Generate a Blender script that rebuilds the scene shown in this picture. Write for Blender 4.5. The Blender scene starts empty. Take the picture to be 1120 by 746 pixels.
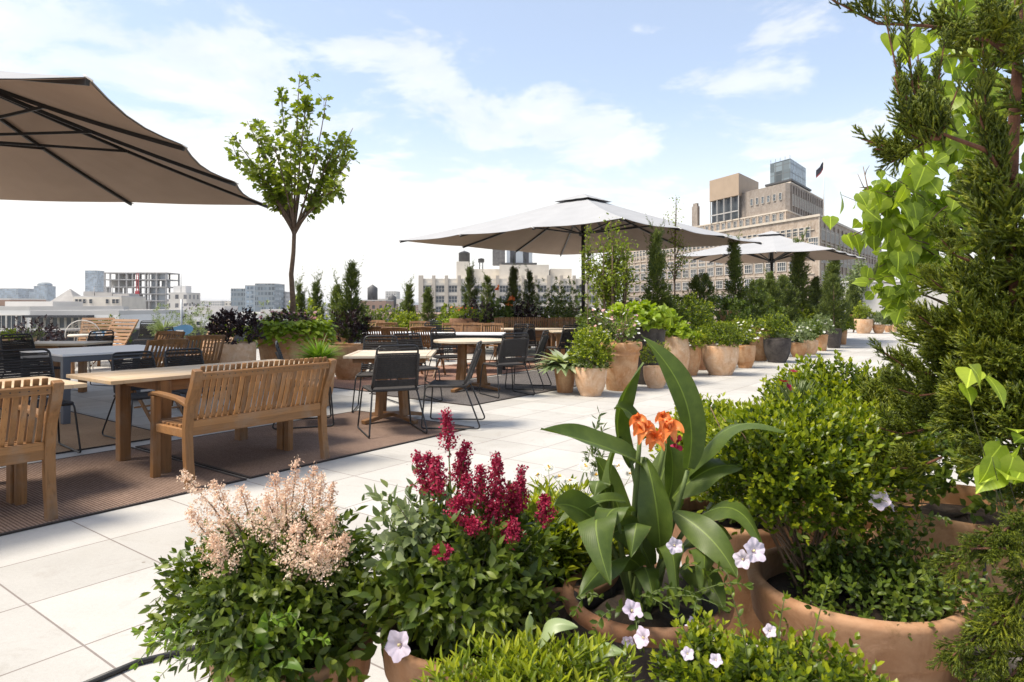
import bpy, math, random
import numpy as np
from mathutils import Vector, Matrix

# ------------------------------------------------------------------ basics
SC = bpy.context.scene
COL = SC.collection
rng = np.random.default_rng(11)
random.seed(5)
R = math.radians
HC = 1.3                      # eye height above the terrace
FP, HX, HY = 735.0, 560.0, 333.0
U = Vector((0.6, 0.8, 0))     # direction of the paving rows
V = Vector((-0.8, 0.6, 0))    # across the rows
UANG = math.atan2(0.8, 0.6)


def W(px, py, D):
    """point at depth D that sits on the sight line of photo position (px, py)"""
    return Vector(((px - HX) / FP * D, D, HC - (py - HY) / FP * D))


def G(px, py):
    """terrace point"""
    D = HC * FP / (py - HY)
    return Vector(((px - HX) / FP * D, D, 0))


def uv(u, v, z=0):
    return U * u + V * v + Vector((0, 0, z))


def tag(o, label=None, cat=None, group=None, kind=None):
    if label:
        o['label'] = label
        if not 4 <= len(label.split()) <= 16: print('LABEL', len(label.split()), label)
    if cat: o['category'] = cat
    if group: o['group'] = group
    if kind: o['kind'] = kind
    return o


def thing(name, label, cat, loc=(0, 0, 0), rz=0.0, group=None):
    o = bpy.data.objects.new(name, None)
    COL.objects.link(o)
    o.location = loc
    o.rotation_euler = (0, 0, rz)
    o.empty_display_size = 0.1
    return tag(o, label, cat, group)


def dup(root, loc, rz=0.0, label=None, group=None, scale=None):
    r = root.copy(); COL.objects.link(r)
    r.location = loc; r.rotation_euler = (0, 0, rz)
    if scale: r.scale = scale
    if label:
        r['label'] = label
        if not 4 <= len(label.split()) <= 16: print('LABEL', len(label.split()), label)
    if group: r['group'] = group
    for ch in list(root.children):
        c = ch.copy(); COL.objects.link(c); c.parent = r
        for g in list(ch.children):
            d = g.copy(); COL.objects.link(d); d.parent = c
    return r


# ------------------------------------------------------------------ mesh builder
class MB:
    def __init__(s):
        s.v = []; s.f = []; s.m = []; s.sm = []

    def add(s, vs, fs, mi=0, smooth=False):
        o = len(s.v)
        s.v += [tuple(p) for p in vs]
        s.f += [tuple(i + o for i in f) for f in fs]
        s.m += [mi] * len(fs); s.sm += [smooth] * len(fs)

    def box(s, c, size, rot=None, mi=0):
        x, y, z = [k / 2 for k in size]
        vs = [Vector(p) for p in ((-x, -y, -z), (x, -y, -z), (x, y, -z), (-x, y, -z), (-x, -y, z), (x, -y, z), (x, y, z), (-x, y, z))]
        if rot is not None: vs = [rot @ p for p in vs]
        c = Vector(c)
        s.add([p + c for p in vs], [(0, 3, 2, 1), (4, 5, 6, 7), (0, 1, 5, 4), (1, 2, 6, 5), (2, 3, 7, 6), (3, 0, 4, 7)], mi)

    def bar(s, a, b, w, t, up=(0, 0, 1), mi=0):
        """rectangular bar from a to b: w across, t along 'up'"""
        a = Vector(a); b = Vector(b); d = (b - a)
        L = d.length; d.normalize()
        up = Vector(up)
        x = d.cross(up)
        if x.length < 1e-4: x = d.cross(Vector((0, 1, 0)))
        x.normalize(); z = x.cross(d).normalized()
        rot = Matrix((x, d, z)).transposed()
        s.box((a + b) / 2, (w, L, t), rot, mi)

    def strip(s, pts, w, t, side=(1, 0, 0), mi=0):
        """bent board: rectangle w (along side) by t swept along pts"""
        pts = [Vector(p) for p in pts]; side = Vector(side).normalized()
        vs = []
        for i, p in enumerate(pts):
            d = (pts[min(i + 1, len(pts) - 1)] - pts[max(i - 1, 0)]).normalized()
            n = d.cross(side).normalized()
            for a, b in ((-1, -1), (1, -1), (1, 1), (-1, 1)):
                vs.append(p + side * (a * w / 2) + n * (b * t / 2))
        fs = []
        for i in range(len(pts) - 1):
            for k in range(4):
                fs.append((i * 4 + k, i * 4 + (k + 1) % 4, i * 4 + 4 + (k + 1) % 4, i * 4 + 4 + k))
        n = (len(pts) - 1) * 4
        fs += [(3, 2, 1, 0), (n, n + 1, n + 2, n + 3)]
        s.add(vs, fs, mi)

    def tube(s, pts, r, n=8, mi=0, cap=True, smooth=True):
        pts = [Vector(p) for p in pts]
        rs = r if isinstance(r, (list, tuple)) else [r] * len(pts)
        vs = []; prev = None
        for i, p in enumerate(pts):
            d = (pts[min(i + 1, len(pts) - 1)] - pts[max(i - 1, 0)])
            if d.length < 1e-9: d = Vector((0, 0, 1))
            d.normalize()
            if prev is None:
                x = d.cross(Vector((0.13, 0.27, 0.95)))
                if x.length < 1e-3: x = d.cross(Vector((1, 0, 0)))
            else:
                x = prev - d * prev.dot(d)
            x.normalize(); prev = x
            y = d.cross(x)
            for k in range(n):
                a = 2 * math.pi * k / n
                vs.append(p + (x * math.cos(a) + y * math.sin(a)) * rs[i])
        fs = []
        for i in range(len(pts) - 1):
            for k in range(n):
                fs.append((i * n + k, i * n + (k + 1) % n, (i + 1) * n + (k + 1) % n, (i + 1) * n + k))
        if cap:
            fs.append(tuple(reversed(range(n))))
            fs.append(tuple((len(pts) - 1) * n + k for k in range(n)))
        s.add(vs, fs, mi, smooth)

    def lathe(s, prof, n=40, c=(0, 0, 0), mi=0, smooth=True, wob=None):
        c = Vector(c); vs = []
        for (r, z) in prof:
            for k in range(n):
                a = 2 * math.pi * k / n
                rr = r * (1 + (wob(a, z) if wob else 0))
                vs.append(c + Vector((rr * math.cos(a), rr * math.sin(a), z)))
        fs = []
        for i in range(len(prof) - 1):
            for k in range(n):
                fs.append((i * n + k, i * n + (k + 1) % n, (i + 1) * n + (k + 1) % n, (i + 1) * n + k))
        s.add(vs, fs, mi, smooth)

    def disc(s, r, z, n=32, c=(0, 0, 0), mi=0):
        c = Vector(c)
        s.add([c + Vector((r * math.cos(2 * math.pi * k / n), r * math.sin(2 * math.pi * k / n), z)) for k in range(n)], [tuple(range(n))], mi)

    def build(s, name, mats, parent=None, bevel=0.0, loc=None):
        me = bpy.data.meshes.new(name)
        me.from_pydata(s.v, [], s.f)
        if not isinstance(mats, (list, tuple)): mats = [mats]
        for m in mats: me.materials.append(m)
        me.polygons.foreach_set('material_index', s.m)
        me.polygons.foreach_set('use_smooth', s.sm)
        me.update()
        o = bpy.data.objects.new(name, me)
        COL.objects.link(o)
        if parent is not None: o.parent = parent
        if loc is not None: o.location = loc
        if bevel:
            b = o.modifiers.new('bevel', 'BEVEL'); b.width = bevel; b.segments = 2; b.limit_method = 'ANGLE'
        return o


# ------------------------------------------------------------------ leaf scatterer
def nrm(a):
    return a / np.maximum(np.linalg.norm(a, axis=-1, keepdims=True), 1e-9)


def rdir(n):
    return nrm(rng.normal(size=(n, 3)))


class Leaves:
    """collects many copies of small templates into one numpy mesh"""
    def __init__(s):
        s.V = []; s.L = []; s.T = []; s.n = 0; s.M = []; s.A = []

    def add(s, tpl, P, D, N, S, mi=0):
        tv, tf = tpl
        P = np.atleast_2d(np.asarray(P, float)); D = nrm(np.atleast_2d(np.asarray(D, float))); N = np.atleast_2d(np.asarray(N, float))
        n = len(P)
        if n == 0: return
        X = np.cross(D, N)
        bad = np.linalg.norm(X, axis=1) < 1e-4
        X[bad] = np.cross(D[bad], np.array([0.3, 0.5, 0.8]))
        X = nrm(X); Z = np.cross(X, D)
        S = np.asarray(S, float)
        if S.ndim == 0: S = np.full((n, 3), float(S))
        elif S.ndim == 1: S = np.repeat(S[:, None], 3, 1)
        q = tv[None] * S[:, None, :]
        out = P[:, None, :] + q[..., 0:1] * X[:, None] + q[..., 1:2] * D[:, None] + q[..., 2:3] * Z[:, None]
        k = len(tv)
        s.V.append(out.reshape(-1, 3)); s.A.append((tv, n))
        off = (np.arange(n) * k + s.n)[:, None, None]
        for f in tf:           # each f: (m, c) int array of c-gons
            loops = (f[None] + off)
            s.L.append(loops.reshape(-1)); s.T.append(np.full(n * len(f), f.shape[1])); s.M.append(np.full(n * len(f), mi))
        s.n += n * k

    def build(s, name, mats, parent=None, smooth=False, veins=False):
        me = bpy.data.meshes.new(name)
        Vv = np.concatenate(s.V); L = np.concatenate(s.L).astype(np.int32); T = np.concatenate(s.T).astype(np.int32)
        me.vertices.add(len(Vv)); me.vertices.foreach_set('co', Vv.astype(np.float32).ravel())
        me.loops.add(len(L)); me.loops.foreach_set('vertex_index', L)
        me.polygons.add(len(T)); me.polygons.foreach_set('loop_start', np.concatenate(([0], np.cumsum(T)[:-1])).astype(np.int32))
        if not isinstance(mats, (list, tuple)): mats = [mats]
        for m in mats: me.materials.append(m)
        me.polygons.foreach_set('material_index', np.concatenate(s.M).astype(np.int32))
        if smooth: me.polygons.foreach_set('use_smooth', np.ones(len(T), bool))
        if veins:
            at = me.attributes.new('leafuv', 'FLOAT_VECTOR', 'POINT')
            at.data.foreach_set('vector', np.concatenate([np.tile(a_, (n_, 1)) for a_, n_ in s.A]).astype(np.float32).ravel())
        me.update(calc_edges=True)
        o = bpy.data.objects.new(name, me); COL.objects.link(o)
        if parent is not None: o.parent = parent
        return o


def strip_tpl(ws, fold=0.12, droop=0.1, y0=None, edge=None):
    """leaf along +y, half widths ws at even stations"""
    n = len(ws); vs = []
    for i, w in enumerate(ws):
        y = i / (n - 1); z = -droop * y * y
        yo = (edge[i] if edge else 0)
        vs += [(-w, y + yo, z + fold * w), (0, y, z), (w, y + yo, z + fold * w)]
    f = []
    for i in range(n - 1):
        a = i * 3
        f += [(a, a + 1, a + 4, a + 3), (a + 1, a + 2, a + 5, a + 4)]
    return np.array(vs, float), [np.array(f, int)]


T_OVAL = (np.array([(0, 0, 0), (.2, .28, .05), (.24, .64, .05), (0, 1, -.05), (-.24, .64, .05), (-.2, .28, .05)], float), [np.array([(0, 1, 2, 3), (0, 3, 4, 5)])])
T_LANCE = (np.array([(0, 0, 0), (.13, .3, .04), (.1, .66, .02), (0, 1, -.1), (-.1, .66, .02), (-.13, .3, .04)], float), [np.array([(0, 1, 2, 3), (0, 3, 4, 5)])])
T_NEEDLE = (np.array([(-.035, 0, 0), (.035, 0, 0), (.03, .6, .02), (0, 1, 0), (-.03, .6, .02)], float), [np.array([(0, 1, 2, 3, 4)])])
T_QUAD = (np.array([(0, 0, 0), (.3, .5, .06), (0, 1, 0), (-.3, .5, .06)], float), [np.array([(0, 1, 2, 3)])])
T_BLADE = strip_tpl([.025, .03, .03, .025, .015, .002], fold=.2, droop=.45)
T_HEART = strip_tpl([.14, .38, .45, .43, .35, .23, .10, .006], fold=.10, droop=.30, edge=[-.10, -.05, -.02, 0, 0, 0, 0, 0])
T_MAPLE = strip_tpl([.02, .34, .22, .36, .14, .02], fold=.2, droop=.2, edge=[0, .04, .0, .1, 0, 0])
T_LEAFLET = strip_tpl([.02, .2, .25, .17, .01], fold=.25, droop=.12)
T_PETAL = strip_tpl([.08, .25, .36, .30, .06], fold=.3, droop=-.1)


def cone_tpl(r=.06, sides=3):
    vs = [(r * math.cos(2 * math.pi * k / sides), 0, r * math.sin(2 * math.pi * k / sides)) for k in range(sides)]
    vs += [(r * .7 * math.cos(2 * math.pi * k / sides + .5), .6, r * .7 * math.sin(2 * math.pi * k / sides + .5)) for k in range(sides)]
    vs += [(0, 1, 0)]
    q = [(k, k + sides, (k + 1) % sides + sides, (k + 1) % sides) for k in range(sides)]
    t = [(k + sides, 2 * sides, (k + 1) % sides + sides) for k in range(sides)]
    return np.array(vs, float), [np.array(q), np.array(t)]


T_CONE = cone_tpl()
T_SCALE = (np.array([(-.16, 0, 0), (.16, 0, 0), (.13, .55, .10), (0, 1, .05), (-.13, .55, .10)], float), [np.array([(0, 1, 2, 3, 4)])])


def bake(adds):
    """join several Leaves.add calls into one template"""
    l = Leaves()
    for a in adds: l.add(*a)
    vs = np.concatenate(l.V); fs = []
    byc = {}
    for L, T in zip(l.L, l.T):
        c = T[0]; byc.setdefault(c, []).append(L.reshape(-1, c))
    for c in byc: fs.append(np.concatenate(byc[c]))
    return vs, fs


def juniper_spray(nside=11, seed=1, scales=True, r0=.026, spread=.5):
    """one twig of scale foliage, one unit long along +y"""
    g = np.random.default_rng(seed)
    adds = []
    cords = [((0, 0, 0), (0, 1, 0), 1.0)]
    for i in range(nside):
        t = .10 + .78 * i / nside
        a = i * 2.4 + g.uniform(-.4, .4)
        d = np.array([math.cos(a) * spread, .85, math.sin(a) * spread * .8]); d /= np.linalg.norm(d)
        ln = (.52 * (1 - t) + .14) * g.uniform(.75, 1.2)
        cords.append(((0, t, 0), d, ln))
        for q in range(2):                           # second order tips
            b = g.uniform(0, 6.28); tt = g.uniform(.25, .8)
            d2 = d + np.array([math.cos(b), .3, math.sin(b)]) * .55; d2 /= np.linalg.norm(d2)
            cords.append((tuple(np.array((0, t, 0)) + d * ln * tt), d2, ln * g.uniform(.3, .5)))
    for p, d, ln in cords:
        d = np.array(d, float)
        adds.append((cone_tpl(1.0, 3), [p], [d], [(.3, .2, .9)], np.array([[r0, ln, r0]])))
        if scales:
            m = max(4, int(ln / .034))
            tt = np.linspace(.08, .95, m)
            P = np.array(p)[None] + d[None] * (tt * ln)[:, None]
            ang = np.arange(m) * 2.2
            x = np.cross(d, [.3, .2, .9]); x /= np.linalg.norm(x); z = np.cross(x, d)
            side = x[None] * np.cos(ang)[:, None] + z[None] * np.sin(ang)[:, None]
            adds.append((T_SCALE, P, side * .9 + d[None] * 1.2, side, np.full(m, .072 * (0.75 + .4 * ln))))
    return bake(adds)


T_SPRAY = [juniper_spray(11, s) for s in (1, 2, 3)]
T_SPRAY_BIG = [juniper_spray(8, s, True, .040, .55) for s in (6, 7, 8)]
T_AST = strip_tpl([.02, .17, .21, .14, .01], fold=.22, droop=.15)
T_HOSTA = strip_tpl([.04, .19, .25, .20, .10, .01], fold=.14, droop=.65)
T_SPRAY_FAR = [juniper_spray(6, s, False, .035, .6) for s in (4, 5)]
# ------------------------------------------------------------------ materials
class NT:
    def __init__(s, m):
        m.use_nodes = True
        s.t = m.node_tree; s.t.nodes.clear()

    def n(s, typ, ins=None, **kw):
        nd = s.t.nodes.new(typ)
        for k, v in kw.items(): setattr(nd, k, v)
        for k, v in (ins or {}).items():
            if isinstance(v, bpy.types.NodeSocket): s.t.links.new(v, nd.inputs[k])
            else: nd.inputs[k].default_value = v
        return nd

    def ramp(s, fac, stops, interp='LINEAR'):
        nd = s.n('ShaderNodeValToRGB', {'Fac': fac})
        cr = nd.color_ramp; cr.interpolation = interp
        while len(cr.elements) < len(stops): cr.elements.new(0.5)
        for e, (p, c) in zip(cr.elements, stops):
            e.position = p; e.color = (*c, 1) if len(c) == 3 else c
        return nd.outputs['Color']

    def noise(s, vec, scale, detail=4, rough=.55, dist=0.0, out='Fac'):
        nd = s.n('ShaderNodeTexNoise', {'Scale': scale, 'Detail': detail, 'Roughness': rough, 'Distortion': dist})
        if vec is not None: s.t.links.new(vec, nd.inputs['Vector'])
        return nd.outputs[out]

    def math(s, op, a, b=None, c=None, clamp=False):
        nd = s.n('ShaderNodeMath', operation=op, use_clamp=clamp)
        for i, v in enumerate((a, b, c)):
            if v is None: continue
            if isinstance(v, bpy.types.NodeSocket): s.t.links.new(v, nd.inputs[i])
            else: nd.inputs[i].default_value = v
        return nd.outputs[0]

    def mix(s, fac, a, b, blend='MIX'):
        nd = s.n('ShaderNodeMix', data_type='RGBA', blend_type=blend)
        for i, v in ((0, fac), (6, a), (7, b)):
            if isinstance(v, bpy.types.NodeSocket): s.t.links.new(v, nd.inputs[i])
            else: nd.inputs[i].default_value = v if i == 0 else ((*v, 1) if len(v) == 3 else v)
        return nd.outputs[2]

    def coord(s, scale=(1, 1, 1), rot=(0, 0, 0), out='Object'):
        tc = s.n('ShaderNodeTexCoord')
        mp = s.n('ShaderNodeMapping', {'Vector': tc.outputs[out], 'Scale': scale, 'Rotation': rot})
        return mp.outputs[0]

    def bsdf(s, col, rough=.6, metal=0.0, spec=.5, bump=None, bstr=.2, bdist=.005, **kw):
        ins = {'Roughness': rough, 'Metallic': metal, 'Specular IOR Level': spec}
        ins['Base Color'] = col if isinstance(col, bpy.types.NodeSocket) else (*col, 1)
        ins.update(kw)
        if bump is not None:
            bn = s.n('ShaderNodeBump', {'Height': bump, 'Strength': bstr, 'Distance': bdist})
            ins['Normal'] = bn.outputs[0]
        return s.n('ShaderNodeBsdfPrincipled', ins)

    def out(s, sh):
        o = s.n('ShaderNodeOutputMaterial')
        s.t.links.new(sh.outputs[0], o.inputs['Surface'])


def newmat(name):
    m = bpy.data.materials.new(name)
    return m, NT(m)


def m_plain(name, col, rough=.6, metal=0., var=.12, scale=8., bump=.0, spec=.5):
    m, t = newmat(name)
    c = t.coord()
    f = t.noise(c, scale, 5)
    lo = tuple(x * (1 - var) for x in col); hi = tuple(min(1, x * (1 + var)) for x in col)
    k = t.ramp(f, [(.3, lo), (.7, hi)])
    fb = t.noise(c, scale * 12, 3) if bump else None
    t.out(t.bsdf(k, rough, metal, spec, fb, bump or .1))
    return m


def m_wood(name, axis, dark, light, rough=.55):
    m, t = newmat(name)
    sc = [28, 28, 28]; sc['xyz'.index(axis)] = 1.6
    c = t.coord(tuple(sc))
    f = t.noise(c, 1.0, 5, .6, .6)
    sc2 = [90, 90, 90]; sc2['xyz'.index(axis)] = 4
    f2 = t.noise(t.coord(tuple(sc2)), 1.0, 3, .6)
    rp = t.n('ShaderNodeNewGeometry').outputs['Random Per Island']
    k = t.math('ADD', t.math('MULTIPLY', f, .55), t.math('MULTIPLY', rp, .42))
    col = t.ramp(k, [(.2, dark), (.75, light)])
    col = t.mix(t.math('MULTIPLY', t.math('GREATER_THAN', f2, .6), .35), col, tuple(x * .55 for x in dark))
    w = t.noise(t.coord((1, 1, 1)), 3.0, 4)
    col = t.mix(t.math('MULTIPLY', w, .3), col, tuple(x * .6 for x in light))
    g = t.ramp(t.noise(t.coord((2, 2, 2)), 2.2, 5, .65), [(.48, (0, 0, 0)), (.72, (1, 1, 1))])
    gr = sum(light) / 3
    col = t.mix(t.math('MULTIPLY', g, .38), col, (gr * 1.05, gr * .95, gr * .82))
    t.out(t.bsdf(col, rough, 0, .4, f, .15, .003))
    return m


def m_leaf(name, c1, c2, c3, trans=.33, rough=.42, tint=(1.25, 1.3, .55), spec=.4, veins=0, wear=0.):
    m, t = newmat(name)
    rp = t.n('ShaderNodeNewGeometry').outputs['Random Per Island']
    f = t.noise(t.coord(), 5.0, 2)
    k = t.math('ADD', t.math('MULTIPLY', rp, .7), t.math('MULTIPLY', t.math('SUBTRACT', f, .35), .9), clamp=True)
    col = t.ramp(k, [(.08, c1), (.5, c2), (.92, c3)])
    bump = None
    if veins:
        av = t.n('ShaderNodeAttribute', attribute_name='leafuv')
        sp = t.n('ShaderNodeSeparateXYZ', {0: av.outputs['Vector']})
        ax = t.math('ABSOLUTE', sp.outputs[0])
        wv = t.math('SINE', t.math('MULTIPLY', t.math('SUBTRACT', sp.outputs[1], t.math('MULTIPLY', ax, .75)), float(veins)))
        rib = t.math('LESS_THAN', ax, .022)
        lat = t.ramp(wv, [(.70, (0, 0, 0)), (.97, (1, 1, 1))])
        patch = t.noise(t.coord(), 34., 4, .6)
        col = t.mix(t.math('MULTIPLY', t.ramp(patch, [(.4, (0, 0, 0)), (.75, (1, 1, 1))]), .35), col, tuple(x * 1.5 for x in c3))
        col = t.mix(t.math('MULTIPLY', lat, .09), col, tuple(x * 1.25 for x in c3))
        col = t.mix(t.math('MULTIPLY', rib, .75), col, tuple(min(1, x * 1.9) for x in c3))
        if wear:
            ed = t.math('ADD', t.math('MULTIPLY', ax, 1.6), t.math('MULTIPLY', t.noise(t.coord(), 60., 4, .7), .55))
            col = t.mix(t.math('MULTIPLY', t.math('GREATER_THAN', ed, 1.12), wear), col, (.20, .12, .04))
        bump = t.math('ADD', t.math('MULTIPLY', wv, .5), t.math('MULTIPLY', patch, .6))
    p = t.bsdf(col, rough, 0, spec, bump, .09, .002)
    tc = t.mix(1.0, col, tint, 'MULTIPLY')
    tr = t.n('ShaderNodeBsdfTranslucent', {'Color': tc})
    mx = t.n('ShaderNodeMixShader', {0: trans, 1: p.outputs[0], 2: tr.outputs[0]})
    t.out(mx)
    return m


def m_terra(name, base, bloom, dark, amount=.5):
    m, t = newmat(name)
    c = t.coord()
    oi = t.n('ShaderNodeObjectInfo').outputs['Random']
    cc = t.n('ShaderNodeVectorMath', operation='ADD')
    t.t.links.new(c, cc.inputs[0])
    cx = t.n('ShaderNodeCombineXYZ', {0: t.math('MULTIPLY', oi, 40.0)})
    t.t.links.new(cx.outputs[0], cc.inputs[1]); c = cc.outputs[0]
    f = t.noise(c, 4.5, 6, .6, .8)
    f2 = t.noise(c, 22., 5, .6)
    f3 = t.noise(c, 130., 2, .5)
    col = t.mix(t.ramp(f, [(.5 - amount * .3, (0, 0, 0)), (.68, (1, 1, 1))]), base, bloom)
    salt = t.math('MULTIPLY', t.ramp(t.noise(c, 9., 7, .7, 1.5), [(.56, (0, 0, 0)), (.70, (1, 1, 1))]), .5)
    col = t.mix(salt, col, tuple(min(1, x * 1.35 + .05) for x in bloom))
    col = t.mix(t.math('MULTIPLY', t.ramp(f2, [(.5, (0, 0, 0)), (.8, (1, 1, 1))]), .55), col, dark)
    col = t.mix(t.math('MULTIPLY', f3, .3), col, tuple(x * .7 for x in base))
    sc = t.n('ShaderNodeVectorMath', {1: (16., 16., 1.6)}, operation='MULTIPLY'); t.t.links.new(c, sc.inputs[0])
    run = t.ramp(t.noise(sc.outputs[0], 1., 5, .65), [(.54, (0, 0, 0)), (.66, (1, 1, 1))])
    col = t.mix(t.math('MULTIPLY', run, .34), col, tuple(x * .55 for x in base))
    moss = t.ramp(t.noise(c, 13., 6, .7), [(.60, (0, 0, 0)), (.70, (1, 1, 1))])
    col = t.mix(t.math('MULTIPLY', moss, .4), col, tuple(x * q for x, q in zip(dark, (.7, .95, .7))))
    t.out(t.bsdf(col, .85, 0, .25, t.math('ADD', f2, t.math('MULTIPLY', f3, .4)), .25, .004))
    return m


def m_paving():
    m, t = newmat('pale concrete pavers')
    tc = t.n('ShaderNodeTexCoord').outputs['Object']
    u = t.n('ShaderNodeVectorMath', operation='DOT_PRODUCT'); t.t.links.new(tc, u.inputs[0]); u.inputs[1].default_value = U
    v = t.n('ShaderNodeVectorMath', operation='DOT_PRODUCT'); t.t.links.new(tc, v.inputs[0]); v.inputs[1].default_value = V
    uu = t.math('DIVIDE', t.math('ADD', u.outputs['Value'], 100 * .572 - 1.07), .572)
    vv = t.math('DIVIDE', t.math('ADD', v.outputs['Value'], 100 * .585 - 2.843), .585)
    du = t.math('SUBTRACT', .5, t.math('ABSOLUTE', t.math('SUBTRACT', t.math('FRACT', uu), .5)))
    dv = t.math('SUBTRACT', .5, t.math('ABSOLUTE', t.math('SUBTRACT', t.math('FRACT', vv), .5)))
    wob = t.math('MULTIPLY', t.noise(tc, 30., 2), .003)
    d = t.math('MINIMUM', du, dv)
    line = t.math('LESS_THAN', d, t.math('ADD', .0058, wob))
    idv = t.n('ShaderNodeCombineXYZ', {0: t.math('FLOOR', uu), 1: t.math('FLOOR', vv)})
    wn = t.n('ShaderNodeTexWhiteNoise', {'Vector': idv.outputs[0]})
    f1 = t.noise(tc, 1.3, 5, .6); f2 = t.noise(tc, 60., 4, .7); f3 = t.noise(tc, 260., 2, .6)
    k = t.math('ADD', t.math('MULTIPLY', f1, .45), t.math('ADD', t.math('MULTIPLY', f2, .25), t.math('MULTIPLY', wn.outputs['Value'], .2)))
    col = t.ramp(k, [(.30, (.365, .35, .322)), (.70, (.535, .518, .485))])
    col = t.mix(t.math('MULTIPLY', t.math('LESS_THAN', f3, .44), .34), col, (.30, .28, .25))
    st = t.ramp(t.noise(tc, .7, 6, .65), [(.52, (0, 0, 0)), (.75, (1, 1, 1))])
    col = t.mix(t.math('MULTIPLY', st, .42), col, (.36, .33, .285))
    sp2 = t.n('ShaderNodeTexVoronoi', {'Vector': tc, 'Scale': 2.3}); spot = t.math('LESS_THAN', sp2.outputs['Distance'], t.math('MULTIPLY', t.noise(tc, 3.0, 2), .055))
    col = t.mix(t.math('MULTIPLY', spot, .7), col, (.16, .13, .10))
    st2 = t.ramp(t.noise(tc, 3.4, 6, .7, 1.2), [(.56, (0, 0, 0)), (.66, (1, 1, 1))])
    col = t.mix(t.math('MULTIPLY', st2, .26), col, (.27, .24, .20))
    col = t.mix(t.math('MULTIPLY', line, .75), col, (.14, .105, .09))
    h = t.math('SUBTRACT', t.math('MULTIPLY', f3, .25), t.math('MULTIPLY', line, 1.5))
    t.out(t.bsdf(col, .8, 0, .3, h, .35, .004))
    return m


def m_rug(name, c1, c2, c3):
    m, t = newmat(name)
    c = t.coord()
    w1 = t.n('ShaderNodeTexWave', {'Vector': c, 'Scale': 15., 'Distortion': 1.6, 'Detail': 2.0, 'Detail Scale': 6.0}, bands_direction='X')
    w2 = t.n('ShaderNodeTexWave', {'Vector': c, 'Scale': 22., 'Distortion': 1.4, 'Detail': 2.0, 'Detail Scale': 6.0}, bands_direction='Y')
    ww = t.math('MULTIPLY', w1.outputs['Fac'], w2.outputs['Fac'])
    f = t.noise(c, 1.1, 5); f2 = t.noise(t.coord((60, 8, 1)), 1., 3)
    k = t.math('ADD', t.math('MULTIPLY', ww, .95), t.math('ADD', t.math('MULTIPLY', f2, .3), t.math('MULTIPLY', t.math('SUBTRACT', f, .5), .45)))
    col = t.ramp(k, [(.15, c1), (.45, c2), (.85, c3)])
    t.out(t.bsdf(col, .95, 0, .1, ww, .6, .004))
    return m


def m_fabric(name, col, under):
    m, t = newmat(name)
    c = t.coord()
    f = t.noise(c, 2.0, 4); f2 = t.noise(c, 400., 2)
    k = t.math('ADD', t.math('MULTIPLY', f, .6), t.math('MULTIPLY', f2, .4))
    k = t.ramp(k, [(.3, tuple(x * .9 for x in col)), (.7, tuple(x * 1.06 for x in col))])
    p = t.bsdf(k, .9, 0, .1, f2, .2, .001)
    tr = t.n('ShaderNodeBsdfTranslucent', {'Color': (*under, 1)})
    t.out(t.n('ShaderNodeMixShader', {0: .08, 1: p.outputs[0], 2: tr.outputs[0]}))
    return m


def m_masonry(name, c1, c2, mortar, bw=.5, bh=.2):
    m, t = newmat(name)
    c = t.coord((1, 1, 1), (R(90), 0, 0))
    f = t.noise(t.coord(), .25, 5, .6); f2 = t.noise(t.coord((1, 1, .25)), 1.2, 4, .6)
    col = t.ramp(t.math('ADD', t.math('MULTIPLY', f, .6), t.math('MULTIPLY', f2, .4)), [(.3, c1), (.7, c2)])
    sm = t.noise(t.coord(), 1.6, 6, .75)
    col = t.mix(t.math('MULTIPLY', t.ramp(sm, [(.42, (0, 0, 0)), (.6, (1, 1, 1))]), .55), col, mortar)
    gm = t.noise(t.coord((.5, .5, .12)), .9, 5, .7)
    col = t.mix(t.math('MULTIPLY', t.ramp(gm, [(.5, (0, 0, 0)), (.7, (1, 1, 1))]), .45), col, tuple(x * .55 for x in c1))
    t.out(t.bsdf(col, .9, 0, .2))
    return m


def m_grid_facade(name, wall, glass, su, sv, fu=.6, fv=.55, rough=.4):
    """far facade: window grid drawn in the facade's own metres (u along the wall, z up)"""
    m, t = newmat(name)
    tc = t.n('ShaderNodeTexCoord').outputs['Object']
    sp = t.n('ShaderNodeSeparateXYZ', {0: tc})
    a = t.math('FRACT', t.math('DIVIDE', t.math('ADD', t.math('ADD', sp.outputs[0], sp.outputs[1]), 500.), su))
    b = t.math('FRACT', t.math('DIVIDE', t.math('ADD', sp.outputs[2], 500.), sv))
    nz = t.n('ShaderNodeSeparateXYZ', {0: t.n('ShaderNodeNewGeometry').outputs['Normal']})
    side = t.math('LESS_THAN', t.math('ABSOLUTE', nz.outputs[2]), .5)
    w = t.math('MULTIPLY', t.math('MULTIPLY', t.math('LESS_THAN', a, fu), t.math('LESS_THAN', b, fv)), side)
    wv = t.n('ShaderNodeCombineXYZ', {0: t.math('FLOOR', t.math('DIVIDE', t.math('ADD', sp.outputs[0], sp.outputs[1]), su)), 1: t.math('FLOOR', t.math('DIVIDE', sp.outputs[2], sv))})
    wn = t.n('ShaderNodeTexWhiteNoise', {'Vector': wv.outputs[0]}).outputs['Value']
    gl = t.ramp(wn, [(.1, tuple(x * .6 for x in glass)), (.9, tuple(min(1, x * 1.9) for x in glass))])
    f = t.noise(tc, .15, 4)
    wl = t.ramp(f, [(.3, tuple(x * .88 for x in wall)), (.7, tuple(min(1, x * 1.08) for x in wall))])
    col = t.mix(w, wl, gl)
    rg = t.math('SUBTRACT', .85, t.math('MULTIPLY', w, .85 - rough))
    t.out(t.bsdf(col, rg, 0, .4))
    return m


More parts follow.
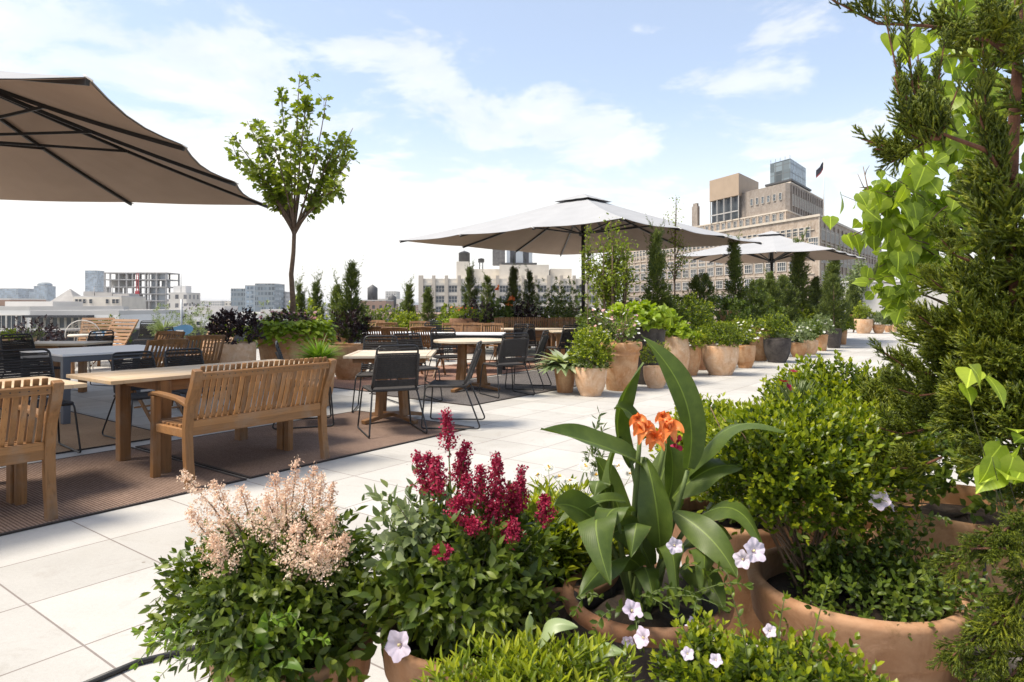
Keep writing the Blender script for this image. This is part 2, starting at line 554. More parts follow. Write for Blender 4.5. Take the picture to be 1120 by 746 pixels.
M = {}
teak_d, teak_l = (.105, .047, .015), (.38, .186, .066)
for ax in 'xyz': M['wood' + ax] = m_wood('oiled teak ' + ax, ax, teak_d, teak_l)
for ax in 'xyz': M['pale' + ax] = m_wood('pale weathered teak ' + ax, ax, (.40, .255, .125), (.68, .52, .33), .45)
M['plank'] = m_wood('bleached table planks', 'x', (.48, .37, .24), (.68, .58, .44), .45)
M['steel'] = m_plain('black powder coated steel', (.012, .012, .013), .4, 0, .2, 20)
M['rope'] = m_plain('dark grey woven rope', (.034, .030, .028), .8, 0, .35, 60, .3)
M['grey_metal'] = m_plain('slate grey painted metal', (.10, .11, .13), .45, 0, .1, 6)
M['white_top'] = m_plain('light grey table top', (.74, .74, .74), .4, 0, .06, 4)
M['galv'] = m_plain('galvanised metal', (.32, .34, .36), .45, .5, .2, 5)
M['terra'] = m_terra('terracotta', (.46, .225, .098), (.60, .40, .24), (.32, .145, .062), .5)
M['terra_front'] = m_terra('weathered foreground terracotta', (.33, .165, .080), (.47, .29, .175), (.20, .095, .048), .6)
M['terra_pale'] = m_terra('bloomed pale terracotta', (.58, .32, .16), (.72, .54, .38), (.48, .23, .10), .8)
M['terra_dark'] = m_terra('weathered brown terracotta', (.26, .12, .06), (.40, .24, .15), (.12, .06, .035), .5)
M['glaze_dark'] = m_terra('dark charcoal glaze', (.050, .042, .040), (.11, .095, .085), (.025, .022, .02), .5)
M['soil'] = m_plain('potting soil', (.030, .019, .012), .95, 0, .6, 40, .8)
M['bark'] = m_plain('grey brown bark', (.13, .085, .055), .9, 0, .4, 30, .8)
M['bark_red'] = m_plain('red brown juniper bark', (.15, .062, .032), .85, 0, .45, 40, .8)
M['stem'] = m_plain('green stem', (.10, .14, .035), .6, 0, .25, 20)
M['stem_dark'] = m_plain('dark stem', (.05, .05, .02), .7, 0, .3, 20)
M['paving'] = m_paving()
M['rug_brown'] = m_rug('brown woven rug', (.09, .058, .044), (.21, .142, .108), (.36, .26, .205))
M['rug_tan'] = m_rug('tan woven rug', (.26, .165, .095), (.42, .28, .17), (.54, .39, .26))
M['rug_grey'] = m_rug('grey woven rug', (.055, .048, .046), (.125, .112, .105), (.21, .195, .185))
M['rug_red'] = m_rug('rusty red woven rug', (.19, .10, .07), (.34, .20, .145), (.44, .29, .22))
M['canopy'] = m_fabric('pale taupe parasol cloth', (.375, .38, .39), (.26, .15, .09))
M['underside'] = m_fabric('brown taupe parasol lining', (.42, .325, .26), (.2, .13, .09))
M['cream'] = m_plain('cream plaster', (.62, .57, .49), .9, 0, .1, .4)
M['white_wall'] = m_plain('white painted wall', (.72, .70, .67), .85, 0, .08, .3)
M['concrete'] = m_plain('raw concrete', (.40, .385, .37), .9, 0, .15, .3)
M['slate'] = m_plain('dark slate cladding', (.055, .055, .06), .7, 0, .4, 12, .4)
M['brickbig'] = m_masonry('buff brick', (.22, .165, .125), (.43, .345, .27), (.50, .44, .375))
M['brickgrey'] = m_masonry('greyed brick', (.20, .165, .14), (.31, .265, .225), (.38, .34, .30))
M['stonepale'] = m_masonry('pale stone', (.46, .40, .33), (.60, .54, .46), (.50, .45, .38))
M['tanpanel'] = m_plain('tan metal panel', (.36, .27, .19), .6, 0, .06, .5)
M['glassdark'] = m_plain('dark window glass', (.05, .06, .07), .12, 0, .3, .4)
M['glasspale'] = m_plain('sky lit window glass', (.085, .10, .115), .15, 0, .6, .35)
M['winframe'] = m_plain('pale window frame', (.55, .52, .47), .7, 0, .05, 2)
M['darksteel'] = m_plain('dark rooftop steel', (.06, .06, .062), .6, 0, .2, 1)
M['redpaint'] = m_plain('red hoist paint', (.45, .03, .04), .6, 0, .1, 1)
M['bluepaint'] = m_plain('blue painted board', (.09, .22, .36), .5, 0, .15, 3)
M['hose'] = m_plain('black irrigation hose', (.012, .012, .012), .5, 0, .1, 10)
M['roofing'] = m_plain('pale roofing', (.52, .50, .47), .9, 0, .12, .15)

# foliage, darkest to lightest leaf of each kind
M['box'] = m_leaf('boxwood leaf', (.040, .070, .005), (.098, .146, .009), (.19, .235, .014), .33, .36)
M['boxtip'] = m_leaf('young boxwood leaf', (.17, .225, .010), (.27, .315, .014), (.38, .39, .024), .40, .36)
M['boxlight'] = m_leaf('light boxwood leaf', (.075, .120, .008), (.16, .215, .012), (.26, .30, .02), .34, .36)
M['boxlighttip'] = m_leaf('young light boxwood leaf', (.22, .275, .014), (.32, .36, .02), (.42, .43, .035), .36, .36)
M['juniper'] = m_leaf('juniper scale foliage', (.036, .058, .007), (.125, .165, .012), (.30, .32, .022), .32, .45)
M['conifer'] = m_leaf('conifer foliage', (.036, .062, .010), (.094, .134, .016), (.19, .235, .026), .22, .55)
M['conifer_light'] = m_leaf('light conifer foliage', (.046, .080, .010), (.115, .160, .016), (.22, .265, .028), .25, .5)
M['vine'] = m_leaf('lime vine leaf', (.095, .15, .014), (.17, .25, .022), (.29, .37, .04), .5, .42, (1.3, 1.3, .5), veins=46)
M['lime'] = m_leaf('chartreuse leaf', (.16, .25, .012), (.27, .37, .022), (.38, .46, .05), .4, .45, (1.15, 1.15, .5))
M['limeheart'] = m_leaf('chartreuse heart leaf', (.16, .25, .012), (.25, .35, .022), (.36, .44, .05), .42, .45, (1.15, 1.15, .5), veins=46)
M['maple'] = m_leaf('maple leaf', (.085, .125, .013), (.17, .22, .022), (.28, .32, .04), .48, .42)
M['shrub'] = m_leaf('mid green leaf', (.036, .066, .009), (.090, .138, .015), (.18, .23, .026), .33, .45)
M['pale_leaf'] = m_leaf('pale grey green leaf', (.10, .14, .06), (.19, .24, .11), (.32, .36, .20), .33, .5)
M['astilbe'] = m_leaf('astilbe leaf', (.034, .060, .007), (.080, .120, .012), (.165, .205, .022), .3, .42)
M['purple'] = m_leaf('purple black leaf', (.012, .008, .009), (.030, .016, .018), (.065, .032, .030), .2, .4, (1.3, .7, .6))
M['canna'] = m_leaf('canna leaf', (.040, .072, .014), (.068, .106, .018), (.11, .15, .026), .32, .46, veins=130, wear=.8)
M['canna_far'] = m_leaf('far canna leaf', (.045, .085, .016), (.085, .135, .024), (.14, .20, .032), .32, .3)
M['variegated'] = m_leaf('variegated hosta leaf', (.10, .17, .06), (.30, .36, .20), (.62, .62, .48), .3, .4)
M['grass'] = m_leaf('bright grass blade', (.10, .19, .02), (.19, .31, .035), (.30, .42, .06), .4, .45)
M['pink'] = m_leaf('blush astilbe floret', (.66, .42, .30), (.82, .62, .47), (.90, .78, .62), .3, .7, (1, .9, .8))
M['crimson'] = m_leaf('crimson astilbe floret', (.16, .006, .022), (.33, .010, .050), (.50, .035, .10), .25, .6, (1.2, .6, .8))
M['orange'] = m_leaf('orange canna petal', (.70, .12, .02), (.85, .24, .05), (.88, .38, .14), .3, .45, (1.1, .8, .5))
M['lilac'] = m_leaf('pale lilac petal', (.66, .55, .70), (.76, .66, .80), (.84, .79, .86), .35, .6, (1, .95, 1.05))
M['white_petal'] = m_leaf('white petal', (.70, .70, .64), (.78, .78, .72), (.84, .84, .80), .3, .6, (1, 1, .95))
M['rosy'] = m_leaf('rose petal', (.55, .20, .20), (.70, .38, .36), (.80, .6, .56), .3, .6, (1, .9, .9))
M['yolk'] = m_plain('yellow flower eye', (.75, .45, .02), .8, 0, .2, 60)
M['twig'] = m_plain('dry twig', (.20, .13, .085), .9, 0, .3, 30)

# ------------------------------------------------------------------ camera, sky and sun
cam = bpy.data.cameras.new('camera'); co = bpy.data.objects.new('camera', cam); COL.objects.link(co)
co.location = (0, 0, HC); co.rotation_euler = (R(90), 0, 0)
cam.sensor_width = 36; cam.lens = 36 * FP / 1120
cam.shift_y = -(373 - HY) / 1120
cam.clip_start = .05; cam.clip_end = 20000
cam.dof.use_dof = True; cam.dof.focus_distance = 4.2; cam.dof.aperture_fstop = 10.0
SC.camera = co

SUN_EL, SUN_AZ = 61.0, -104.0       # azimuth from straight ahead, negative = to the left
sun = bpy.data.lights.new('sun', 'SUN'); so = bpy.data.objects.new('sun', sun); COL.objects.link(so)
sun.energy = 3.5; sun.angle = R(18.0); sun.color = (1.0, .91, .77)
sd = Vector((math.sin(R(SUN_AZ)) * math.cos(R(SUN_EL)), math.cos(R(SUN_AZ)) * math.cos(R(SUN_EL)), math.sin(R(SUN_EL))))
so.rotation_euler = sd.to_track_quat('Z', 'Y').to_euler(); so.location = (-20, 10, 30)

wd = bpy.data.worlds.new('World'); SC.world = wd
t = NT(wd)
sky = t.n('ShaderNodeTexSky', sky_type='NISHITA', sun_disc=False, sun_elevation=R(SUN_EL), sun_rotation=R(SUN_AZ), air_density=1.0, dust_density=1.2, ozone_density=1.0)
gen = t.n('ShaderNodeTexCoord').outputs['Generated']
sp = t.n('ShaderNodeSeparateXYZ', {0: gen})
zz = t.math('MAXIMUM', sp.outputs[2], 0.0)
den = t.math('ADD', zz, .16)
cp = t.n('ShaderNodeCombineXYZ', {0: t.math('DIVIDE', sp.outputs[0], den), 1: t.math('DIVIDE', sp.outputs[1], den), 2: .37})
c1 = t.noise(cp.outputs[0], 2.1, 10, .6, .3)
c2 = t.noise(cp.outputs[0], .42, 3, .5)
left = t.math('MULTIPLY', t.math('SUBTRACT', t.math('MULTIPLY', sp.outputs[0], -1.0), .0), .36)   # more cloud towards the sun
low = t.math('MULTIPLY', t.math('SUBTRACT', .30, zz), .62)
k = t.math('ADD', t.math('ADD', c1, t.math('MULTIPLY', t.math('SUBTRACT', c2, .5), .5)), t.math('ADD', t.math('MULTIPLY', left, .62), low))
cov = t.ramp(k, [(.49, (0, 0, 0)), (.60, (.45, .45, .45)), (.80, (1, 1, 1))], 'EASE')
shade = t.noise(cp.outputs[0], 3.2, 6, .6)
ccol = t.ramp(shade, [(.28, (4.3, 4.24, 4.12)), (.62, (5.2, 5.08, 4.86))])
hz = t.ramp(zz, [(0.0, (1, 1, 1)), (.30, (0, 0, 0))], 'EASE')
base = t.mix(.27, sky.outputs[0], (4.1, 4.08, 4.0))
base = t.mix(t.math('MULTIPLY', hz, .8), base, (4.7, 4.6, 4.38))
fin = t.mix(cov, base, ccol)
bg = t.n('ShaderNodeBackground', {'Color': fin, 'Strength': .14})
wo = t.n('ShaderNodeOutputWorld'); t.t.links.new(bg.outputs[0], wo.inputs['Surface'])

SC.view_settings.view_transform = 'Standard'; SC.view_settings.look = 'None'
SC.view_settings.exposure = 0.86; SC.view_settings.gamma = 1
SC.render.engine = 'CYCLES'
SC.cycles.use_denoising = True
SC.cycles.max_bounces = 7; SC.cycles.diffuse_bounces = 3; SC.cycles.glossy_bounces = 3; SC.cycles.transmission_bounces = 4; SC.cycles.transparent_max_bounces = 4
SC.cycles.sample_clamp_indirect = 6
# ------------------------------------------------------------------ terrace
mb = MB()
c = [uv(-14, -6), uv(44, -6), uv(44, 18), uv(-14, 18)]
mb.add([p for p in c] + [p + Vector((0, 0, -.35)) for p in c], [(0, 1, 2, 3), (7, 6, 5, 4), (0, 4, 5, 1), (1, 5, 6, 2), (2, 6, 7, 3), (3, 7, 4, 0)])
tag(mb.build('terrace_floor', M['paving']), kind='structure')


def uvbox(mb, u0, u1, v0, v1, z0, z1, mi=0):
    b = [uv(u0, v0), uv(u1, v0), uv(u1, v1), uv(u0, v1)]
    mb.add([p + Vector((0, 0, z0)) for p in b] + [p + Vector((0, 0, z1)) for p in b], [(3, 2, 1, 0), (4, 5, 6, 7), (0, 1, 5, 4), (1, 2, 6, 5), (2, 3, 7, 6), (3, 0, 4, 7)], mi)


mb = MB(); uvbox(mb, -14, 44, -6, 18, -30, -.36)
o = mb.build('terrace_building', m_grid_facade('terrace building facade', (.5, .45, .38), (.06, .07, .08), 4.2, 3.6))
tag(o, 'cream building block that carries the roof terrace', 'building')
t_ = thing('parapet_wall', 'low dark slate parapet wall with flat coping along the far terrace edge', 'wall', uv(15, 18.12))
mb = MB(); uvbox(mb, -29, 29, -.1, .1, -.3, .66); mb.build('wall', M['slate'], t_)
mb = MB(); uvbox(mb, -29, 29, -.14, .14, .662, .71); mb.build('coping', M['concrete'], t_)
t_ = thing('end_wall', 'tall pale grey block wall closing the far right end of the terrace', 'wall', uv(41, 2))
mb = MB(); uvbox(mb, -.15, .15, -8, 5.8, 0, 2.5); mb.build('wall', m_masonry('pale grey block', (.42, .41, .39), (.60, .58, .55), (.5, .49, .47)), t_)
mb = MB(); uvbox(mb, -.2, .2, -8.05, 5.85, 2.503, 2.58); mb.build('coping', M['white_wall'], t_)

# rugs
def rug(label, u0, u1, v0, v1, mat, trim):
    o = thing('rug', label, 'rug', uv((u0 + u1) / 2, (v0 + v1) / 2, .002), UANG)
    a, b = (u1 - u0) / 2, (v1 - v0) / 2
    mb = MB(); mb.box((0, 0, .005), (2 * a - .05, 2 * b - .05, .008)); mb.build('weave', mat, o, .002)
    mb = MB()
    for s in (-1, 1):
        mb.box((0, s * (b - .0125), .0052), (2 * a, .024, .0096)); mb.box((s * (a - .0125), 0, .0052), (.024, 2 * b - .05, .0096))
    mb.build('binding', trim, o)
    return o
trim_d = m_plain('dark rug binding', (.035, .026, .022), .95, 0, .3, 60)
rug('brown woven rug under the left slatted bench and its long table', -3.0, 2.80, 4.55, 6.40, M['rug_brown'], trim_d)
rug('brown woven rug under the right slatted bench and small square table', 2.83, 5.42, 4.56, 6.40, M['rug_brown'], trim_d)
rug('tan woven rug under the grey metal table', -3.2, 3.3, 6.65, 9.14, M['rug_tan'], trim_d)
rug('tan woven rug behind the grey metal table reaching the loungers', -3.6, 3.2, 9.19, 11.7, M['rug_tan'], trim_d)
rug('charcoal grey rug under the round pedestal table', 6.55, 13.2, 5.57, 7.5, M['rug_grey'], trim_d)
rug('rusty red rug beyond the charcoal grey rug', 6.7, 15.5, 7.62, 9.7, M['rug_red'], trim_d)

# black hose on the paving, lower left
mb = MB(); mb.tube([G(70, 762) + Vector((0, 0, .012)), G(150, 728) + Vector((0, 0, .012)), G(215, 712) + Vector((0, 0, .012)), G(300, 700) + Vector((0, 0, .012)), G(420, 690) + Vector((0, 0, .012)), G(560, 668) + Vector((0, 0, .012))], .011, 8)
tag(mb.build('irrigation_hose', M['hose']), 'thin black irrigation hose lying on the paving beside the blush astilbe pot', 'hose')

# ------------------------------------------------------------------ the city
mb = MB(); mb.add([(-9000, -3000, -32), (9000, -3000, -32), (9000, 14000, -32), (-9000, 14000, -32)], [(0, 1, 2, 3)])
tag(mb.build('city_ground', m_plain('hazy city ground', (.20, .20, .18), .95, 0, .5, .004)), kind='structure')
# far wooded ridge on the skyline
mb = MB(); pts = []
for i in range(121):
    x = -6500 + i * 110
    pts.append((x, 5200 + 300 * math.sin(i * .21), 10 + 14 * math.sin(i * .37) + 9 * math.sin(i * 1.13 + 1) + 6 * math.sin(i * 2.3)))
vs = [(x, y, -32) for x, y, z in pts] + [(x, y, z) for x, y, z in pts] + [(x, y + 900, -32) for x, y, z in pts]
n = len(pts)
mb.add(vs, [(i, i + 1, n + i + 1, n + i) for i in range(n - 1)] + [(n + i, n + i + 1, 2 * n + i + 1, 2 * n + i) for i in range(n - 1)])
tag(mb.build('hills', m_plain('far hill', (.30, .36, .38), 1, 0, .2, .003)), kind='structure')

PANE = [M['glassdark'], M['winframe'], M['glasspale']]


def window_mesh(w, h, nx, ny, depth=.12, pale=False):
    """facing -y, centre at origin, frame standing on the wall plane"""
    mb = MB()
    mb.box((0, -depth * .3, 0), (w, depth * .4, h), None, 2 if pale else 0)
    t = min(w, h) * .07
    for s in (-1, 1):
        mb.box((s * (w / 2), -depth * .5, 0), (t, depth, h + t), None, 1); mb.box((0, -depth * .5, s * h / 2), (w - t, depth, t), None, 1)
    for i in range(1, nx): mb.box((-w / 2 + i * w / nx, -depth * .45, 0), (t * .6, depth * .6, h - t), None, 1)
    for j in range(1, ny): mb.box((0, -depth * .45, -h / 2 + j * h / ny), (w - t, depth * .6 - .02, t * .6), None, 1)
    me = bpy.data.meshes.new('window'); me.from_pydata(mb.v, [], mb.f)
    for m_ in PANE: me.materials.append(m_)
    me.polygons.foreach_set('material_index', mb.m); me.update()
    return me


class Facades:
    """collects window places of one building, makes the 100 best seen parts of their own"""
    def __init__(s, root): s.root = root; s.w = []

    def add(s, me, loc, rz, size): s.w.append((me, Vector(loc), rz, size))

    def finish(s, seen=None):
        key = seen or (lambda w: -w[3])
        ws = sorted(s.w, key=key)
        for me, loc, rz, sz in ws[:100]:
            o = bpy.data.objects.new('window', me); COL.objects.link(o); o.parent = s.root; o.location = loc; o.rotation_euler = (0, 0, rz)
        rest = ws[100:]
        if rest:
            mb = MB()
            for me, loc, rz, sz in rest:
                rm = Matrix.Rotation(rz, 3, 'Z')
                mb.add([rm @ v.co + loc for v in me.vertices], [tuple(p.vertices) for p in me.polygons])
                k = len(me.polygons); mb.m[-k:] = [p.material_index for p in me.polygons]
            o = mb.build('window_rows', PANE, s.root); o['kind'] = 'stuff'


# --- the big brick building on the right: local axes a = along V (left face), b = along U (right face)
big = thing('brick_building', 'huge stepped buff brick building with a glass cube on top, right of centre', 'building', (75.4, 165, 0))
fc = Facades(big)
AV = Vector((-.345, .939, 0))              # run of the left face
def L(a, b, z=0): return AV * a + U * b + Vector((0, 0, z))
def lbox(mb, a0, a1, b0, b1, z0, z1, mi=0):
    c = [L(a0, b0), L(a0, b1), L(a1, b1), L(a1, b0)]
    mb.add([p + Vector((0, 0, z0)) for p in c] + [p + Vector((0, 0, z1)) for p in c], [(3, 2, 1, 0), (4, 5, 6, 7), (0, 1, 5, 4), (1, 2, 6, 5), (2, 3, 7, 6), (3, 0, 4, 7)], mi)
RZ_A = math.atan2(.345, .939) - math.pi / 2
RZ_B = UANG                                # window facing -V
def piers(mb, face, s0, s1, step, z0, z1, w, d, off=0., base=0.):
    k = s0
    while k <= s1 + 1e-6:
        if face == 'a': lbox(mb, k - w / 2, k + w / 2, base - d, base + .05, z0, z1)
        else: lbox(mb, base - d, base + .05, k - w / 2, k + w / 2, z0, z1)
        k += step
def winrow(face, s0, n, step, z, me, sz, base=0.):
    for i in range(n):
        s = s0 + i * step
        if face == 'a': fc.add(me, L(s, base - .01, z), RZ_A, sz)
        else: fc.add(me, L(base - .01, s, z), RZ_B, sz)
H0 = 22.9
mb = MB(); lbox(mb, 0, 96, 0, 96, -32, H0)
piers(mb, 'a', 6.0, 96, 4.3, -20, H0 - 4.6, .55, .35)
piers(mb, 'b', 0.6, 96, 5.4, -20, H0 - 1.2, 1.0, .45)
for z in (H0 - 4.4, H0 - 8.6, 9.4, 5.0, .6, -3.8): lbox(mb, 6, 96, -.22, .02, z - .25, z + .25)
for z in (H0 - 8.9,): lbox(mb, -.25, .02, 0, 96, z - .4, z + .3)
mb.build('wall', M['brickbig'], big)
mb = MB()
for z in (H0 - 3.0, H0 - 6.2, 12.9, 9.0, 4.6): lbox(mb, 1.5, 96, -.3, .02, z - .12, z + .12); lbox(mb, -.3, .02, 1.5, 96, z - .12, z + .12)
piers(mb, 'a', 3.4 + 1.07, 94, 2.15, H0 - 5.6, H0 - 2.2, .32, .42)
mb.build('stone_band', M['stonepale'], big)
mb = MB(); lbox(mb, -.35, 96, -.4, 96.3, H0 + .003, H0 + .6); lbox(mb, -.2, .03, -.25, .02, 0, H0 - .1)
mb.build('cornice', M['stonepale'], big)
w3 = window_mesh(3.1, 2.5, 4, 2, .3, True); w3d = window_mesh(3.1, 2.3, 4, 2, .3); w1 = window_mesh(1.5, 2.7, 1, 2, .3); w1s = window_mesh(.95, 3.0, 1, 2, .3); wsm = window_mesh(1.3, 2.2, 2, 2, .25, True)
winrow('a', 1.6, 1, 1, 16.6, w3, 3); winrow('a', 3.4, 42, 2.15, 19.3, w1, 3)
for j, z in enumerate((14.4, 11.2, 7.2, 2.8, -1.6, -6.0)):
    for q in range(20): winrow('a', 8.2 + 4.3 * q, 1, 1, z, w3d if (q * 7 + j * 3) % 5 < 3 else w3, 3.2 if j < 5 else 2)
for s in range(17):
    for q in (-1.45, 0, 1.45):
        fc.add(w1s, L(-.01, 3.3 + s * 5.4 + q, 18.9), RZ_B, 2.6); fc.add(w1s, L(-.01, 3.3 + s * 5.4 + q, 13.2), RZ_B, 2.4)
    for z in (8.2, 3.5, -1.2): fc.add(w3d, L(-.01, 3.3 + s * 5.4, z), RZ_B, 2.0)
# set-back storey
mb = MB(); lbox(mb, 12, 94, 3, 90, H0, H0 + 3.2); piers(mb, 'a', 12.4, 94, 2.7, H0 + .7, H0 + 3.2, .5, .25, base=3)
mb.build('setback_wall', M['brickbig'], big)
mb = MB(); lbox(mb, 11.7, 94, 2.7, 90, H0 + 3.2, H0 + 3.6); mb.build('setback_cornice', M['stonepale'], big)
winrow('a', 13.75, 29, 2.7, H0 + 1.8, wsm, 1.9, 3)
# tower block with chamfered corner
TA, TB, TZ = 11.9, 4.8, 34.1
mb = MB()
pl = [L(TA + 1.3, TB), L(TA, TB + 1.3), L(TA, TB + 40), L(TA + 26, TB + 40), L(TA + 26, TB)]
vs = [p + Vector((0, 0, H0 + 3.5)) for p in pl] + [p + Vector((0, 0, TZ)) for p in pl]
mb.add(vs, [(0, 5, 6, 1), (1, 6, 7, 2), (2, 7, 8, 3), (3, 8, 9, 4), (4, 9, 5, 0), (5, 9, 8, 7, 6)])
piers(mb, 'b', TB + 2.2, TB + 40, 2.7, H0 + 3.6, TZ - .5, .5, .35, base=TA)
mb.build('tower_wall', M['brickgrey'], big)
wt = window_mesh(1.0, 1.9, 1, 2, .25, True)
winrow('a', TA + 3.0, 6, 2.3, TZ - 3.4, wt, 2.5, TB); winrow('b', TB + 3.6, 14, 2.7, TZ - 4.4, w1s, 2.4, TA)
mb = MB(); lbox(mb, TA - .12, TA + 26, TB + 1.5, TB + 40.2, TZ + .003, TZ + .35); mb.build('tower_cornice', M['stonepale'], big)
# tan box raised on columns
BA, BB = 28.8, 1.6
mb = MB(); lbox(mb, BA + 2.0, BA + 15.7, BB + .4, BB + 19.2, 33.2, 39.6); mb.build('penthouse', M['tanpanel'], big)
mb = MB()
for a in np.linspace(BA + 2.2, BA + 15.4, 5):
    mb = MB(); lbox(mb, a - .16, a + .16, BB + .5, BB + .9, H0 + 3.6, 33.19); mb.build('column', M['concrete'], big)
for b in (BB + 5, BB + 10, BB + 15): mb = MB(); lbox(mb, BA + 2.1, BA + 2.42, b, b + .35, H0 + 3.6, 33.19); mb.build('column', M['concrete'], big)
mb = MB(); lbox(mb, BA + 2.1, BA + 15.5, BB + .44, BB + .49, H0 + 5.6, H0 + 5.95)
mb.build('beam', M['concrete'], big)
mb = MB(); lbox(mb, BA + 2.9, BA + 15.2, BB + 1.6, BB + 18.5, H0 + 3.6, 33.18); mb.build('glazing', M['glassdark'], big)
# glass cube with its platform
mb = MB(); lbox(mb, TA + .6, TA + 8.4, TB + 3.1, TB + 20, 35.5, 41.1); mb.build('glass_cube', m_grid_facade('glass cube', (.10, .11, .115), (.10, .125, .14), 1.7, 2.4, .9, .92, .12), big)
mb = MB(); lbox(mb, TA - .3, TA + 10, TB + 1.8, TB + 24, 34.8, 35.3)
for a in (TA + .5, TA + 4, TA + 8.6):
    for b in (TB + 3, TB + 9, TB + 15, TB + 21): lbox(mb, a, a + .6, b, b + .6, TZ, 34.8)
for a in np.linspace(TA + .8, TA + 8.2, 5): lbox(mb, a - .05, a + .05, TB + 3.2, TB + 3.3, 41.1, 42.1)
mb.build('platform', M['darksteel'], big)
mb = MB(); lbox(mb, 52, 55.0, 4, 6, H0 + 3, 33.2); lbox(mb, 52.4, 54.6, 4.3, 5.7, 33.2, 34.2); mb.build('chimney', M['brickgrey'], big)
fc.finish()
# flag on its mast
q_ = W(901, 229, 176); q_.z = 23.5
fl = thing('flagpole', 'white flagpole with a dark red-tipped flag on the brick building roof', 'flagpole', q_)
mb = MB(); mb.tube([(0, 0, 0), (0, 0, 15.9)], [.14, .07], 8); mb.build('pole', M['white_wall'], fl)
mb = MB()
vs = []
for j in range(6):
    for i in range(9): vs.append((-i * .24, .3 * math.sin(i * .9 + j * .3), 15.3 - j * .42 - i * .30 + .05 * math.sin(i)))
for i_, (r0_, r1_, mi) in enumerate(((0, 4, 0), (4, 5, 1))):
    for j in range(r0_, r1_): mb.add([vs[j * 9 + i] for i in range(9)] + [vs[j * 9 + 9 + i] for i in range(9)], [(i, i + 1, i + 10, i + 9) for i in range(8)], mi)
mb.build('flag', [m_plain('navy flag cloth', (.015, .015, .03), .8), m_plain('red flag cloth', (.30, .03, .03), .8)], fl)

# --- white loft building in the middle, facing us squarely
D0 = 232.
x0, x1 = W(459, 0, D0).x, W(664, 0, D0).x
loft = thing('loft_building', 'cream loft building with brick piers, wide windows and roof tanks behind the middle planters', 'building', (x0, D0, 0))
fc = Facades(loft)
wl = x1 - x0; zr = 10.2
mb = MB(); mb.box((wl / 2, 14, (zr - 32) / 2), (wl, 28, zr + 32))
for z in (8.4, 4.85, 1.25, -2.4): mb.box((wl / 2 + .5, -.2, z - .0), (wl - 1.2, .4, .9))
mb.build('wall', M['cream'], loft)
mb = MB()
for i in range(20):
    x = .5 + i * (4.4 if i < 6 else 4.4)
    if x > wl: break
    mb.box((x, -.35, (zr - 12) / 2 + .6), (1.15 if i else 1.6, .72, zr + 13))
mb.build('pier', M['stonepale'], loft)
wm = window_mesh(3.0, 2.3, 3, 2, .3, True); wmd = window_mesh(3.0, 2.3, 3, 2, .3)
for i in range(14):
    x = .5 + 2.2 + i * 4.4
    if x > wl - 1: break
    for j, z in enumerate((6.65, 3.05, -.6, -4.2)): fc.add(wm if (i * 3 + j) % 3 else wmd, (x, -.01, z), 0, 2)
fc.finish()
def lx(px): return (px - HX) / FP * D0 - x0
def lz(py): return HC - (py - HY) / FP * D0
mb = MB()
mb.box(((lx(546) + lx(601)) / 2, 9, (lz(289) + zr) / 2), (lx(601) - lx(546), 12, lz(289) - zr)); mb.box(((lx(495) + lx(560)) / 2, 12, (lz(293) + zr) / 2), (lx(548) - lx(495), 8, lz(293) - zr))
mb.box(((lx(603) + lx(627)) / 2, 10, (lz(293) + zr) / 2), (lx(627) - lx(603), 8, lz(293) - zr)); mb.box((lx(505), 8, (lz(285) + zr) / 2), (4.5, 6, lz(285) - zr))
mb.build('bulkhead', M['cream'], loft)
def tank(parent, x, y, z0, r, h, name='water_tank'):
    mb = MB(); mb.lathe([(0, z0 + h * 1.28), (r * .5, z0 + h * 1.16), (r * 1.04, z0 + h), (r, z0 + h), (r, z0), (0, z0)], 20, (x, y, 0)); o = mb.build(name, M['darksteel'], parent)
    mb = MB()
    for a in range(4): mb.box((x + r * .7 * math.cos(a * 1.57 + .8), y + r * .7 * math.sin(a * 1.57 + .8), z0 - 1.3), (.3, .3, 2.6))
    mb.build('tank_leg', M['darksteel'], o)
tank(loft, lx(506), 8, lz(285), 2.0, 3.2); tank(loft, lx(524), 16, lz(284), 1.15, 1.3)
mb = MB(); mb.box((lx(545), 10, (lz(266) + lz(288.5)) / 2), (lx(553) - lx(539), 5, lz(266) - lz(288.5))); mb.build('plant_room', m_plain('grey louvre', (.16, .15, .14), .6, .3, .4, 1.2), loft)
mb = MB(); mb.box(((lx(554) + lx(583)) / 2, 10, (lz(271) + lz(286)) / 2), (lx(583) - lx(554), 6, lz(271) - lz(286))); mb.build('cooling_tower', m_grid_facade('cooling tower', (.42, .46, .50), (.03, .03, .035), 4.6, 9, .45, .9), loft)
mb = MB(); mb.box(((lx(548) + lx(588)) / 2, 10, lz(287)), (lx(588) - lx(548), 8, .5))
for px in (553, 563, 574, 583): mb.box((lx(px), 9, (lz(287) + lz(292)) / 2), (.4, .4, lz(287) - lz(292)))
mb.build('steel_frame', M['darksteel'], loft)

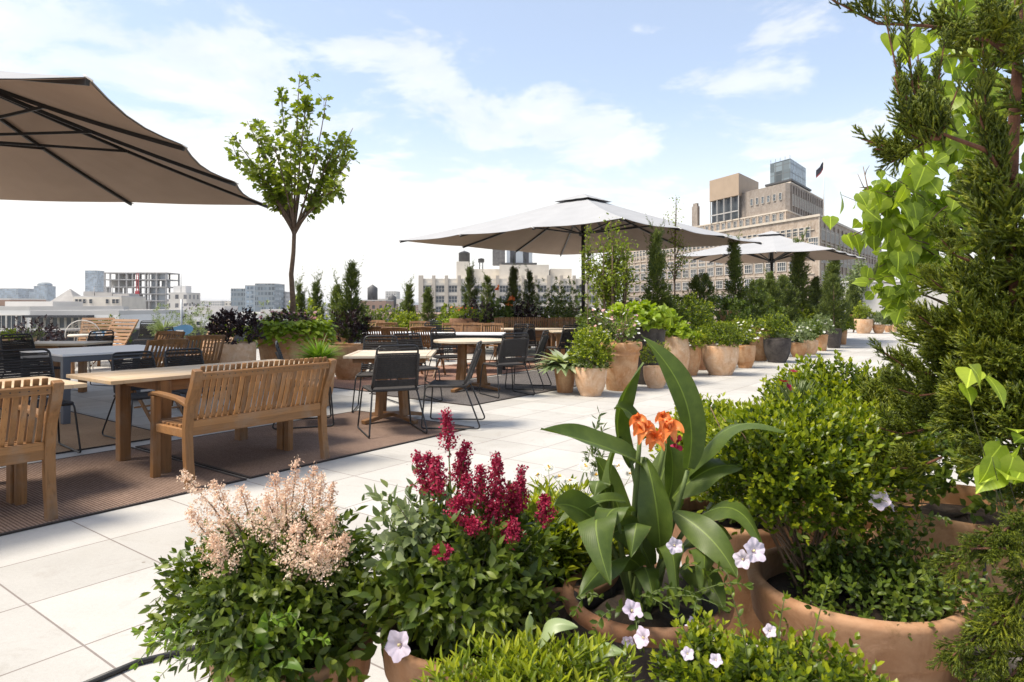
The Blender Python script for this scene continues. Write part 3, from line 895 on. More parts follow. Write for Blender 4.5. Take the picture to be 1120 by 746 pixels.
# --- generic city blocks
def block(name, label, px0, px1, ytop, D, depth, mat, zb=-32, cat='building', group=None, roof=True):
    xa, xb = W(px0, 0, D).x, W(px1, 0, D).x; zt = HC - (ytop - HY) / FP * D
    o = thing(name, label, cat, ((xa + xb) / 2, D + depth / 2, zb), 0, group)
    w = xb - xa; h = zt - zb
    mb = MB(); mb.box((0, 0, h / 2), (w, depth, h)); mb.build('wall', mat, o)
    if roof:
        mb = MB()
        p = max(.25, w * .012)
        for s in (-1, 1):
            mb.box((s * (w / 2 - p / 2), 0, h + p * .8), (p, depth, p * 1.6)); mb.box((0, s * (depth / 2 - p / 2), h + p * .8), (w - 2 * p, p, p * 1.6))
        mb.build('roof_edge', M['roofing'], o)
    return o, w, h, zt
glassy = m_grid_facade('blue glass tower', (.34, .38, .41), (.20, .25, .30), 3.2, 3.3, .72, .7, .3)
glassy2 = m_grid_facade('slate glass block', (.24, .27, .285), (.13, .16, .185), 2.6, 3.6, .75, .6, .25)
pale_f = m_grid_facade('pale facade', (.56, .53, .48), (.10, .10, .105), 3.4, 3.5, .42, .5)
cream_f = m_grid_facade('cream facade', (.64, .58, .49), (.12, .11, .10), 4.2, 3.6, .4, .5)
grey_f = m_grid_facade('grey facade', (.40, .39, .38), (.07, .07, .075), 3.0, 3.3, .5, .5)
brick_f = m_grid_facade('brown brick facade', (.30, .20, .15), (.06, .06, .06), 3.2, 3.3, .4, .5)
block('glass_tower', 'wide pale blue glass tower at the far left edge of the skyline', -14, 20, 316, 1150, 40, glassy)
block('glass_tower', 'short blue glass block right beside the wide far left tower', 20.5, 27, 321, 1180, 30, glassy)
o, w, h, zt = block('glass_tower', 'round topped blue glass tower left of the pyramid roof', 37, 51, 313, 1100, 22, glassy)
mb = MB(); mb.lathe([(w * .5, 0), (w * .5, 3.5), (w * .36, 6.0), (0, 7.0)], 20, (0, 0, h)); mb.build('roof_cap', glassy2, o)
block('glass_tower', 'low blue glass block against the round topped tower', 32, 37, 320, 1120, 20, glassy)
block('glass_tower', 'slender blue glass tower rising behind the cream rooftops', 93, 106, 296, 1200, 22, glassy)
# pyramid
o, w, h, zt = block('pyramid_house', 'squat building with a grey pyramid roof on the left skyline', 53, 82, 333.5, 260, 10, M['tanpanel'], roof=False)
mb = MB(); q = .9; zt2 = (333.5 - 315.5) / FP * 260
mb.add([(-w / 2 - q, -5 - q, h), (w / 2 + q, -5 - q, h), (w / 2 + q, 5 + q, h), (-w / 2 - q, 5 + q, h), (0, 0, h + zt2)], [(0, 1, 4), (1, 2, 4), (2, 3, 4), (3, 0, 4), (3, 2, 1, 0)])
mb.build('roof', m_plain('grey slate roof', (.30, .285, .27), .8, 0, .15, .5), o)
# cream building with rooftop sheds
o, w, h, zt = block('cream_building', 'cream walled building with small dark windows left of the open concrete frame', 80, 133, 325, 210, 14, M['cream'])
wq = window_mesh(.95, 1.35, 1, 2, .15)
for px, py in ((84, 329.5), (88, 329.5), (92.5, 329.5), (99.5, 329.5), (117.5, 329.5), (124.5, 329.5), (128.5, 329.5), (119.5, 339), (124.5, 339), (129, 339)):
    ob = bpy.data.objects.new('window', wq); COL.objects.link(ob); ob.parent = o
    ob.location = ((px - 106.5) / FP * 210, -7.01, h - (py - 325) / FP * 210)
mb = MB(); 
for a, b, y in ((80, 92, 318.5), (93, 112, 319.5), (113, 131, 321)): mb.box((((a + b) / 2 - 106.5) / FP * 210, 1, h + (325 - y) / FP * 210 / 2), ((b - a) / FP * 210, 6, (325 - y) / FP * 210))
for a in (90, 110.5): mb.tube([((a - 106.5) / FP * 210, -1, h), ((a - 106.5) / FP * 210, -1, h + 3.3)], .1, 6)
mb.build('rooftop_shed', M['concrete'], o)
# open concrete frame under construction
fr = thing('concrete_frame_building', 'unfinished open concrete frame building with a red hoist mast', 'building', W(149, 333, 290))
def fx(px): return (px - 149) / FP * 290
def fz(py): return (333 - py) / FP * 290
for py in (298.6, 306, 314, 321.5, 329):
    mb = MB(); mb.box((0, 5, fz(py)), (fx(183) - fx(115), 12, .45)); mb.build('floor_slab', M['concrete'], fr)
for px in (115.5, 121.5, 131, 139.5, 146, 153, 160, 164, 172, 182.6):
    for y in (-.6, 10.4):
        mb = MB(); mb.box((fx(px), y, (fz(298.6) - 34) / 2), (.55, .55, fz(298.6) + 34 - .3)); mb.build('column', M['concrete'], fr)
for a, b, y0, y1, y in ((164, 171.5, 298.9, 340, 1.2), (173, 182, 306.3, 313.8, 3), (173.5, 182.3, 314.3, 340, .2), (116, 138, 306.3, 314, 4.0), (122, 131, 299, 305.6, 3), (116, 139, 321.8, 340, 1), (140, 163, 329.5, 345, 2), (131.5, 139, 299, 305.6, 6), (140.5, 145.5, 306.5, 313.6, 6), (116, 121, 314.4, 321.2, .3), (123, 131, 314.4, 321.2, 2), (146.5, 152, 322, 328.6, 3), (172.2, 182.3, 322, 340, .3), (173, 182, 299, 305.6, 1), (154, 160, 314.5, 321, 7)):
    mb = MB(); mb.box(((fx(a) + fx(b)) / 2, y, (fz(y0) + fz(y1)) / 2), (fx(b) - fx(a), .4, fz(y0) - fz(y1))); mb.build('wall_panel', M['concrete'] if a < 160 else M['galv'], fr)
mb = MB()
for s in (-.45, .45): mb.box((fx(152.5) + s, -1.6, (fz(299.5) - 20) / 2), (.22, .22, fz(299.5) + 20))
for k in range(30): mb.box((fx(152.5), -1.6, fz(299.5) - k * .9), (1.0, .15, .15))
mb.box((fx(152.5), -1.6, fz(321)), (1.5, .9, 2.0)); mb.build('hoist_mast', M['redpaint'], fr)
mb = MB(); mb.box((fx(146), -4, fz(339)), (fx(156) - fx(133), 3, 2.2)); mb.build('shed', M['galv'], fr)
o, w, h, zt = block('white_building', 'small white building with a rooftop shed right of the concrete frame', 184.5, 204, 321, 270, 12, pale_f)
mb = MB(); mb.box((-1, 0, h + 1.6), (5, 5, 3.2)); mb.build('rooftop_shed', M['white_wall'], o)
mb = MB(); mb.tube([(.9, -5, h), (.9, -5, h + 8)], .12, 6); mb.build('mast', M['galv'], o)
block('slate_building', 'low slate grey glass block on the skyline left of the young tree trunk', 252.5, 270, 316, 520, 20, glassy2)
block('slate_building', 'middle slate grey glass block with bright corner left of the tree trunk', 268, 281, 312.5, 500, 20, glassy)
block('slate_building', 'tallest slate grey glass block directly left of the tree trunk', 279, 300, 310.5, 480, 22, glassy2)
block('slate_building', 'stepped slate grey block right behind the tree trunk', 299.5, 312.5, 319.5, 500, 20, grey_f)
# small rooftop tanks on skyline
for px, y0, y1, lab in ((407.5, 315, 329, 'dark round roof tank on the skyline between the conifers'), (429, 325, 335, 'small dark roof tank with pointed cap near the loft building')):
    D = 330; r = (11 if px < 420 else 9) / 2 / FP * D; z1 = (333 - y0) / FP * D; z0 = (333 - y1) / FP * D
    tk = thing('water_tank', lab, 'water tank', W(px, 333, D))
    mb = MB(); mb.lathe([(0, z1 + r * .7), (r, z1), (r, z0), (0, z0)], 18); mb.build('barrel', M['darksteel'], tk)
    mb = MB()
    for a in range(4): mb.box((r * .7 * math.cos(a * 1.57 + .78), r * .7 * math.sin(a * 1.57 + .78), (z0 - 20) / 2), (.4, .4, z0 + 20))
    mb.build('leg', M['darksteel'], tk)
block('low_building', 'dark gabled warehouse under the skyline roof tank', 394, 422, 329, 300, 20, brick_f)
block('low_building', 'pale block on the horizon beside the pointed roof tank', 421.5, 433.5, 319, 900, 30, pale_f)
# neighbour roofs close by on the left
D = 62
o, w, h, zt = block('neighbour_building', 'long white neighbour building with a strip of tall dark windows below its roof', 33, 130, 344.5, D, 16, M['white_wall'])
wq = window_mesh(.50, .98, 1, 1, .1)
for i in range(9):
    ob = bpy.data.objects.new('window', wq); COL.objects.link(ob); ob.parent = o; ob.location = ((38 + i * 7.6 - 81.5) / FP * D, -8.01, h - (353 - 344.5) / FP * D)
mb = MB(); mb.box(((68 - 81.5) / FP * D, -8.4, h - .12), (70 / FP * D, 1.4, .22)); mb.build('awning', M['slate'], o)
o, w, h, zt = block('neighbour_building', 'white plastered neighbour building with grey doors at the left edge', -90, 32, 339.5, 66, 16, M['white_wall'])
wq = window_mesh(.9, 1.3, 2, 1, .1)
for i in range(5):
    ob = bpy.data.objects.new('window', wq); COL.objects.link(ob); ob.parent = o; ob.location = ((-20 + i * 11 + 29) / FP * 66, -8.01, h - (352 - 339.5) / FP * 66)
mb = MB(); mb.box((2.2, -1, h + .45), (5, 5, .9)); mb.build('rooftop_shed', M['roofing'], o)
o, w, h, zt = block('neighbour_building', 'long low white roof with parapets right of the strip windows', 131, 330, 347, 74, 18, M['white_wall'])
wq = window_mesh(.6, .9, 1, 1, .1)
for i in range(6):
    ob = bpy.data.objects.new('window', wq); COL.objects.link(ob); ob.parent = o; ob.location = ((137 + i * 27 - 230.5) / FP * 74, -9.01, h - (356 - 347) / FP * 74)
mb = MB(); mb.box((-4, 0, h + .6), (5, 4, 1.2)); mb.box((4, 1, h + .4), (3, 4, .8)); mb.build('rooftop_shed', M['concrete'], o)
block('neighbour_building', 'flat dark roofed building behind the strip of tall windows', 60, 88, 338.5, 95, 12, grey_f)
block('neighbour_building', 'brown corner building peeping over the white roofs at far left', -60, 11, 328, 180, 14, brick_f)
# roofs of the far city
mats = [pale_f, cream_f, grey_f, brick_f, M['white_wall'], M['concrete'], M['cream']]
lab = 'low roof in the hazy mass of the distant city'
for i in range(120):
    D = 150 * (22 ** (rng.random() ** 1.15)); px = rng.uniform(-60, 760)
    if 95 < D < 260 and (440 < px < 700 or px > 700): continue
    w = rng.uniform(9, 26) * (1 + D / 1400)
    yt = 333 + FP * rng.uniform(2.0, 16) / D
    if D < 400 and px < 230: yt = max(yt, 346)
    block('city_block', lab, px - w / D * FP / 2, px + w / D * FP / 2, yt, D, w * rng.uniform(.6, 1.2), mats[rng.integers(len(mats))], group='distant city roofs', roof=False)
for i in range(80):
    D = rng.uniform(320, 1500); px = rng.uniform(-20, 455); w = rng.uniform(8, 22) * (1 + D / 1600)
    if D < 620 and (105 < px < 215 or 245 < px < 320): continue
    block('city_block', lab, px - w / D * FP / 2, px + w / D * FP / 2, rng.uniform(326.5, 337), D, w * rng.uniform(.6, 1.2), mats[rng.integers(len(mats))], group='distant city roofs', roof=False)

# ------------------------------------------------------------------ furniture kinds (local front = +y)
def face(dx, dy):
    """rotation that turns local +y to (dx, dy)"""
    return math.atan2(dy, dx) - math.pi / 2


def arc(p0, p1, p2, n=6):
    p0, p1, p2 = Vector(p0), Vector(p1), Vector(p2)
    return [(p0 * (1 - t) ** 2 + p1 * 2 * t * (1 - t) + p2 * t * t) for t in [i / n for i in range(n + 1)]]


def make_rope_chair(label, loc, rz, group):
    r = thing('rope_chair', label, 'chair', loc, rz, group)
    for s in (-1, 1):
        mb = MB()
        top_f = Vector((s * .235, .20, .435)); top_r = Vector((s * .225, -.17, .43))
        pts = [top_f + Vector((0, -.03, .0))] + arc(top_f, top_f + Vector((s * .008, .035, -.01)), top_f + Vector((s * .012, .035, -.06)), 4)
        pts += arc((s * .278, .262, .05), (s * .281, .275, .009), (s * .281, .225, .009), 5)
        pts += arc((s * .285, -.30, .009), (s * .285, -.355, .009), (s * .283, -.335, .055), 5)
        pts += arc((s * .232, -.20, .39), (s * .225, -.185, .43), (s * .225, -.13, .433), 4)
        mb.tube(pts, .0085, 8); mb.build('sled_leg', M['steel'], r)
    mb = MB()
    w0, w1 = .222, .205
    b0 = Vector((0, -.185, .44)); b1 = Vector((0, -.315, .885))
    lp = [Vector((-w0, b0.y + .04, b0.z)), Vector((-w0, b0.y, b0.z + .03))]
    lp += arc((-w1, b1.y + .015, b1.z - .06), (-w1, b1.y, b1.z), (-w1 + .06, b1.y, b1.z), 5)
    lp += arc((w1 - .06, b1.y, b1.z), (w1, b1.y, b1.z), (w1, b1.y + .015, b1.z - .06), 5)
    lp += [Vector((w0, b0.y, b0.z + .03)), Vector((w0, b0.y + .04, b0.z))]
    mb.tube(lp, .0105, 8); mb.build('back_frame', M['steel'], r)
    mb = MB()
    n = 33
    for i in range(n):
        t = (i + .8) / (n + 1.2)
        if i in (n - 3, n - 4, 6): continue
        z = b0.z + .03 + (b1.z - b0.z - .05) * t; y = b0.y + (b1.y - b0.y) * t
        w = w0 + (w1 - w0) * t + .004
        if t > .9: w -= .02
        sag = -.012
        mb.tube([(-w, y, z), (-w * .5, y + sag * .8, z), (0, y + sag, z), (w * .5, y + sag * .8, z), (w, y, z)], .0058, 5, cap=False)
        if i % 2 == 0: mb.tube([(-w, y + .012, z + .005), (0, y + .006, z + .006), (w, y + .012, z + .005)], .0048, 4, cap=False)
    for s in (-1, 1):
        q = [(s * (w0 + (w1 - w0) * t), b0.y + (b1.y - b0.y) * t, b0.z + .03 + (b1.z - b0.z - .1) * t) for t in np.linspace(0, .95, 6)]
        mb.tube(q, .0165, 6)
    mb.build('backrest', M['rope'], r)
    mb = MB()
    for i in range(28):
        y = -.175 + i * .0143
        sg = -.012 * math.sin(math.pi * i / 27)
        mb.tube([(-.232, y, .437), (0, y, .428 + sg), (.232, y, .437)], .0068, 5, cap=False)
    for s in (-1, 1): mb.tube([(s * .228, -.19, .437), (s * .232, .21, .437)], .016, 6)
    mb.tube([(-.232, .212, .437), (.232, .212, .437)], .016, 6); mb.tube([(-.222, -.185, .437), (.222, -.185, .437)], .014, 6)
    mb.build('seat', M['rope'], r)
    return r


def make_folding_chair(label, loc, rz, group):
    r = thing('folding_chair', label, 'chair', loc, rz, group)
    for s in (-1, 1):
        mb = MB(); mb.strip([(s * .225, .27, 0), (s * .225, .02, .40), (s * .225, -.17, .70), (s * .225, -.27, .90)], .022, .04); mb.build('leg', M['woodz'], r, .003)
        mb = MB(); mb.strip([(s * .195, -.30, 0), (s * .195, -.06, .24), (s * .195, .20, .435)], .022, .038); mb.build('leg', M['woodz'], r, .003)
    mb = MB()
    mb.strip([(-.213, -.262, .875), (0, -.285, .885), (.213, -.262, .875)], .055, .022, (0, -.35, .93)); mb.strip([(-.213, -.12, .56), (0, -.135, .56), (.213, -.12, .56)], .045, .02, (0, -.35, .93))
    for i in range(9):
        x = -.17 + i * .0425; k = -.022 * (1 - (x / .21) ** 2)
        mb.strip([(x, -.105 + k, .55), (x, -.20 + k, .74), (x, -.262 + k, .87)], .026, .009)
    mb.build('backrest', M['woodz'], r, .002)
    mb = MB()
    for i in range(8): mb.box((0, -.17 + i * .052, .437 + .012 * abs(i - 3.5) / 3.5), (.40, .042, .014))
    for s in (-1, 1): mb.bar((s * .175, -.2, .418), (s * .175, .22, .418), .02, .03)
    mb.build('seat', M['woodx'], r, .002)
    mb = MB(); mb.tube([(-.19, .06, .15), (.19, .06, .15)], .011, 6); mb.tube([(-.19, -.18, .13), (.19, -.18, .13)], .011, 6); mb.build('stretcher', M['woodx'], r)
    return r


def make_bench(label, loc, rz, ln=1.22, tall=0., group='slatted teak benches'):
    r = thing('garden_bench', label, 'bench', loc, rz, group)
    h = ln / 2 - .035
    ty = -.365 - tall * .3; tz = .855 + tall
    for s in (-1, 1):
        mb = MB(); mb.strip([(s * h, -.27, 0), (s * h, -.235, .22), (s * h, -.225, .42), (s * h, -.26, .60), (s * h, (ty - .26) / 2 - .02, .60 + (tz - .6) * .55), (s * h, ty, tz - .01)], .06, .052); mb.build('rear_leg', M['woodz'], r, .006)
        mb = MB(); mb.strip([(s * h, .245, 0), (s * h, .235, .62)], .058, .055); mb.build('front_leg', M['woodz'], r, .006)
        mb = MB(); mb.strip([(s * h, -.27, .585), (s * h, -.12, .622), (s * h, .08, .635), (s * h, .24, .64), (s * h, .30, .625)], .062, .026); mb.build('armrest', M['woody'], r, .005)
    mb = MB()
    mb.strip([(-h, -.232, .40), (h, -.232, .40)], .062, .026, (0, 0, 1)); mb.strip([(-h, .225, .385), (h, .225, .385)], .065, .028, (0, 0, 1))
    for s in (-1, 1): mb.strip([(s * (h - .002), -.23, .385), (s * (h - .002), .21, .385)], .034, .06, (1, 0, 0))
    mb.build('seat_frame', M['woodx'], r, .004)
    mb = MB()
    for i in range(8):
        y = -.20 + i * .060
        mb.box((0, y, .418 + .016 * ((i - 4.2) / 4) ** 2 + .004), (2 * h - .03, .046, .018))
    mb.build('seat', M['woodx'], r, .003)
    mb = MB()
    d = Vector((0, ty + .26, tz - .6)).normalized()
    def by(z): return -.232 + (0 if z < .45 else (z - .45) / (tz - .45)) * (ty + .232)
    rail = tz - .055
    mb.strip([(-h + .03, by(rail) - .004, rail), (h - .03, by(rail) - .004, rail)], .052, .030, Vector((0, ty + .232, tz - .45)))
    mb.strip([(-h + .03, by(.455), .452), (h - .03, by(.455), .452)], .05, .028, (0, 0, 1))
    o = mb.build('back_rail', M['woodx'], r, .004)
    mb = MB(); n = int(round(ln * 20))
    for i in range(n):
        x = -h + .055 + i * (2 * h - .11) / (n - 1)
        mb.strip([(x, by(.45) + .028, .44), (x, by(.6) + .022, .60), (x, by(rail) + .026, rail), (x, by(tz) + .027, tz + .012)], .031, .014)
    mb.build('backrest', M['woodz'], r, .003)
    mb = MB()
    for i in range(0, n):
        x = -h + .055 + i * (2 * h - .11) / (n - 1)
        mb.tube([(x, by(rail) - .021, rail), (x, by(rail) - .0185, rail)], .0045, 6)
    mb.build('bolt', M['steel'], o)
    return r


def make_long_table(label, loc, rz, ln, wd, top='palex', legs='wood', h=.75, group=None):
    """x = length"""
    r = thing('dining_table', label, 'table', loc, rz, group)
    mb = MB(); n = max(4, int(round(wd / .11)))
    for i in range(n):
        y = -wd / 2 + (i + .5) * wd / n
        mb.box((0, y, h - .014), (ln - .18, wd / n - .004, .028))
    for s in (-1, 1): mb.box((s * (ln / 2 - .045), 0, h - .014), (.088, wd, .028))
    mb.build('tabletop', M[top], r, .003)
    mb = MB(); lx_, ly = ln / 2 - .40, wd / 2 - .06
    if ln < 1.6: lx_ = ln / 2 - .12
    for s in (-1, 1):
        mb.box((0, s * (ly - .01), h - .075), (lx_ * 2 - .09, .025, .085)); mb.box((s * (lx_ - .01), 0, h - .075), (.025, ly * 2 - .09, .085))
    mb.build('apron', M[legs + 'x'], r, .003)
    for sx in (-1, 1):
        for sy in (-1, 1):
            mb = MB(); mb.box((sx * lx_, sy * ly, (h - .03) / 2), (.088, .088, h - .03)); mb.build('leg', M[legs + 'z'], r, .007)
    return r


def make_metal_table(label, loc, rz, ln, wd, h=.75, top='white_top', leg='grey_metal', group=None):
    r = thing('dining_table', label, 'table', loc, rz, group)
    mb = MB(); mb.box((0, 0, h - .012), (ln, wd, .024)); mb.build('tabletop', M[top], r, .005)
    mb = MB()
    for s in (-1, 1): mb.box((0, s * (wd / 2 - .03), h - .056), (ln - .14, .04, .062)); mb.box((s * (ln / 2 - .03), 0, h - .056), (.04, wd - .14, .062))
    mb.build('apron', M[leg], r, .004)
    for sx in (-1, 1):
        for sy in (-1, 1):
            mb = MB(); mb.box((sx * (ln / 2 - .045), sy * (wd / 2 - .045), (h - .026) / 2), (.075, .075, h - .026)); mb.build('leg', M[leg], r, .006)
    return r


def make_pedestal(label, loc, rz, size, rnd=False, group=None, h=.75):
    r = thing('pedestal_table', label, 'table', loc, rz, group)
    mb = MB(); a = size / 2
    if rnd:
        n = 9
        for i in range(n):
            y0, y1 = -a + i * size / n + .002, -a + (i + 1) * size / n - .002
            pts = []
            for k in range(9):
                y = y0 + (y1 - y0) * k / 8; x = math.sqrt(max(0, a * a - y * y)); pts.append((x, y))
            poly = pts + [(-x, y) for x, y in reversed(pts)]
            m_ = len(poly)
            mb.add([(x, y, h - .03) for x, y in poly] + [(x, y, h) for x, y in poly], [tuple(reversed(range(m_))), tuple(range(m_, 2 * m_))] + [(k, (k + 1) % m_, m_ + (k + 1) % m_, m_ + k) for k in range(m_)])
    else:
        for i in range(7):
            for j in range(2):
                mb.box((-a + .055 + (size - .11) * (j + .5) / 2, -a + .055 + (i + .5) * (size - .11) / 7, h - .014), ((size - .11) / 2 - .004, (size - .11) / 7 - .004, .026))
        for s in (-1, 1): mb.box((s * (a - .026), 0, h - .014), (.05, size, .028)); mb.box((0, s * (a - .026), h - .014), (size - .106, .05, .028))
    mb.build('tabletop', M['plank'], r, .003)
    mb = MB()
    if not rnd:
        for s in (-1, 1): mb.box((0, s * (a - .09), h - .055), (size - .18, .024, .05)); mb.box((s * (a - .09), 0, h - .055), (.024, size - .21, .05))
    for q in range(2):
        rm = Matrix.Rotation(q * math.pi / 2, 3, 'Z')
        mb.bar(rm @ Vector((-a * .8, 0, h - .06 - q * .03)), rm @ Vector((a * .8, 0, h - .06 - q * .03)), .06, .03)
    mb.build('support', M['woodx'], r, .003)
    for q in range(4):
        rm = Matrix.Rotation(q * math.pi / 2 + math.pi / 4, 3, 'Z')
        mb = MB(); mb.strip([rm @ Vector(p) for p in ((a * .42, 0, .07), (a * .36, 0, .4), (a * .34, 0, h - .05))], .07, .07, rm @ Vector((0, 1, 0))); mb.build('leg', M['woodz'], r, .006)
    for q in range(2):
        rm = Matrix.Rotation(q * math.pi / 2 + math.pi / 4, 3, 'Z')
        mb = MB(); f = a * .86
        mb.strip([rm @ Vector(p) for p in ((-f, 0, .022), (-f * .8, 0, .036), (-f * .4, 0, .062 - q * .0), (0, 0, .072), (f * .4, 0, .062), (f * .8, 0, .036), (f, 0, .022))], .075 - q * .006, .042 - q * .004, rm @ Vector((0, 1, 0)))
        mb.build('foot', M['woodx'], r, .004)
    return r


GB, GC = 'slatted teak benches', 'black rope chairs'
# front benches and their long tables
A0 = Vector((-2.25, 4.73, 0)); A1 = Vector((-1.57, 5.62, 0))
mid = (A0 + A1) / 2
ba = make_bench('slatted teak bench seen from behind in full, between the square table and the cut-off bench', mid + V * .27, UANG)
bb = dup(ba, mid - U * 2.0 + V * .27, UANG, 'slatted teak bench cut off by the left picture edge', GB)
tA = make_long_table('long teak table behind the whole front bench with two rope chairs across', mid + V * .95 + U * .06, UANG, 1.86, .80)
tB = dup(tA, mid - U * 1.95 + V * .95, UANG, 'long teak table behind the cut-off bench at the left edge')
# rope chairs
c0 = make_rope_chair('black rope chair seen from behind at the near side of the small square table', Vector((-1.24, 6.86, 0)), face(-.40, .92), GC)
def chair(x, y, dx, dy, label): return dup(c0, Vector((x, y, .011)), face(dx, dy), label, GC)
c0.location.z = .011
tc = mid + V * .95
chair(-3.60, 6.62, .8, -.6, 'left of two black rope chairs facing us across the whole front bench').scale = (.95, .95, .91)
chair(-3.30, 7.05, .8, -.6, 'right of two black rope chairs facing us across the whole front bench').scale = (.95, .95, .91)
chair(-2.22, 7.28, .93, .3, 'black rope chair beyond the long table, turned right, peeping over the whole bench')
chair(-.66, 7.22, -1, .05, 'black rope chair in profile facing left at the small square table')
chair(-1.64, 8.25, .1, -1, 'black rope chair facing us behind the small square table')
chair(-1.30, 9.0, .5, -.86, 'black rope chair turned sideways between the small square table and the slatted folding chairs')
make_pedestal('small square pedestal table with a pale planked top right of the front bench', Vector((-1.33, 7.50, .011)), R(3), .92)
make_pedestal('round pedestal table on the charcoal grey rug', Vector((-.62, 10.25, .011)), R(15), 1.15, True)
chair(-.10, 9.62, -.50, .87, 'black rope chair seen from behind at the round table')
chair(.22, 10.42, -1, .25, 'black rope chair at the round table, turned left, right of the one seen from behind')
chair(-1.05, 11.0, .35, -.93, 'black rope chair facing us on the far side of the round table')
# right back group
make_long_table('wide teak table in front of the back left slatted bench', Vector((.62, 15.1, .011)), R(4), 1.75, .85, 'plank')
make_long_table('small teak table in front of the back right slatted bench, near the hosta pot', Vector((1.32, 13.7, .011)), R(6), 1.1, .75, 'plank')
chair(.28, 14.0, .1, 1, 'left black rope chair with its back to us at the wide teak table')
chair(1.0, 13.3, -.5, .8, 'black rope chair behind the hosta pot, turned towards the wide teak table')
chair(1.6, 15.6, -.3, -1, 'black rope chair facing us in front of the back right bench')
chair(-.12, 14.9, 1, -.1, 'black rope chair at the left end of the wide teak table')
dup(ba, Vector((.22, 16.9, 0)), face(0, -1), 'tall backed slatted bench under the dark parasol, left of its pole', GB, (1.12, 1, 1.12))
dup(ba, Vector((1.62, 16.7, 0)), face(.05, -1), 'tall backed slatted bench right beside the dark parasol pole', GB, (1.16, 1, 1.12))
# white tables with folding chairs
GF = 'folding slatted teak chairs'
make_metal_table('white topped table right of the middle row of folding chairs', Vector((-1.02, 12.9, 0)), R(-4), 1.75, .9, leg='steel')
make_metal_table('white topped table left in the middle row, behind the square table', Vector((-2.55, 13.2, 0)), R(-4), 1.1, .9, leg='steel')
make_long_table('teak table at the back left of the folding chairs', Vector((-3.35, 15.6, 0)), R(3), 1.5, .8, 'plank')
f0 = make_folding_chair('folding slatted chair with its back to us, leftmost at the middle white tables', Vector((-2.32, 12.15, 0)), face(.12, 1), GF)
def fchair(x, y, dx, dy, label): return dup(f0, Vector((x, y, 0)), face(dx, dy), label, GF)
fchair(-1.96, 11.75, .2, 1, 'nearest folding slatted chair with its back to the camera at the middle white tables')
fchair(-1.50, 12.1, .25, 1, 'folding slatted chair with its back to us, just left of the round table')
fchair(-1.25, 14.15, .05, -1, 'folding slatted chair facing us, left of the three in a row behind the white table')
fchair(-.82, 14.1, .05, -1, 'folding slatted chair facing us, middle of the three in a row behind the white table')
fchair(-.40, 13.9, .05, -1, 'folding slatted chair facing us, right of the three in a row behind the white table')
fchair(-2.72, 15.0, .1, 1, 'folding slatted chair with its back to us at the back teak table')
fchair(-2.15, 15.6, .1, -1, 'folding slatted chair facing us behind the left white table')
fchair(-3.4, 16.5, 0, -1, 'folding slatted chair facing us behind the back left teak table')
fchair(-3.75, 14.7, .3, 1, 'folding slatted chair at the back teak table, beside the ribbed pot')
chair(-1.75, 15.3, .2, -1, 'black rope chair facing us among the back folding chairs')
chair(-.02, 13.6, -1, -.2, 'black rope chair at the right end of the white table beside the folding chairs')
# left group
fchair(-4.02, 7.55, -.86, .5, 'folding slatted chair turned left at the grey metal table, nearest behind the rope chairs').location.z = .011
fchair(-4.00, 8.55, -.7, .7, 'folding slatted chair behind the right rope chair of the long table').location.z = .011
fchair(-4.95, 9.35, -.3, -1, 'folding slatted chair facing us at the far right corner of the grey metal table').location.z = .011
make_metal_table('grey metal table with light top left of the folding chairs', Vector((-4.92, 8.12, .011)), UANG, 1.35, 1.28, top='white_top')
chair(-6.35, 8.9, 1, -.35, 'black rope chair left of the grey metal table, beside the long wooden counter')
chair(-4.10, 5.75, .75, -.65, 'black rope chair across the cut-off bench at the left picture edge')
chair(-6.55, 10.35, -.9, .3, 'black rope chair in profile beyond the grey metal table near the wire dome chair')
chair(-5.75, 11.9, 1, .15, 'black rope chair in profile facing the purple plant pot')
chair(-8.8, 16.2, .3, -1, 'black rope chair by the parapet beside the white striped lounger')
make_long_table('long wooden counter table with small plants at the far left', Vector((-7.35, 9.55, .011)), R(2), 2.9, .7, 'plank')


# loungers of wide slats with wheels
def make_lounger(label, loc, rz, group='slatted wooden loungers'):
    r = thing('sun_lounger', label, 'lounger', loc, rz, group)
    mb = MB()
    for s in (-1, 1): mb.box((s * .36, .1, .30), (.04, 1.9, .09))
    for y in (-.8, 1.0): mb.box((0, y, .30), (.68, .04, .085))
    mb.build('frame', M['woody'], r, .004)
    mb = MB()
    for i in range(11): mb.box((0, -.05 + i * .105, .352), (.68, .075, .018))
    mb.build('seat', M['woodx'], r, .003)
    mb = MB(); d = Vector((0, -.56, .83)).normalized()
    for i in range(9):
        p = Vector((0, -.12, .36)) + d * (.05 + i * .085)
        mb.bar(p + Vector((-.33, 0, 0)), p + Vector((.33, 0, 0)), .018, .062, d)
    for s in (-1, 1): mb.bar(Vector((s * .3, -.12, .34)), Vector((s * .3, -.12, .34)) + d * .78, .03, .035, (0, 1, 0))
    mb.build('backrest', M['woodx'], r, .003)
    for sx in (-1, 1):
        mb = MB(); mb.box((sx * .33, .95, .13), (.055, .055, .26)); mb.build('leg', M['woodz'], r, .004)
        mb = MB(); mb.tube([(sx * .40, -.72, .14), (sx * .44, -.72, .14)], .14, 24, smooth=False); w_ = mb.build('wheel', M['rope'], r, .008)
        mb = MB(); mb.tube([(sx * .34, -.72, .14), (sx * .45, -.72, .14)], .025, 10); mb.build('axle', M['steel'], w_)
        mb = MB(); mb.box((sx * .33, -.72, .22), (.05, .05, .18)); mb.build('leg', M['woodz'], r, .004)
    return r
l0 = make_lounger('slatted wooden lounger left of the purple plant pot', Vector((-5.95, 13.2, 0)), face(-.25, -1))
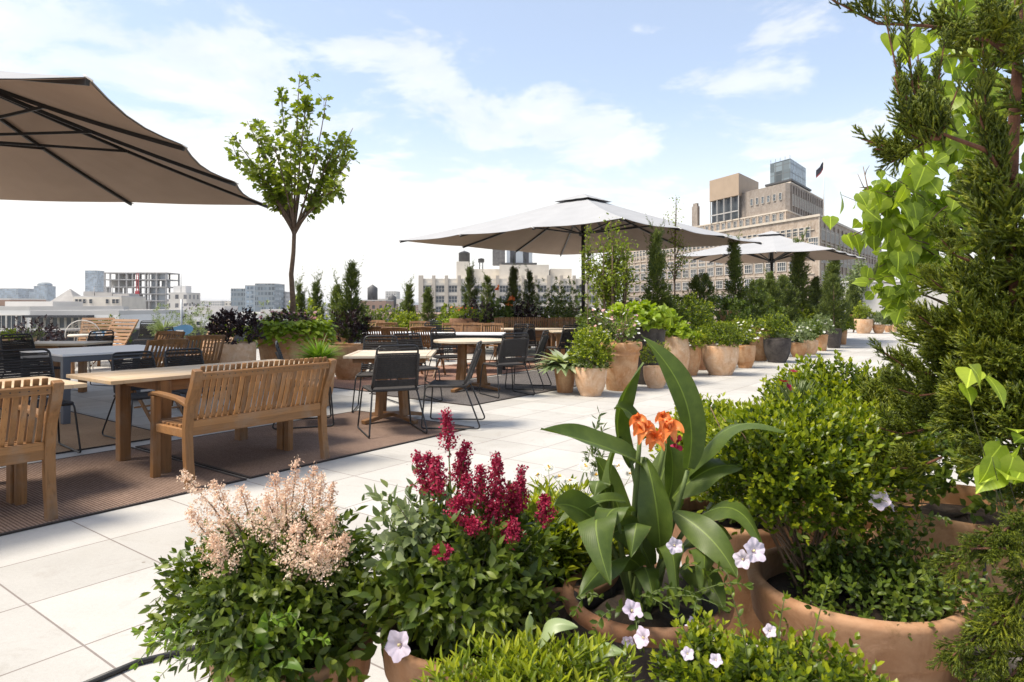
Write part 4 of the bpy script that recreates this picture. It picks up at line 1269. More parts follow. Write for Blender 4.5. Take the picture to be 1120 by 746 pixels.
dup(l0, Vector((-8.15, 13.4, 0)), face(-.3, -1), 'slatted wooden lounger with wheels behind the folding chairs, beside the wire dome chair', 'slatted wooden loungers')
dup(l0, Vector((-9.3, 14.9, 0)), face(.35, -1), 'slatted wooden lounger at the parapet left of the wire dome chair', 'slatted wooden loungers')
dup(l0, Vector((1.35, 20.2, 0)), face(-.75, -.5), 'left of two slatted loungers with raised backs behind the far benches', 'slatted wooden loungers', (1, 1, 1.2))
dup(l0, Vector((1.95, 20.0, 0)), face(-.75, -.5), 'right of two slatted loungers with raised backs behind the far benches', 'slatted wooden loungers', (1, 1, 1.2))
# wire dome chair
dc = thing('dome_chair', 'round wire dome chair with a white rim standing by the left loungers', 'chair', W(90, 333, 13.4) + Vector((0, 0, -.82)), face(.35, -1))
dc.scale = (.5, .5, .5)
mb = MB(); rr = .62
mb.tube([(rr * math.cos(a), -.12 + .12 * math.sin(a), .40 + rr * .98 * math.sin(a)) for a in np.linspace(-.15, math.pi + .15, 26)], .016, 8); mb.build('rim', M['white_wall'], dc)
mb = MB()
for i in range(15):
    a = -.1 + i * (math.pi + .2) / 14
    mb.tube([(rr * math.cos(a) * k, -.12 - .34 * math.sin(math.acos(min(1, k))), .40 + rr * .98 * math.sin(a) * k) for k in np.linspace(1, .05, 9)], .004, 4)
for k in (.25, .45, .62, .78, .9):
    mb.tube([(rr * math.cos(a) * k, -.12 - .34 * math.sin(math.acos(k)), .40 + rr * .98 * math.sin(a) * k) for a in np.linspace(-.15, math.pi + .15, 26)], .005, 4)
mb.build('shell', m_plain('beige wicker wire', (.42, .36, .29), .7, 0, .15, 20), dc)
mb = MB(); mb.lathe([(0, .36), (.46, .36), (.5, .40), (.46, .45), (0, .45)], 28, (0, .05, 0)); mb.build('seat', M['cream'], dc)
for k in range(4):
    a = k * math.pi / 2 + .78
    mb = MB(); mb.tube([(.28 * math.cos(a), .05 + .28 * math.sin(a), .37), (.44 * math.cos(a), .05 + .44 * math.sin(a), -.96)], .022, 8); mb.build('leg', M['white_wall'], dc)
# striped sling chair beside it
sl = thing('sling_lounger', 'white and blue striped sling lounger right of the wire dome chair', 'lounger', W(126, 333, 14.2) + Vector((0, 0, -1.3)), face(.9, -.5))
sl.scale = (.75, .75, .8)
mb = MB()
for i in range(12):
    pass
pts = [(0, -.62, .92), (0, -.36, .60), (0, -.05, .40), (0, .3, .36), (0, .62, .42)]
for i in range(9): mb.strip([(p[0] - .32 + i * .08, p[1], p[2]) for p in pts], .078, .008, (1, 0, 0), i % 3 == 1)
mb.build('sling', [m_plain('white sling cloth', (.66, .66, .65), .9), M['bluepaint']], sl)
for s in (-1, 1):
    mb = MB(); mb.tube([(s * .37, -.66, .95), (s * .37, -.1, .42), (s * .37, .7, .06), (s * .37, .72, .0)], .018, 8); mb.tube([(s * .37, -.55, 0), (s * .37, .1, .36), (s * .37, .66, .44)], .018, 8); mb.build('side_frame', M['woody'], sl)
# blue board on a pole
bs = thing('board_sign', 'tilted blue oval board with a white mark on a thin pole', 'sign', W(198.5, 333, 15.2) + Vector((0, 0, -1.3)), R(8))
mb = MB(); mb.tube([(0, 0, 0), (0, 0, 1.42)], .022, 8); mb.build('pole', M['galv'], bs)
mb = MB(); n = 28; ov = []
for k in range(n):
    a = 2 * math.pi * k / n; x = .31 * math.cos(a); z = .115 * math.sin(a) * (1 + .25 * math.cos(a)); ov.append((x * .97 - z * .2 - .04, z + x * .2 + .70))
mb.add([(x, -.05, z) for x, z in ov] + [(x, -.025, z) for x, z in ov], [tuple(range(n)), tuple(reversed(range(n, 2 * n)))] + [(k, n + k, n + (k + 1) % n, (k + 1) % n) for k in range(n)])
bo = mb.build('board', M['bluepaint'], bs)
mb = MB(); mb.box((-.02, -.053, .70), (.16, .004, .045)); mb.build('mark', M['white_wall'], bo)


# ------------------------------------------------------------------ parasols
def parasol(label, loc, rz, side, edge, rise, base=True, n_side=3):
    r = thing('parasol', label, 'parasol', loc, rz, 'large taupe parasols')
    a = side / 2
    tips = []
    for q in range(4):
        rm = Matrix.Rotation(q * math.pi / 2, 3, 'Z')
        for k in range(n_side):
            tips.append(rm @ Vector((-a + side * k / n_side, -a, 0)))
    apex = Vector((0, 0, edge + rise))
    def surf(p, t):           # t = 0 apex .. 1 edge
        q = p * t; z = edge + rise * (1 - t) - .045 * rise * math.sin(math.pi * t)
        return Vector((q.x, q.y, z))
    def canopy(t0, t1, lift, nm, parent, nt, mat=None):
        mb = MB()
        m = len(tips); ns = 5
        for i in range(m):
            A, B = tips[i], tips[(i + 1) % m]
            gridv = []
            for j in range(nt + 1):
                t = t0 + (t1 - t0) * j / nt
                for k in range(ns + 1):
                    s = k / ns; p = A.lerp(B, s)
                    bow = math.sin(math.pi * s)
                    v = surf(p * (1 - .030 * bow * t), t); v.z += lift - .030 * bow * t
                    gridv.append(v)
            mb.add(gridv, [(j * (ns + 1) + k, (j + 1) * (ns + 1) + k, (j + 1) * (ns + 1) + k + 1, j * (ns + 1) + k + 1) for j in range(nt) for k in range(ns)], 0, False)
        o = mb.build(nm, mat or M['canopy'], parent)
        so_ = o.modifiers.new('cloth', 'SOLIDIFY'); so_.thickness = .004; so_.offset = -1
        return o
    cn = canopy(.055, 1.0, 0, 'canopy', r, 10)
    canopy(.0, .16, .075, 'vent', cn, 3)
    canopy(.055, .992, -.012, 'underside', cn, 10, M['underside'])  # second cloth layer just below the canopy, in a browner colour
    for p in tips:       # white end loops on the cloth hem
        mb = MB(); e = surf(p, 1.0); mb.tube([e + Vector((.03 * math.cos(x), .03 * math.sin(x), -.01 + .02 * math.sin(x))) for x in np.linspace(0, 6.28, 9)], .008, 5)
        mb.build('hem_ring', M['white_wall'], cn)
    hubz = edge + rise - .42
    for p in tips:
        mb = MB(); pts = [surf(p, t) - Vector((0, 0, .044)) for t in np.linspace(.03, .998, 8)]
        mb.strip(pts, .030, .046, Vector((-p.y, p.x, 0)).normalized()); rb = mb.build('rib', M['steel'], r)
        mb = MB(); e = surf(p, .50) - Vector((0, 0, .05)); hb = Vector((p.x, p.y, 0)).normalized() * .08 + Vector((0, 0, hubz - .55))
        mb.bar(hb, e, .022, .034); mb.bar(e - Vector((0, 0, .02)), e + Vector((0, 0, .03)), .04, .05, (0, 1, 0)); mb.build('strut', M['steel'], rb)
    mb = MB(); mb.lathe([(0, edge + rise - .02), (.09, edge + rise - .04), (.09, edge + rise - .14), (0, edge + rise - .14)], 16); mb.lathe([(.07, edge + rise - .14), (.06, hubz - .47)], 16); mb.lathe([(.06, hubz - .47), (.12, hubz - .5), (.12, hubz - .6), (.06, hubz - .63)], 16); mb.build('hub', M['steel'], r)
    mb = MB(); mb.tube([(0, 0, .04), (0, 0, edge + rise - .1)], .048, 16); mb.build('pole', M['steel'], r)
    mb = MB(); mb.box((0, 0, .03), (.95, .95, .055)); mb.lathe([(.05, .42), (.075, .40), (.075, .057)], 16); mb.build('base_plate', M['steel'], r, .006)
    return r
ctr = Vector((-7.06, 7.94, .011))
HIGH = 3.03
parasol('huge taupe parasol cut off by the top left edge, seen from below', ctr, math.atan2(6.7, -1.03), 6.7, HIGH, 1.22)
c2_ = Vector((1.85, 17.45, 0))
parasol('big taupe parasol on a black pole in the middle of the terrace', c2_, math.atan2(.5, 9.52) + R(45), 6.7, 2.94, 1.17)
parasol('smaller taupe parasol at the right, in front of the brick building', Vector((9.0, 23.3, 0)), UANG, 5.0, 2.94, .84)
# ------------------------------------------------------------------ pots
def pot_profile(kind, rt, h):
    w = .028 if rt < .4 else .035
    if kind == 'bowl':        # rounded belly, lip turned in
        out = [(rt * .62, 0), (rt * .66, .015), (rt * .64, h * .045), (rt * .76, h * .16), (rt * .90, h * .38), (rt * .975, h * .62), (rt * 1.0, h * .82), (rt * .985, h * .96), (rt * .97, h)]
    elif kind == 'rimmed':    # classic flower pot, collar under the rim
        out = [(rt * .66, 0), (rt * .68, .01), (rt * .725, h * .2), (rt * .735, h * .215), (rt * .74, h * .225), (rt * .80, h * .5), (rt * .85, h * .71), (rt * .90, h * .725), (rt * .915, h * .75), (rt * .90, h * .775), (rt * .86, h * .79), (rt * .88, h * .83), (rt * .96, h * .85), (rt, h * .88), (rt * 1.005, h * .96), (rt * .98, h)]
    elif kind == 'band':      # foreground terracotta pot with a deep band
        out = [(rt * .60, 0), (rt * .62, .01), (rt * .79, h * .55), (rt * .855, h * .735), (rt * .86, h * .75), (rt * .925, h * .76), (rt * .945, h * .78), (rt * .985, h * .93), (rt * 1.0, h * .965), (rt * .995, h * .99), (rt * .97, h)]
    elif kind == 'tall':      # tall tapered planter
        out = [(rt * .66, 0), (rt * .69, .012), (rt * .80, h * .4), (rt * .91, h * .75), (rt * .94, h * .90), (rt * .95, h * .91), (rt, h * .93), (rt, h * .985), (rt * .98, h)]
    elif kind == 'jar':       # round shouldered jar
        out = [(rt * .70, 0), (rt * .74, .012), (rt * .95, h * .2), (rt * 1.06, h * .45), (rt * 1.07, h * .62), (rt * 1.01, h * .82), (rt * .95, h * .93), (rt * .97, h * .97), (rt * .96, h)]
    elif kind == 'trough':    # very wide planter with roll rim
        out = [(rt * .74, 0), (rt * .76, .015), (rt * .84, h * .45), (rt * .90, h * .68), (rt * .905, h * .70), (rt * .935, h * .72), (rt * .935, h * .75), (rt * .91, h * .77), (rt * .93, h * .82), (rt * .985, h * .86), (rt, h * .92), (rt * .985, h * .985), (rt * .97, h)]
    elif kind == 'basket':    # ribbed belly
        out = [(rt * .66, 0)]
        for i in range(17):
            t = i / 16; base = rt * (.66 + .42 * math.sin(t * 1.75))
            out += [(base * 1.012, h * (.02 + .94 * t)), (base * .99, h * (.02 + .94 * t + .03))]
        out += [(rt * 1.04, h)]
    elif kind == 'drum':      # thick straight cylinder
        out = [(rt * .90, 0), (rt * .93, .02), (rt * .98, h * .4), (rt, h * .8), (rt * .99, h * .96), (rt * .97, h)]
    zin = h - min(.07, h * .14)
    ins = [(out[-1][0] - w * .5, h + .003), (out[-1][0] - w, h - .006), (out[-1][0] - w * 1.2, zin - .03)]
    return out + ins, (out[-1][0] - w * 1.1), zin


def potted(name, label, cat, x, y, kind, rt, h, col, group=None, rz=0., n=40, z=0.):
    r = thing(name, label, cat, (x, y, z), rz, group)
    prof, ri, zs = pot_profile(kind, rt, h)
    ph = rng.uniform(0, 6)
    mb = MB(); mb.lathe(prof, n, wob=lambda a, z: .006 * math.sin(2 * a + ph) + .004 * math.sin(5 * a + 7 * z + ph)); mb.disc(prof[0][0], 0.001, n)
    mb.build('pot', M[col], r)
    mb = MB(); vs = []
    for j in range(6):
        for k in range(24):
            a = 2 * math.pi * k / 24; q = ri * j / 5 * .995
            vs.append((q * math.cos(a), q * math.sin(a), zs + (.012 * math.sin(q * 60 + a * 3) + rng.uniform(-.008, .008) + .02 * (1 - (j / 5) ** 2)) * (j < 5)))
    mb.add(vs, [(j * 24 + k, j * 24 + 24 + k, j * 24 + 24 + (k + 1) % 24, j * 24 + (k + 1) % 24) for j in range(5) for k in range(24)], 0, True)
    mb.build('soil', M['soil'], r)
    return r, zs, ri


# ------------------------------------------------------------------ plants (local coordinates of the parent thing)
def lumps(d, seed, amp=.22, freq=2.6):
    g = np.random.default_rng(seed); f = np.zeros(len(d))
    for k in range(5):
        a = g.normal(size=3) * freq; f += np.sin(d @ a + g.uniform(0, 6.28))
    return 1 + amp * f / 2.2


TIPS = {'box': 'boxtip', 'boxlight': 'boxlighttip'}


def bush(name, parent, c, rad, n, mat, tpl=T_OVAL, leaf=.03, pairs=5, up=.35, amp=.2, lean=(0, 0, 0), fill=.25, open_=.0, leafvar=.3, seed=None, tw=.09, smooth=False, extra=None, zmin=None):
    """leafy twigs over a lumpy ellipsoid, with some leaves inside"""
    c = np.array(c, float); rad = np.array(rad if hasattr(rad, '__len__') else (rad,) * 3, float)
    d = rdir(int(n * 1.25)); d = d[d[:, 2] > -.55][:n]; n = len(d)
    q = lumps(d, seed if seed is not None else int(rng.integers(1e6)), amp)
    depth = np.where(rng.random(n) < fill, rng.uniform(.35, .8, n), rng.uniform(.82 - open_, 1.08 + open_, n))
    B = c + d * rad * (q * depth)[:, None]
    td = nrm(d + np.array([0, 0, up]) + rng.normal(size=(n, 3)) * .35 + np.array(lean))
    l = Leaves()
    tl = tw * rng.uniform(.6, 1.4, n)
    a0 = rng.uniform(0, 6.28, n)
    x = nrm(np.cross(td, np.array([.31, .2, .93]))); z = np.cross(x, td)
    for k in range(pairs):
        t = (k + .5) / pairs
        for s in (0, math.pi):
            ang = a0 + k * 1.9 + s + rng.normal(size=n) * .3
            side = x * np.cos(ang)[:, None] + z * np.sin(ang)[:, None]
            dirn = nrm(side * (1.1 - .75 * t) + td * (.45 + .5 * t))
            nn = nrm(np.cross(np.cross(dirn, td), dirn) + rng.normal(size=(n, 3)) * .25 + np.array([0, 0, .3]))
            sz = leaf * (1 - .45 * abs(t - .45)) * rng.uniform(1 - leafvar, 1 + leafvar, n)
            P = B + td * (tl * (t - .3))[:, None]
            keep = np.ones(n, bool) if zmin is None else P[:, 2] > zmin
            l.add(tpl, P[keep], dirn[keep], nn[keep], sz[keep], 1 if (k == pairs - 1 and mat in TIPS) else 0)
    if extra: extra(l)
    return l.build(name, [M[mat], M[TIPS[mat]]] if mat in TIPS else M[mat], parent, smooth)


def stems(parent, c0, tips, mat='stem', r=.006, name='stem', bend=.15):
    mb = MB()
    for tp in tips:
        a = Vector(c0) + Vector((rng.uniform(-.03, .03), rng.uniform(-.03, .03), 0)); b = Vector(tp)
        m_ = a.lerp(b, .55) + Vector((rng.uniform(-1, 1), rng.uniform(-1, 1), .6)) * bend * (b - a).length * .4
        mb.tube(arc(a, m_, b, 6), [r * (1 - .7 * i / 6) for i in range(7)], 5)
    return mb.build(name, M[mat], parent)


def conifer(name, label, loc, h, rad, mat='conifer', shape='cone', n=420, z0=.05, spray=.20, up=.9, lean=(0, 0), leader=0, parent=None, cat='conifer', group=None, tips=4, trunk=True):
    """shape: cone | column | vase | open (upswept plumes)"""
    root = parent if parent is not None else thing(name, label, cat, loc, 0, group)
    if trunk:
        mb = MB(); mb.tube([(0, 0, 0 if parent is None else z0 * .9), (lean[0] * .3, lean[1] * .3, h * .4), (lean[0] * .9, lean[1] * .9, h * .9)], [.028 * h / 2 + .012, .02, .005], 7); mb.build('trunk', M['bark'], root)
    l = Leaves()
    t = rng.random(n) ** (.9 if shape != 'vase' else .7)
    a = rng.uniform(0, 6.28, n)
    if shape == 'cone': prof = rad * np.minimum(1, (1 - t) * 1.12 + .04) * np.minimum(1, .55 + t * 4)
    elif shape == 'column': prof = rad * np.minimum(1, ((1 - t) * 3.2) ** .7) * np.minimum(1, .75 + t * 2)
    elif shape == 'vase': prof = rad * (.35 + .65 * t ** .7) * np.minimum(1, ((1 - t) * 6 + .25) ** .6)
    else: prof = rad * 1.25 * np.minimum(1, (1 - t) ** 1.3 * 1.2) * (.6 + .6 * np.sin(t * 15 + a * 2) ** 2) + .03
    p1, p2 = rng.uniform(0, 6, 2); lump = 1 + .38 * np.sin(a * 2 + t * 11 + p1) + .26 * np.sin(a * 4 - t * 19 + p2)
    rr = prof * lump * np.sqrt(rng.uniform(.25, 1.05, n))
    z = z0 + (h - z0) * t * .96
    P = np.stack([rr * np.cos(a) + lean[0] * t, rr * np.sin(a) + lean[1] * t, z], 1)
    out = np.stack([np.cos(a), np.sin(a), np.zeros(n)], 1)
    upv = up * (1.0 if shape != 'vase' else 1.6)
    D = nrm(out * (1.05 - .7 * t[:, None]) + np.array([0, 0, upv]) + rng.normal(size=(n, 3)) * .22)
    S = spray * rng.uniform(.65, 1.35, n) * (1.05 - .35 * t)
    for k, tp in enumerate(T_SPRAY_FAR):
        m_ = np.arange(n) % len(T_SPRAY_FAR) == k
        l.add(tp, P[m_] - D[m_] * S[m_][:, None] * .35, D[m_], out[m_] + rng.normal(size=(m_.sum(), 3)) * .4, S[m_])
    # leaders that break the outline
    for k in range(leader):
        tt = rng.uniform(.3, .98); aa = rng.uniform(0, 6.28); b = np.array([rad * .8 * (1 - tt) * math.cos(aa) + lean[0] * tt, rad * .8 * (1 - tt) * math.sin(aa) + lean[1] * tt, z0 + (h - z0) * tt])
        dd = nrm(np.array([math.cos(aa) * .5, math.sin(aa) * .5, 1.2])); ln = rng.uniform(.3, .62) * min(1, h / 2) * (1.25 if tt > .9 else 1)
        m_ = 9; q = np.linspace(0, 1, m_)[:, None]
        pp = b + dd * ln * q; D2 = nrm(dd + rng.normal(size=(m_, 3)) * .45)
        l.add(T_SPRAY_FAR[0], pp, D2, rdir(m_), spray * .6 * (1.15 - q[:, 0]))
    l.build('foliage', M[mat], root)
    return root


def flowers_small(parent, C, mat='white_petal', size=.02, name='flower', petals=5, eye=True, up=.6):
    C = np.atleast_2d(np.array(C, float)); l = Leaves()
    for c in C:
        ax = nrm(np.array([rng.normal() * .5, -.5 + rng.normal() * .4, up + rng.random()]))
        x = nrm(np.cross(ax, [.2, .9, .1])); y = np.cross(ax, x)
        a = np.arange(petals) * 2 * math.pi / petals + rng.uniform(0, 6)
        D = x[None] * np.cos(a)[:, None] + y[None] * np.sin(a)[:, None] + ax * .25
        l.add(T_PETAL if petals < 7 else T_LANCE, np.repeat(c[None], petals, 0), D, np.repeat(ax[None], petals, 0), size * rng.uniform(.85, 1.15))
    o = l.build(name, M[mat], parent); o['kind'] = 'stuff'
    return o


def tuft(parent, c, n, ln, mat='grass', spread=.9, name='foliage', tpl=T_BLADE, wid=1.0):
    l = Leaves(); a = rng.uniform(0, 6.28, n); k = rng.random(n) ** .7 * spread
    D = np.stack([np.cos(a) * k, np.sin(a) * k, np.ones(n)], 1)
    P = np.array(c)[None] + np.stack([np.cos(a) * .04, np.sin(a) * .04, np.zeros(n)], 1) * rng.random(n)[:, None]
    S = ln * rng.uniform(.6, 1.15, n)
    N = np.stack([-np.cos(a), -np.sin(a), np.full(n, .6)], 1)
    l.add(tpl, P, D, N, np.stack([S * wid, S, S], 1))
    return l.build(name, M[mat], parent)


# ------------------------------------------------------------------ young maple over the big planter
tp = W(320, 333, 10.4); tp.z = 0
r, zs, ri = potted('planter', 'large terracotta planter with chartreuse vine spilling over its rim, holding the young maple', 'planter', tp.x, tp.y, 'trough', .545, .90, 'terra', n=56)
l = Leaves(); n = 900
a = rng.uniform(0, 6.28, n); rr = np.sqrt(rng.uniform(.1, 1.25, n)) * .52; front = (np.sin(a) < .1)
z = .93 + .14 * rng.random(n) - np.where(rr > .5, (rr - .5) * rng.uniform(.8, 4.0, n), 0) - .05 * (rr / .5) ** 2
D = np.stack([np.cos(a), np.sin(a), rng.uniform(-.4, .5, n)], 1)
l.add(T_HEART, np.stack([rr * np.cos(a), rr * np.sin(a), z], 1), D, np.array([[0, 0, 1.]]) + rng.normal(size=(n, 3)) * .35, .085 * rng.uniform(.6, 1.25, n))
n = 650; a = rng.uniform(3.0, 6.4, n); rr = rng.uniform(.42, .66, n)
l.add(T_HEART, np.stack([rr * np.cos(a), rr * np.sin(a), .93 + rng.uniform(-.08, .13, n) - np.maximum(0, rr - .54) * 1.2], 1), np.stack([np.cos(a), np.sin(a), rng.uniform(-.5, .3, n)], 1), np.array([[0, 0, 1.]]) + rng.normal(size=(n, 3)) * .4, .085 * rng.uniform(.6, 1.25, n))
l.build('vine', M['lime'], r)
bush('foliage', r, (.0, .05, .98), (.42, .38, .17), 160, 'shrub', leaf=.055, pairs=3)
flowers_small(r, [(rng.uniform(-.4, .4), rng.uniform(-.4, .3), 1.07 + rng.uniform(-.03, .12)) for _ in range(46)], 'rosy', .035)
bush('purple_foliage', r, (.02, -.2, 1.02), (.28, .15, .14), 60, 'purple', leaf=.06, pairs=3)
mp = thing('maple_tree', 'slender young maple tree with a wineglass crown against the clouds', 'tree', (tp.x, tp.y + .12, .84))
def ML(px, py, dd=0): return W(px, py, 10.52 + dd) - Vector(mp.location)
fork = ML(322, 250); limbs = []
mb = MB()
trunk = [ML(319, 372), ML(320.5, 330), ML(318.5, 300), ML(321, 276), ML(322, 250)]
trunk[0].z = -.08
mb.tube(trunk, [.047, .042, .036, .032, .030], 10)
mb.build('trunk', M['bark'], mp)
ends = [(252, 166, .1, 292, 205), (256, 150, -.3, 290, 195), (270, 132, .1, 300, 190), (388, 170, -.1, 352, 212), (386, 140, .2, 355, 200), (328, 78, .0, 322, 165), (308, 103, .2, 312, 185), (357, 108, -.2, 345, 190), (381, 158, .3, 350, 215), (378, 195, -.35, 348, 222), (261, 168, -.2, 298, 205), (284, 142, .35, 305, 195), (268, 185, .45, 300, 215), (340, 130, .5, 330, 190), (300, 160, -.6, 312, 200), (318, 150, -.45, 318, 200), (372, 148, -.1, 350, 200), (300, 190, .7, 312, 215), (335, 108, -.15, 328, 170), (290, 175, .1, 308, 212), (362, 185, .1, 343, 220)]
mb = MB(); l = Leaves()
for ex, ey, dd, mx, my in ends:
    s = fork.lerp(trunk[3], rng.uniform(-.1, .35))
    pts = arc(s, ML(mx, my, dd * .35), ML(ex, ey, dd), 10)
    mb.tube(pts, [.017 * (1 - .85 * i / 10) + .002 for i in range(11)], 6)
    subs = [pts]
    for k in range(5):
        i0 = int(rng.integers(3, 10)); b = pts[i0]; dr = (pts[min(i0 + 1, 10)] - pts[i0 - 1]).normalized()
        e = b + (dr + Vector(rng.normal(size=3)) * .45 + Vector((0, 0, .45))).normalized() * rng.uniform(.14, .32)
        s2 = arc(b, b.lerp(e, .5) + Vector((0, 0, .02)), e, 4); mb.tube(s2, [.006, .005, .004, .003, .002], 4); subs.append(s2)
    for si, pp in enumerate(subs):
        pa = np.array([tuple(p) for p in pp]); m_ = 33 if si == 0 else 16
        tt = rng.uniform(.27 if si == 0 else .1, 1.0, m_) * (len(pa) - 1); i0 = np.minimum(tt.astype(int), len(pa) - 2); fr_ = (tt - i0)[:, None]
        P = pa[i0] * (1 - fr_) + pa[i0 + 1] * fr_
        dv = nrm(pa[i0 + 1] - pa[i0]); sd_ = rdir(m_)
        D = nrm(dv * .6 + sd_ + np.array([0, 0, -.15])); P = P + D * .05
        N = nrm(np.array([0, 0, 1.0]) + rng.normal(size=(m_, 3)) * .55)
        l.add(T_MAPLE, P, D, N, .105 * rng.uniform(.55, 1.25, m_))
mb.build('branch', M['bark'], mp)
l.build('crown', M['maple'], mp)

# purple plant in drum pot
p = W(257, 333, 9.5)
r, zs, ri = potted('potted_purple_shrub', 'dark purple leaved shrub in a pale terracotta drum pot left of the large planter', 'potted plant', p.x, p.y, 'drum', .285, .76, 'terra_pale')
bush('foliage', r, (0, 0, .95), (.25, .25, .24), 210, 'purple', leaf=.062, pairs=4, amp=.32, up=.8, tw=.13, tpl=T_LEAFLET)
bush('tip_leaves', r, (-.05, -.1, .86), (.27, .25, .13), 22, 'lime', leaf=.05, pairs=2)
# bright grass tuft
p = W(349, 333, 8.6)
r, zs, ri = potted('potted_grass', 'bright green grass tuft in a terracotta pot above the bench\'s right end', 'potted plant', p.x, p.y, 'bowl', .2, .62, 'terra')
tuft(r, (0, 0, .56), 420, .34, 'grass', 1.5)
# basket pot with dark shrub and junipers
p = W(383, 333, 11.7)
r, zs, ri = potted('potted_juniper', 'ribbed terracotta belly pot with dark purple shrub and tall thin junipers behind the bench end', 'potted plant', p.x, p.y, 'basket', .335, .60, 'terra', n=48)
bush('purple_foliage', r, (.03, -.02, .88), (.30, .28, .30), 200, 'purple', leaf=.06, pairs=4, amp=.3, up=.5, tpl=T_LEAFLET)
conifer('', '', None, 2.05, .17, 'conifer', 'open', 330, .7, .19, leader=5, parent=r, lean=(.03, .0))
bush('foliage', r, (-.12, .1, 1.15), (.3, .25, .35), 90, 'conifer_light', leaf=.06, pairs=4, tpl=T_LANCE)

# ------------------------------------------------------------------ back row along the parapet
def gpt(px, D): 
    q = W(px, HY, D); return Vector((q.x, q.y, 0))
def hz(py, D): return HC - (py - HY) / FP * D
specs = [
    # px, D, top py, radius, shape, mat, label
    (327, 17.5, 311, .24, 'open', 'conifer_light', 'small upswept conifer just right of the maple trunk'),
    (346, 17.0, 309, .25, 'open', 'conifer', 'upswept conifer left of the tall thin juniper pot'),
    (369, 16.2, 311, .26, 'open', 'conifer_light', 'light upswept conifer touching the tall thin juniper'),
    (447, 19.5, 310, .24, 'open', 'conifer_light', 'leftmost of two slim conifers standing before the loft building corner'),
    (468, 20.0, 314, .32, 'cone', 'conifer_light', 'pointed light green conifer before the loft building corner'),
    (514, 19.0, 291, .33, 'open', 'conifer', 'dark open conifer left of the orange flowers'),
    (533, 20.0, 300, .22, 'column', 'conifer_light', 'narrow light conifer right beside the first orange flower'),
    (561, 19.0, 290, .34, 'open', 'conifer', 'dense dark conifer behind the lower orange flower'),
    (579, 19.8, 296, .33, 'open', 'conifer', 'dark conifer left of the light shrubs by the parasol pole'),
]
for px, D, ty, rd, sh, mt, lb in specs:
    conifer('conifer', lb, gpt(px, D), hz(ty, D), rd, mt, sh, 330, .08, .24, leader=16 if sh == 'open' else 5)
bs_ = [
    (402, 19, 340, .5, 'shrub', 'rounded green shrub left of the back teak table'),
    (424, 19.4, 337, .5, 'box', 'dense green shrub in the back row below the roof tank'),
    (444, 18.7, 341, .42, 'boxlight', 'light green shrub at the foot of the slim conifers'),
    (492, 19.5, 333, .42, 'box', 'round green shrub left of the small orange marigolds'),
    (520, 18.2, 333, .58, 'purple', 'purple black shrub under the dark open conifer'),
    (545, 18.6, 337, .45, 'shrub', 'green shrub between the purple shrubs of the back row'),
    (575, 18.4, 335, .5, 'purple', 'purple black shrub left of the back benches'),
    (600, 19.5, 316, .55, 'pale_leaf', 'pale loose shrub left of the dark parasol pole'),
    (622, 20.0, 310, .5, 'pale_leaf', 'pale feathery shrub touching the dark parasol pole'),
    (610, 18.8, 330, .5, 'shrub', 'mid green shrub behind the two slatted loungers'),
]
for px, D, ty, rd, mt, lb in bs_:
    g = gpt(px, D); top = hz(ty, D)
    o = thing('shrub', lb, 'shrub', g)
    bush('foliage', o, (0, 0, top * .56), (rd, rd, top * .44), 260, mt, leaf=.075, pairs=4, amp=.28, tpl=T_LEAFLET if mt != 'box' else T_OVAL)
    stems(o, (0, 0, 0), [(rng.uniform(-.25, .25), rng.uniform(-.2, .2), top * .6) for _ in range(6)], 'stem_dark', .012)
# orange cannas of the back row, marigold planter
o = thing('canna_plant', 'tall orange flowering canna standing in the back row before the loft building', 'plant', gpt(550, 18.3))
stems(o, (0, 0, 0), [W(544.5, 318, 18.3) - Vector(o.location), W(560, 329, 18.3) - Vector(o.location)], 'stem', .014, bend=.05)
l = Leaves()
for px, py, k in ((544.5, 316, 12), (560, 327, 16), (557, 333, 8)):
    c = np.array(W(px, py, 18.3) - Vector(o.location)); l.add(T_PETAL, c + rng.normal(size=(k, 3)) * .028, rdir(k) + np.array([0, 0, .4]), rdir(k), .08)
l.build('flower', M['orange'], o)
bush('foliage', o, (0, 0, .7), (.3, .3, .5), 60, 'canna_far', leaf=.22, pairs=2, tpl=T_LEAFLET)
g = gpt(508, 17.9)
r, zs, ri = potted('flower_planter', 'low terracotta planter of small orange and lime flowers in front of the purple shrub', 'planter', g.x, g.y, 'trough', .4, .93, 'terra_dark')
bush('foliage', r, (0, 0, 1.0), (.36, .36, .2), 110, 'lime', leaf=.06, pairs=3)
flowers_small(r, [(rng.uniform(-.35, .35), rng.uniform(-.35, .2), 1.12 + rng.uniform(-.05, .12)) for _ in range(13)], 'orange', .036)
o = thing('lime_shrub', 'small chartreuse shrub at the left foot of the round green shrub', 'shrub', gpt(487, 18.6))
bush('foliage', o, (0, 0, .55), (.16, .16, .5), 60, 'lime', leaf=.07, pairs=3)
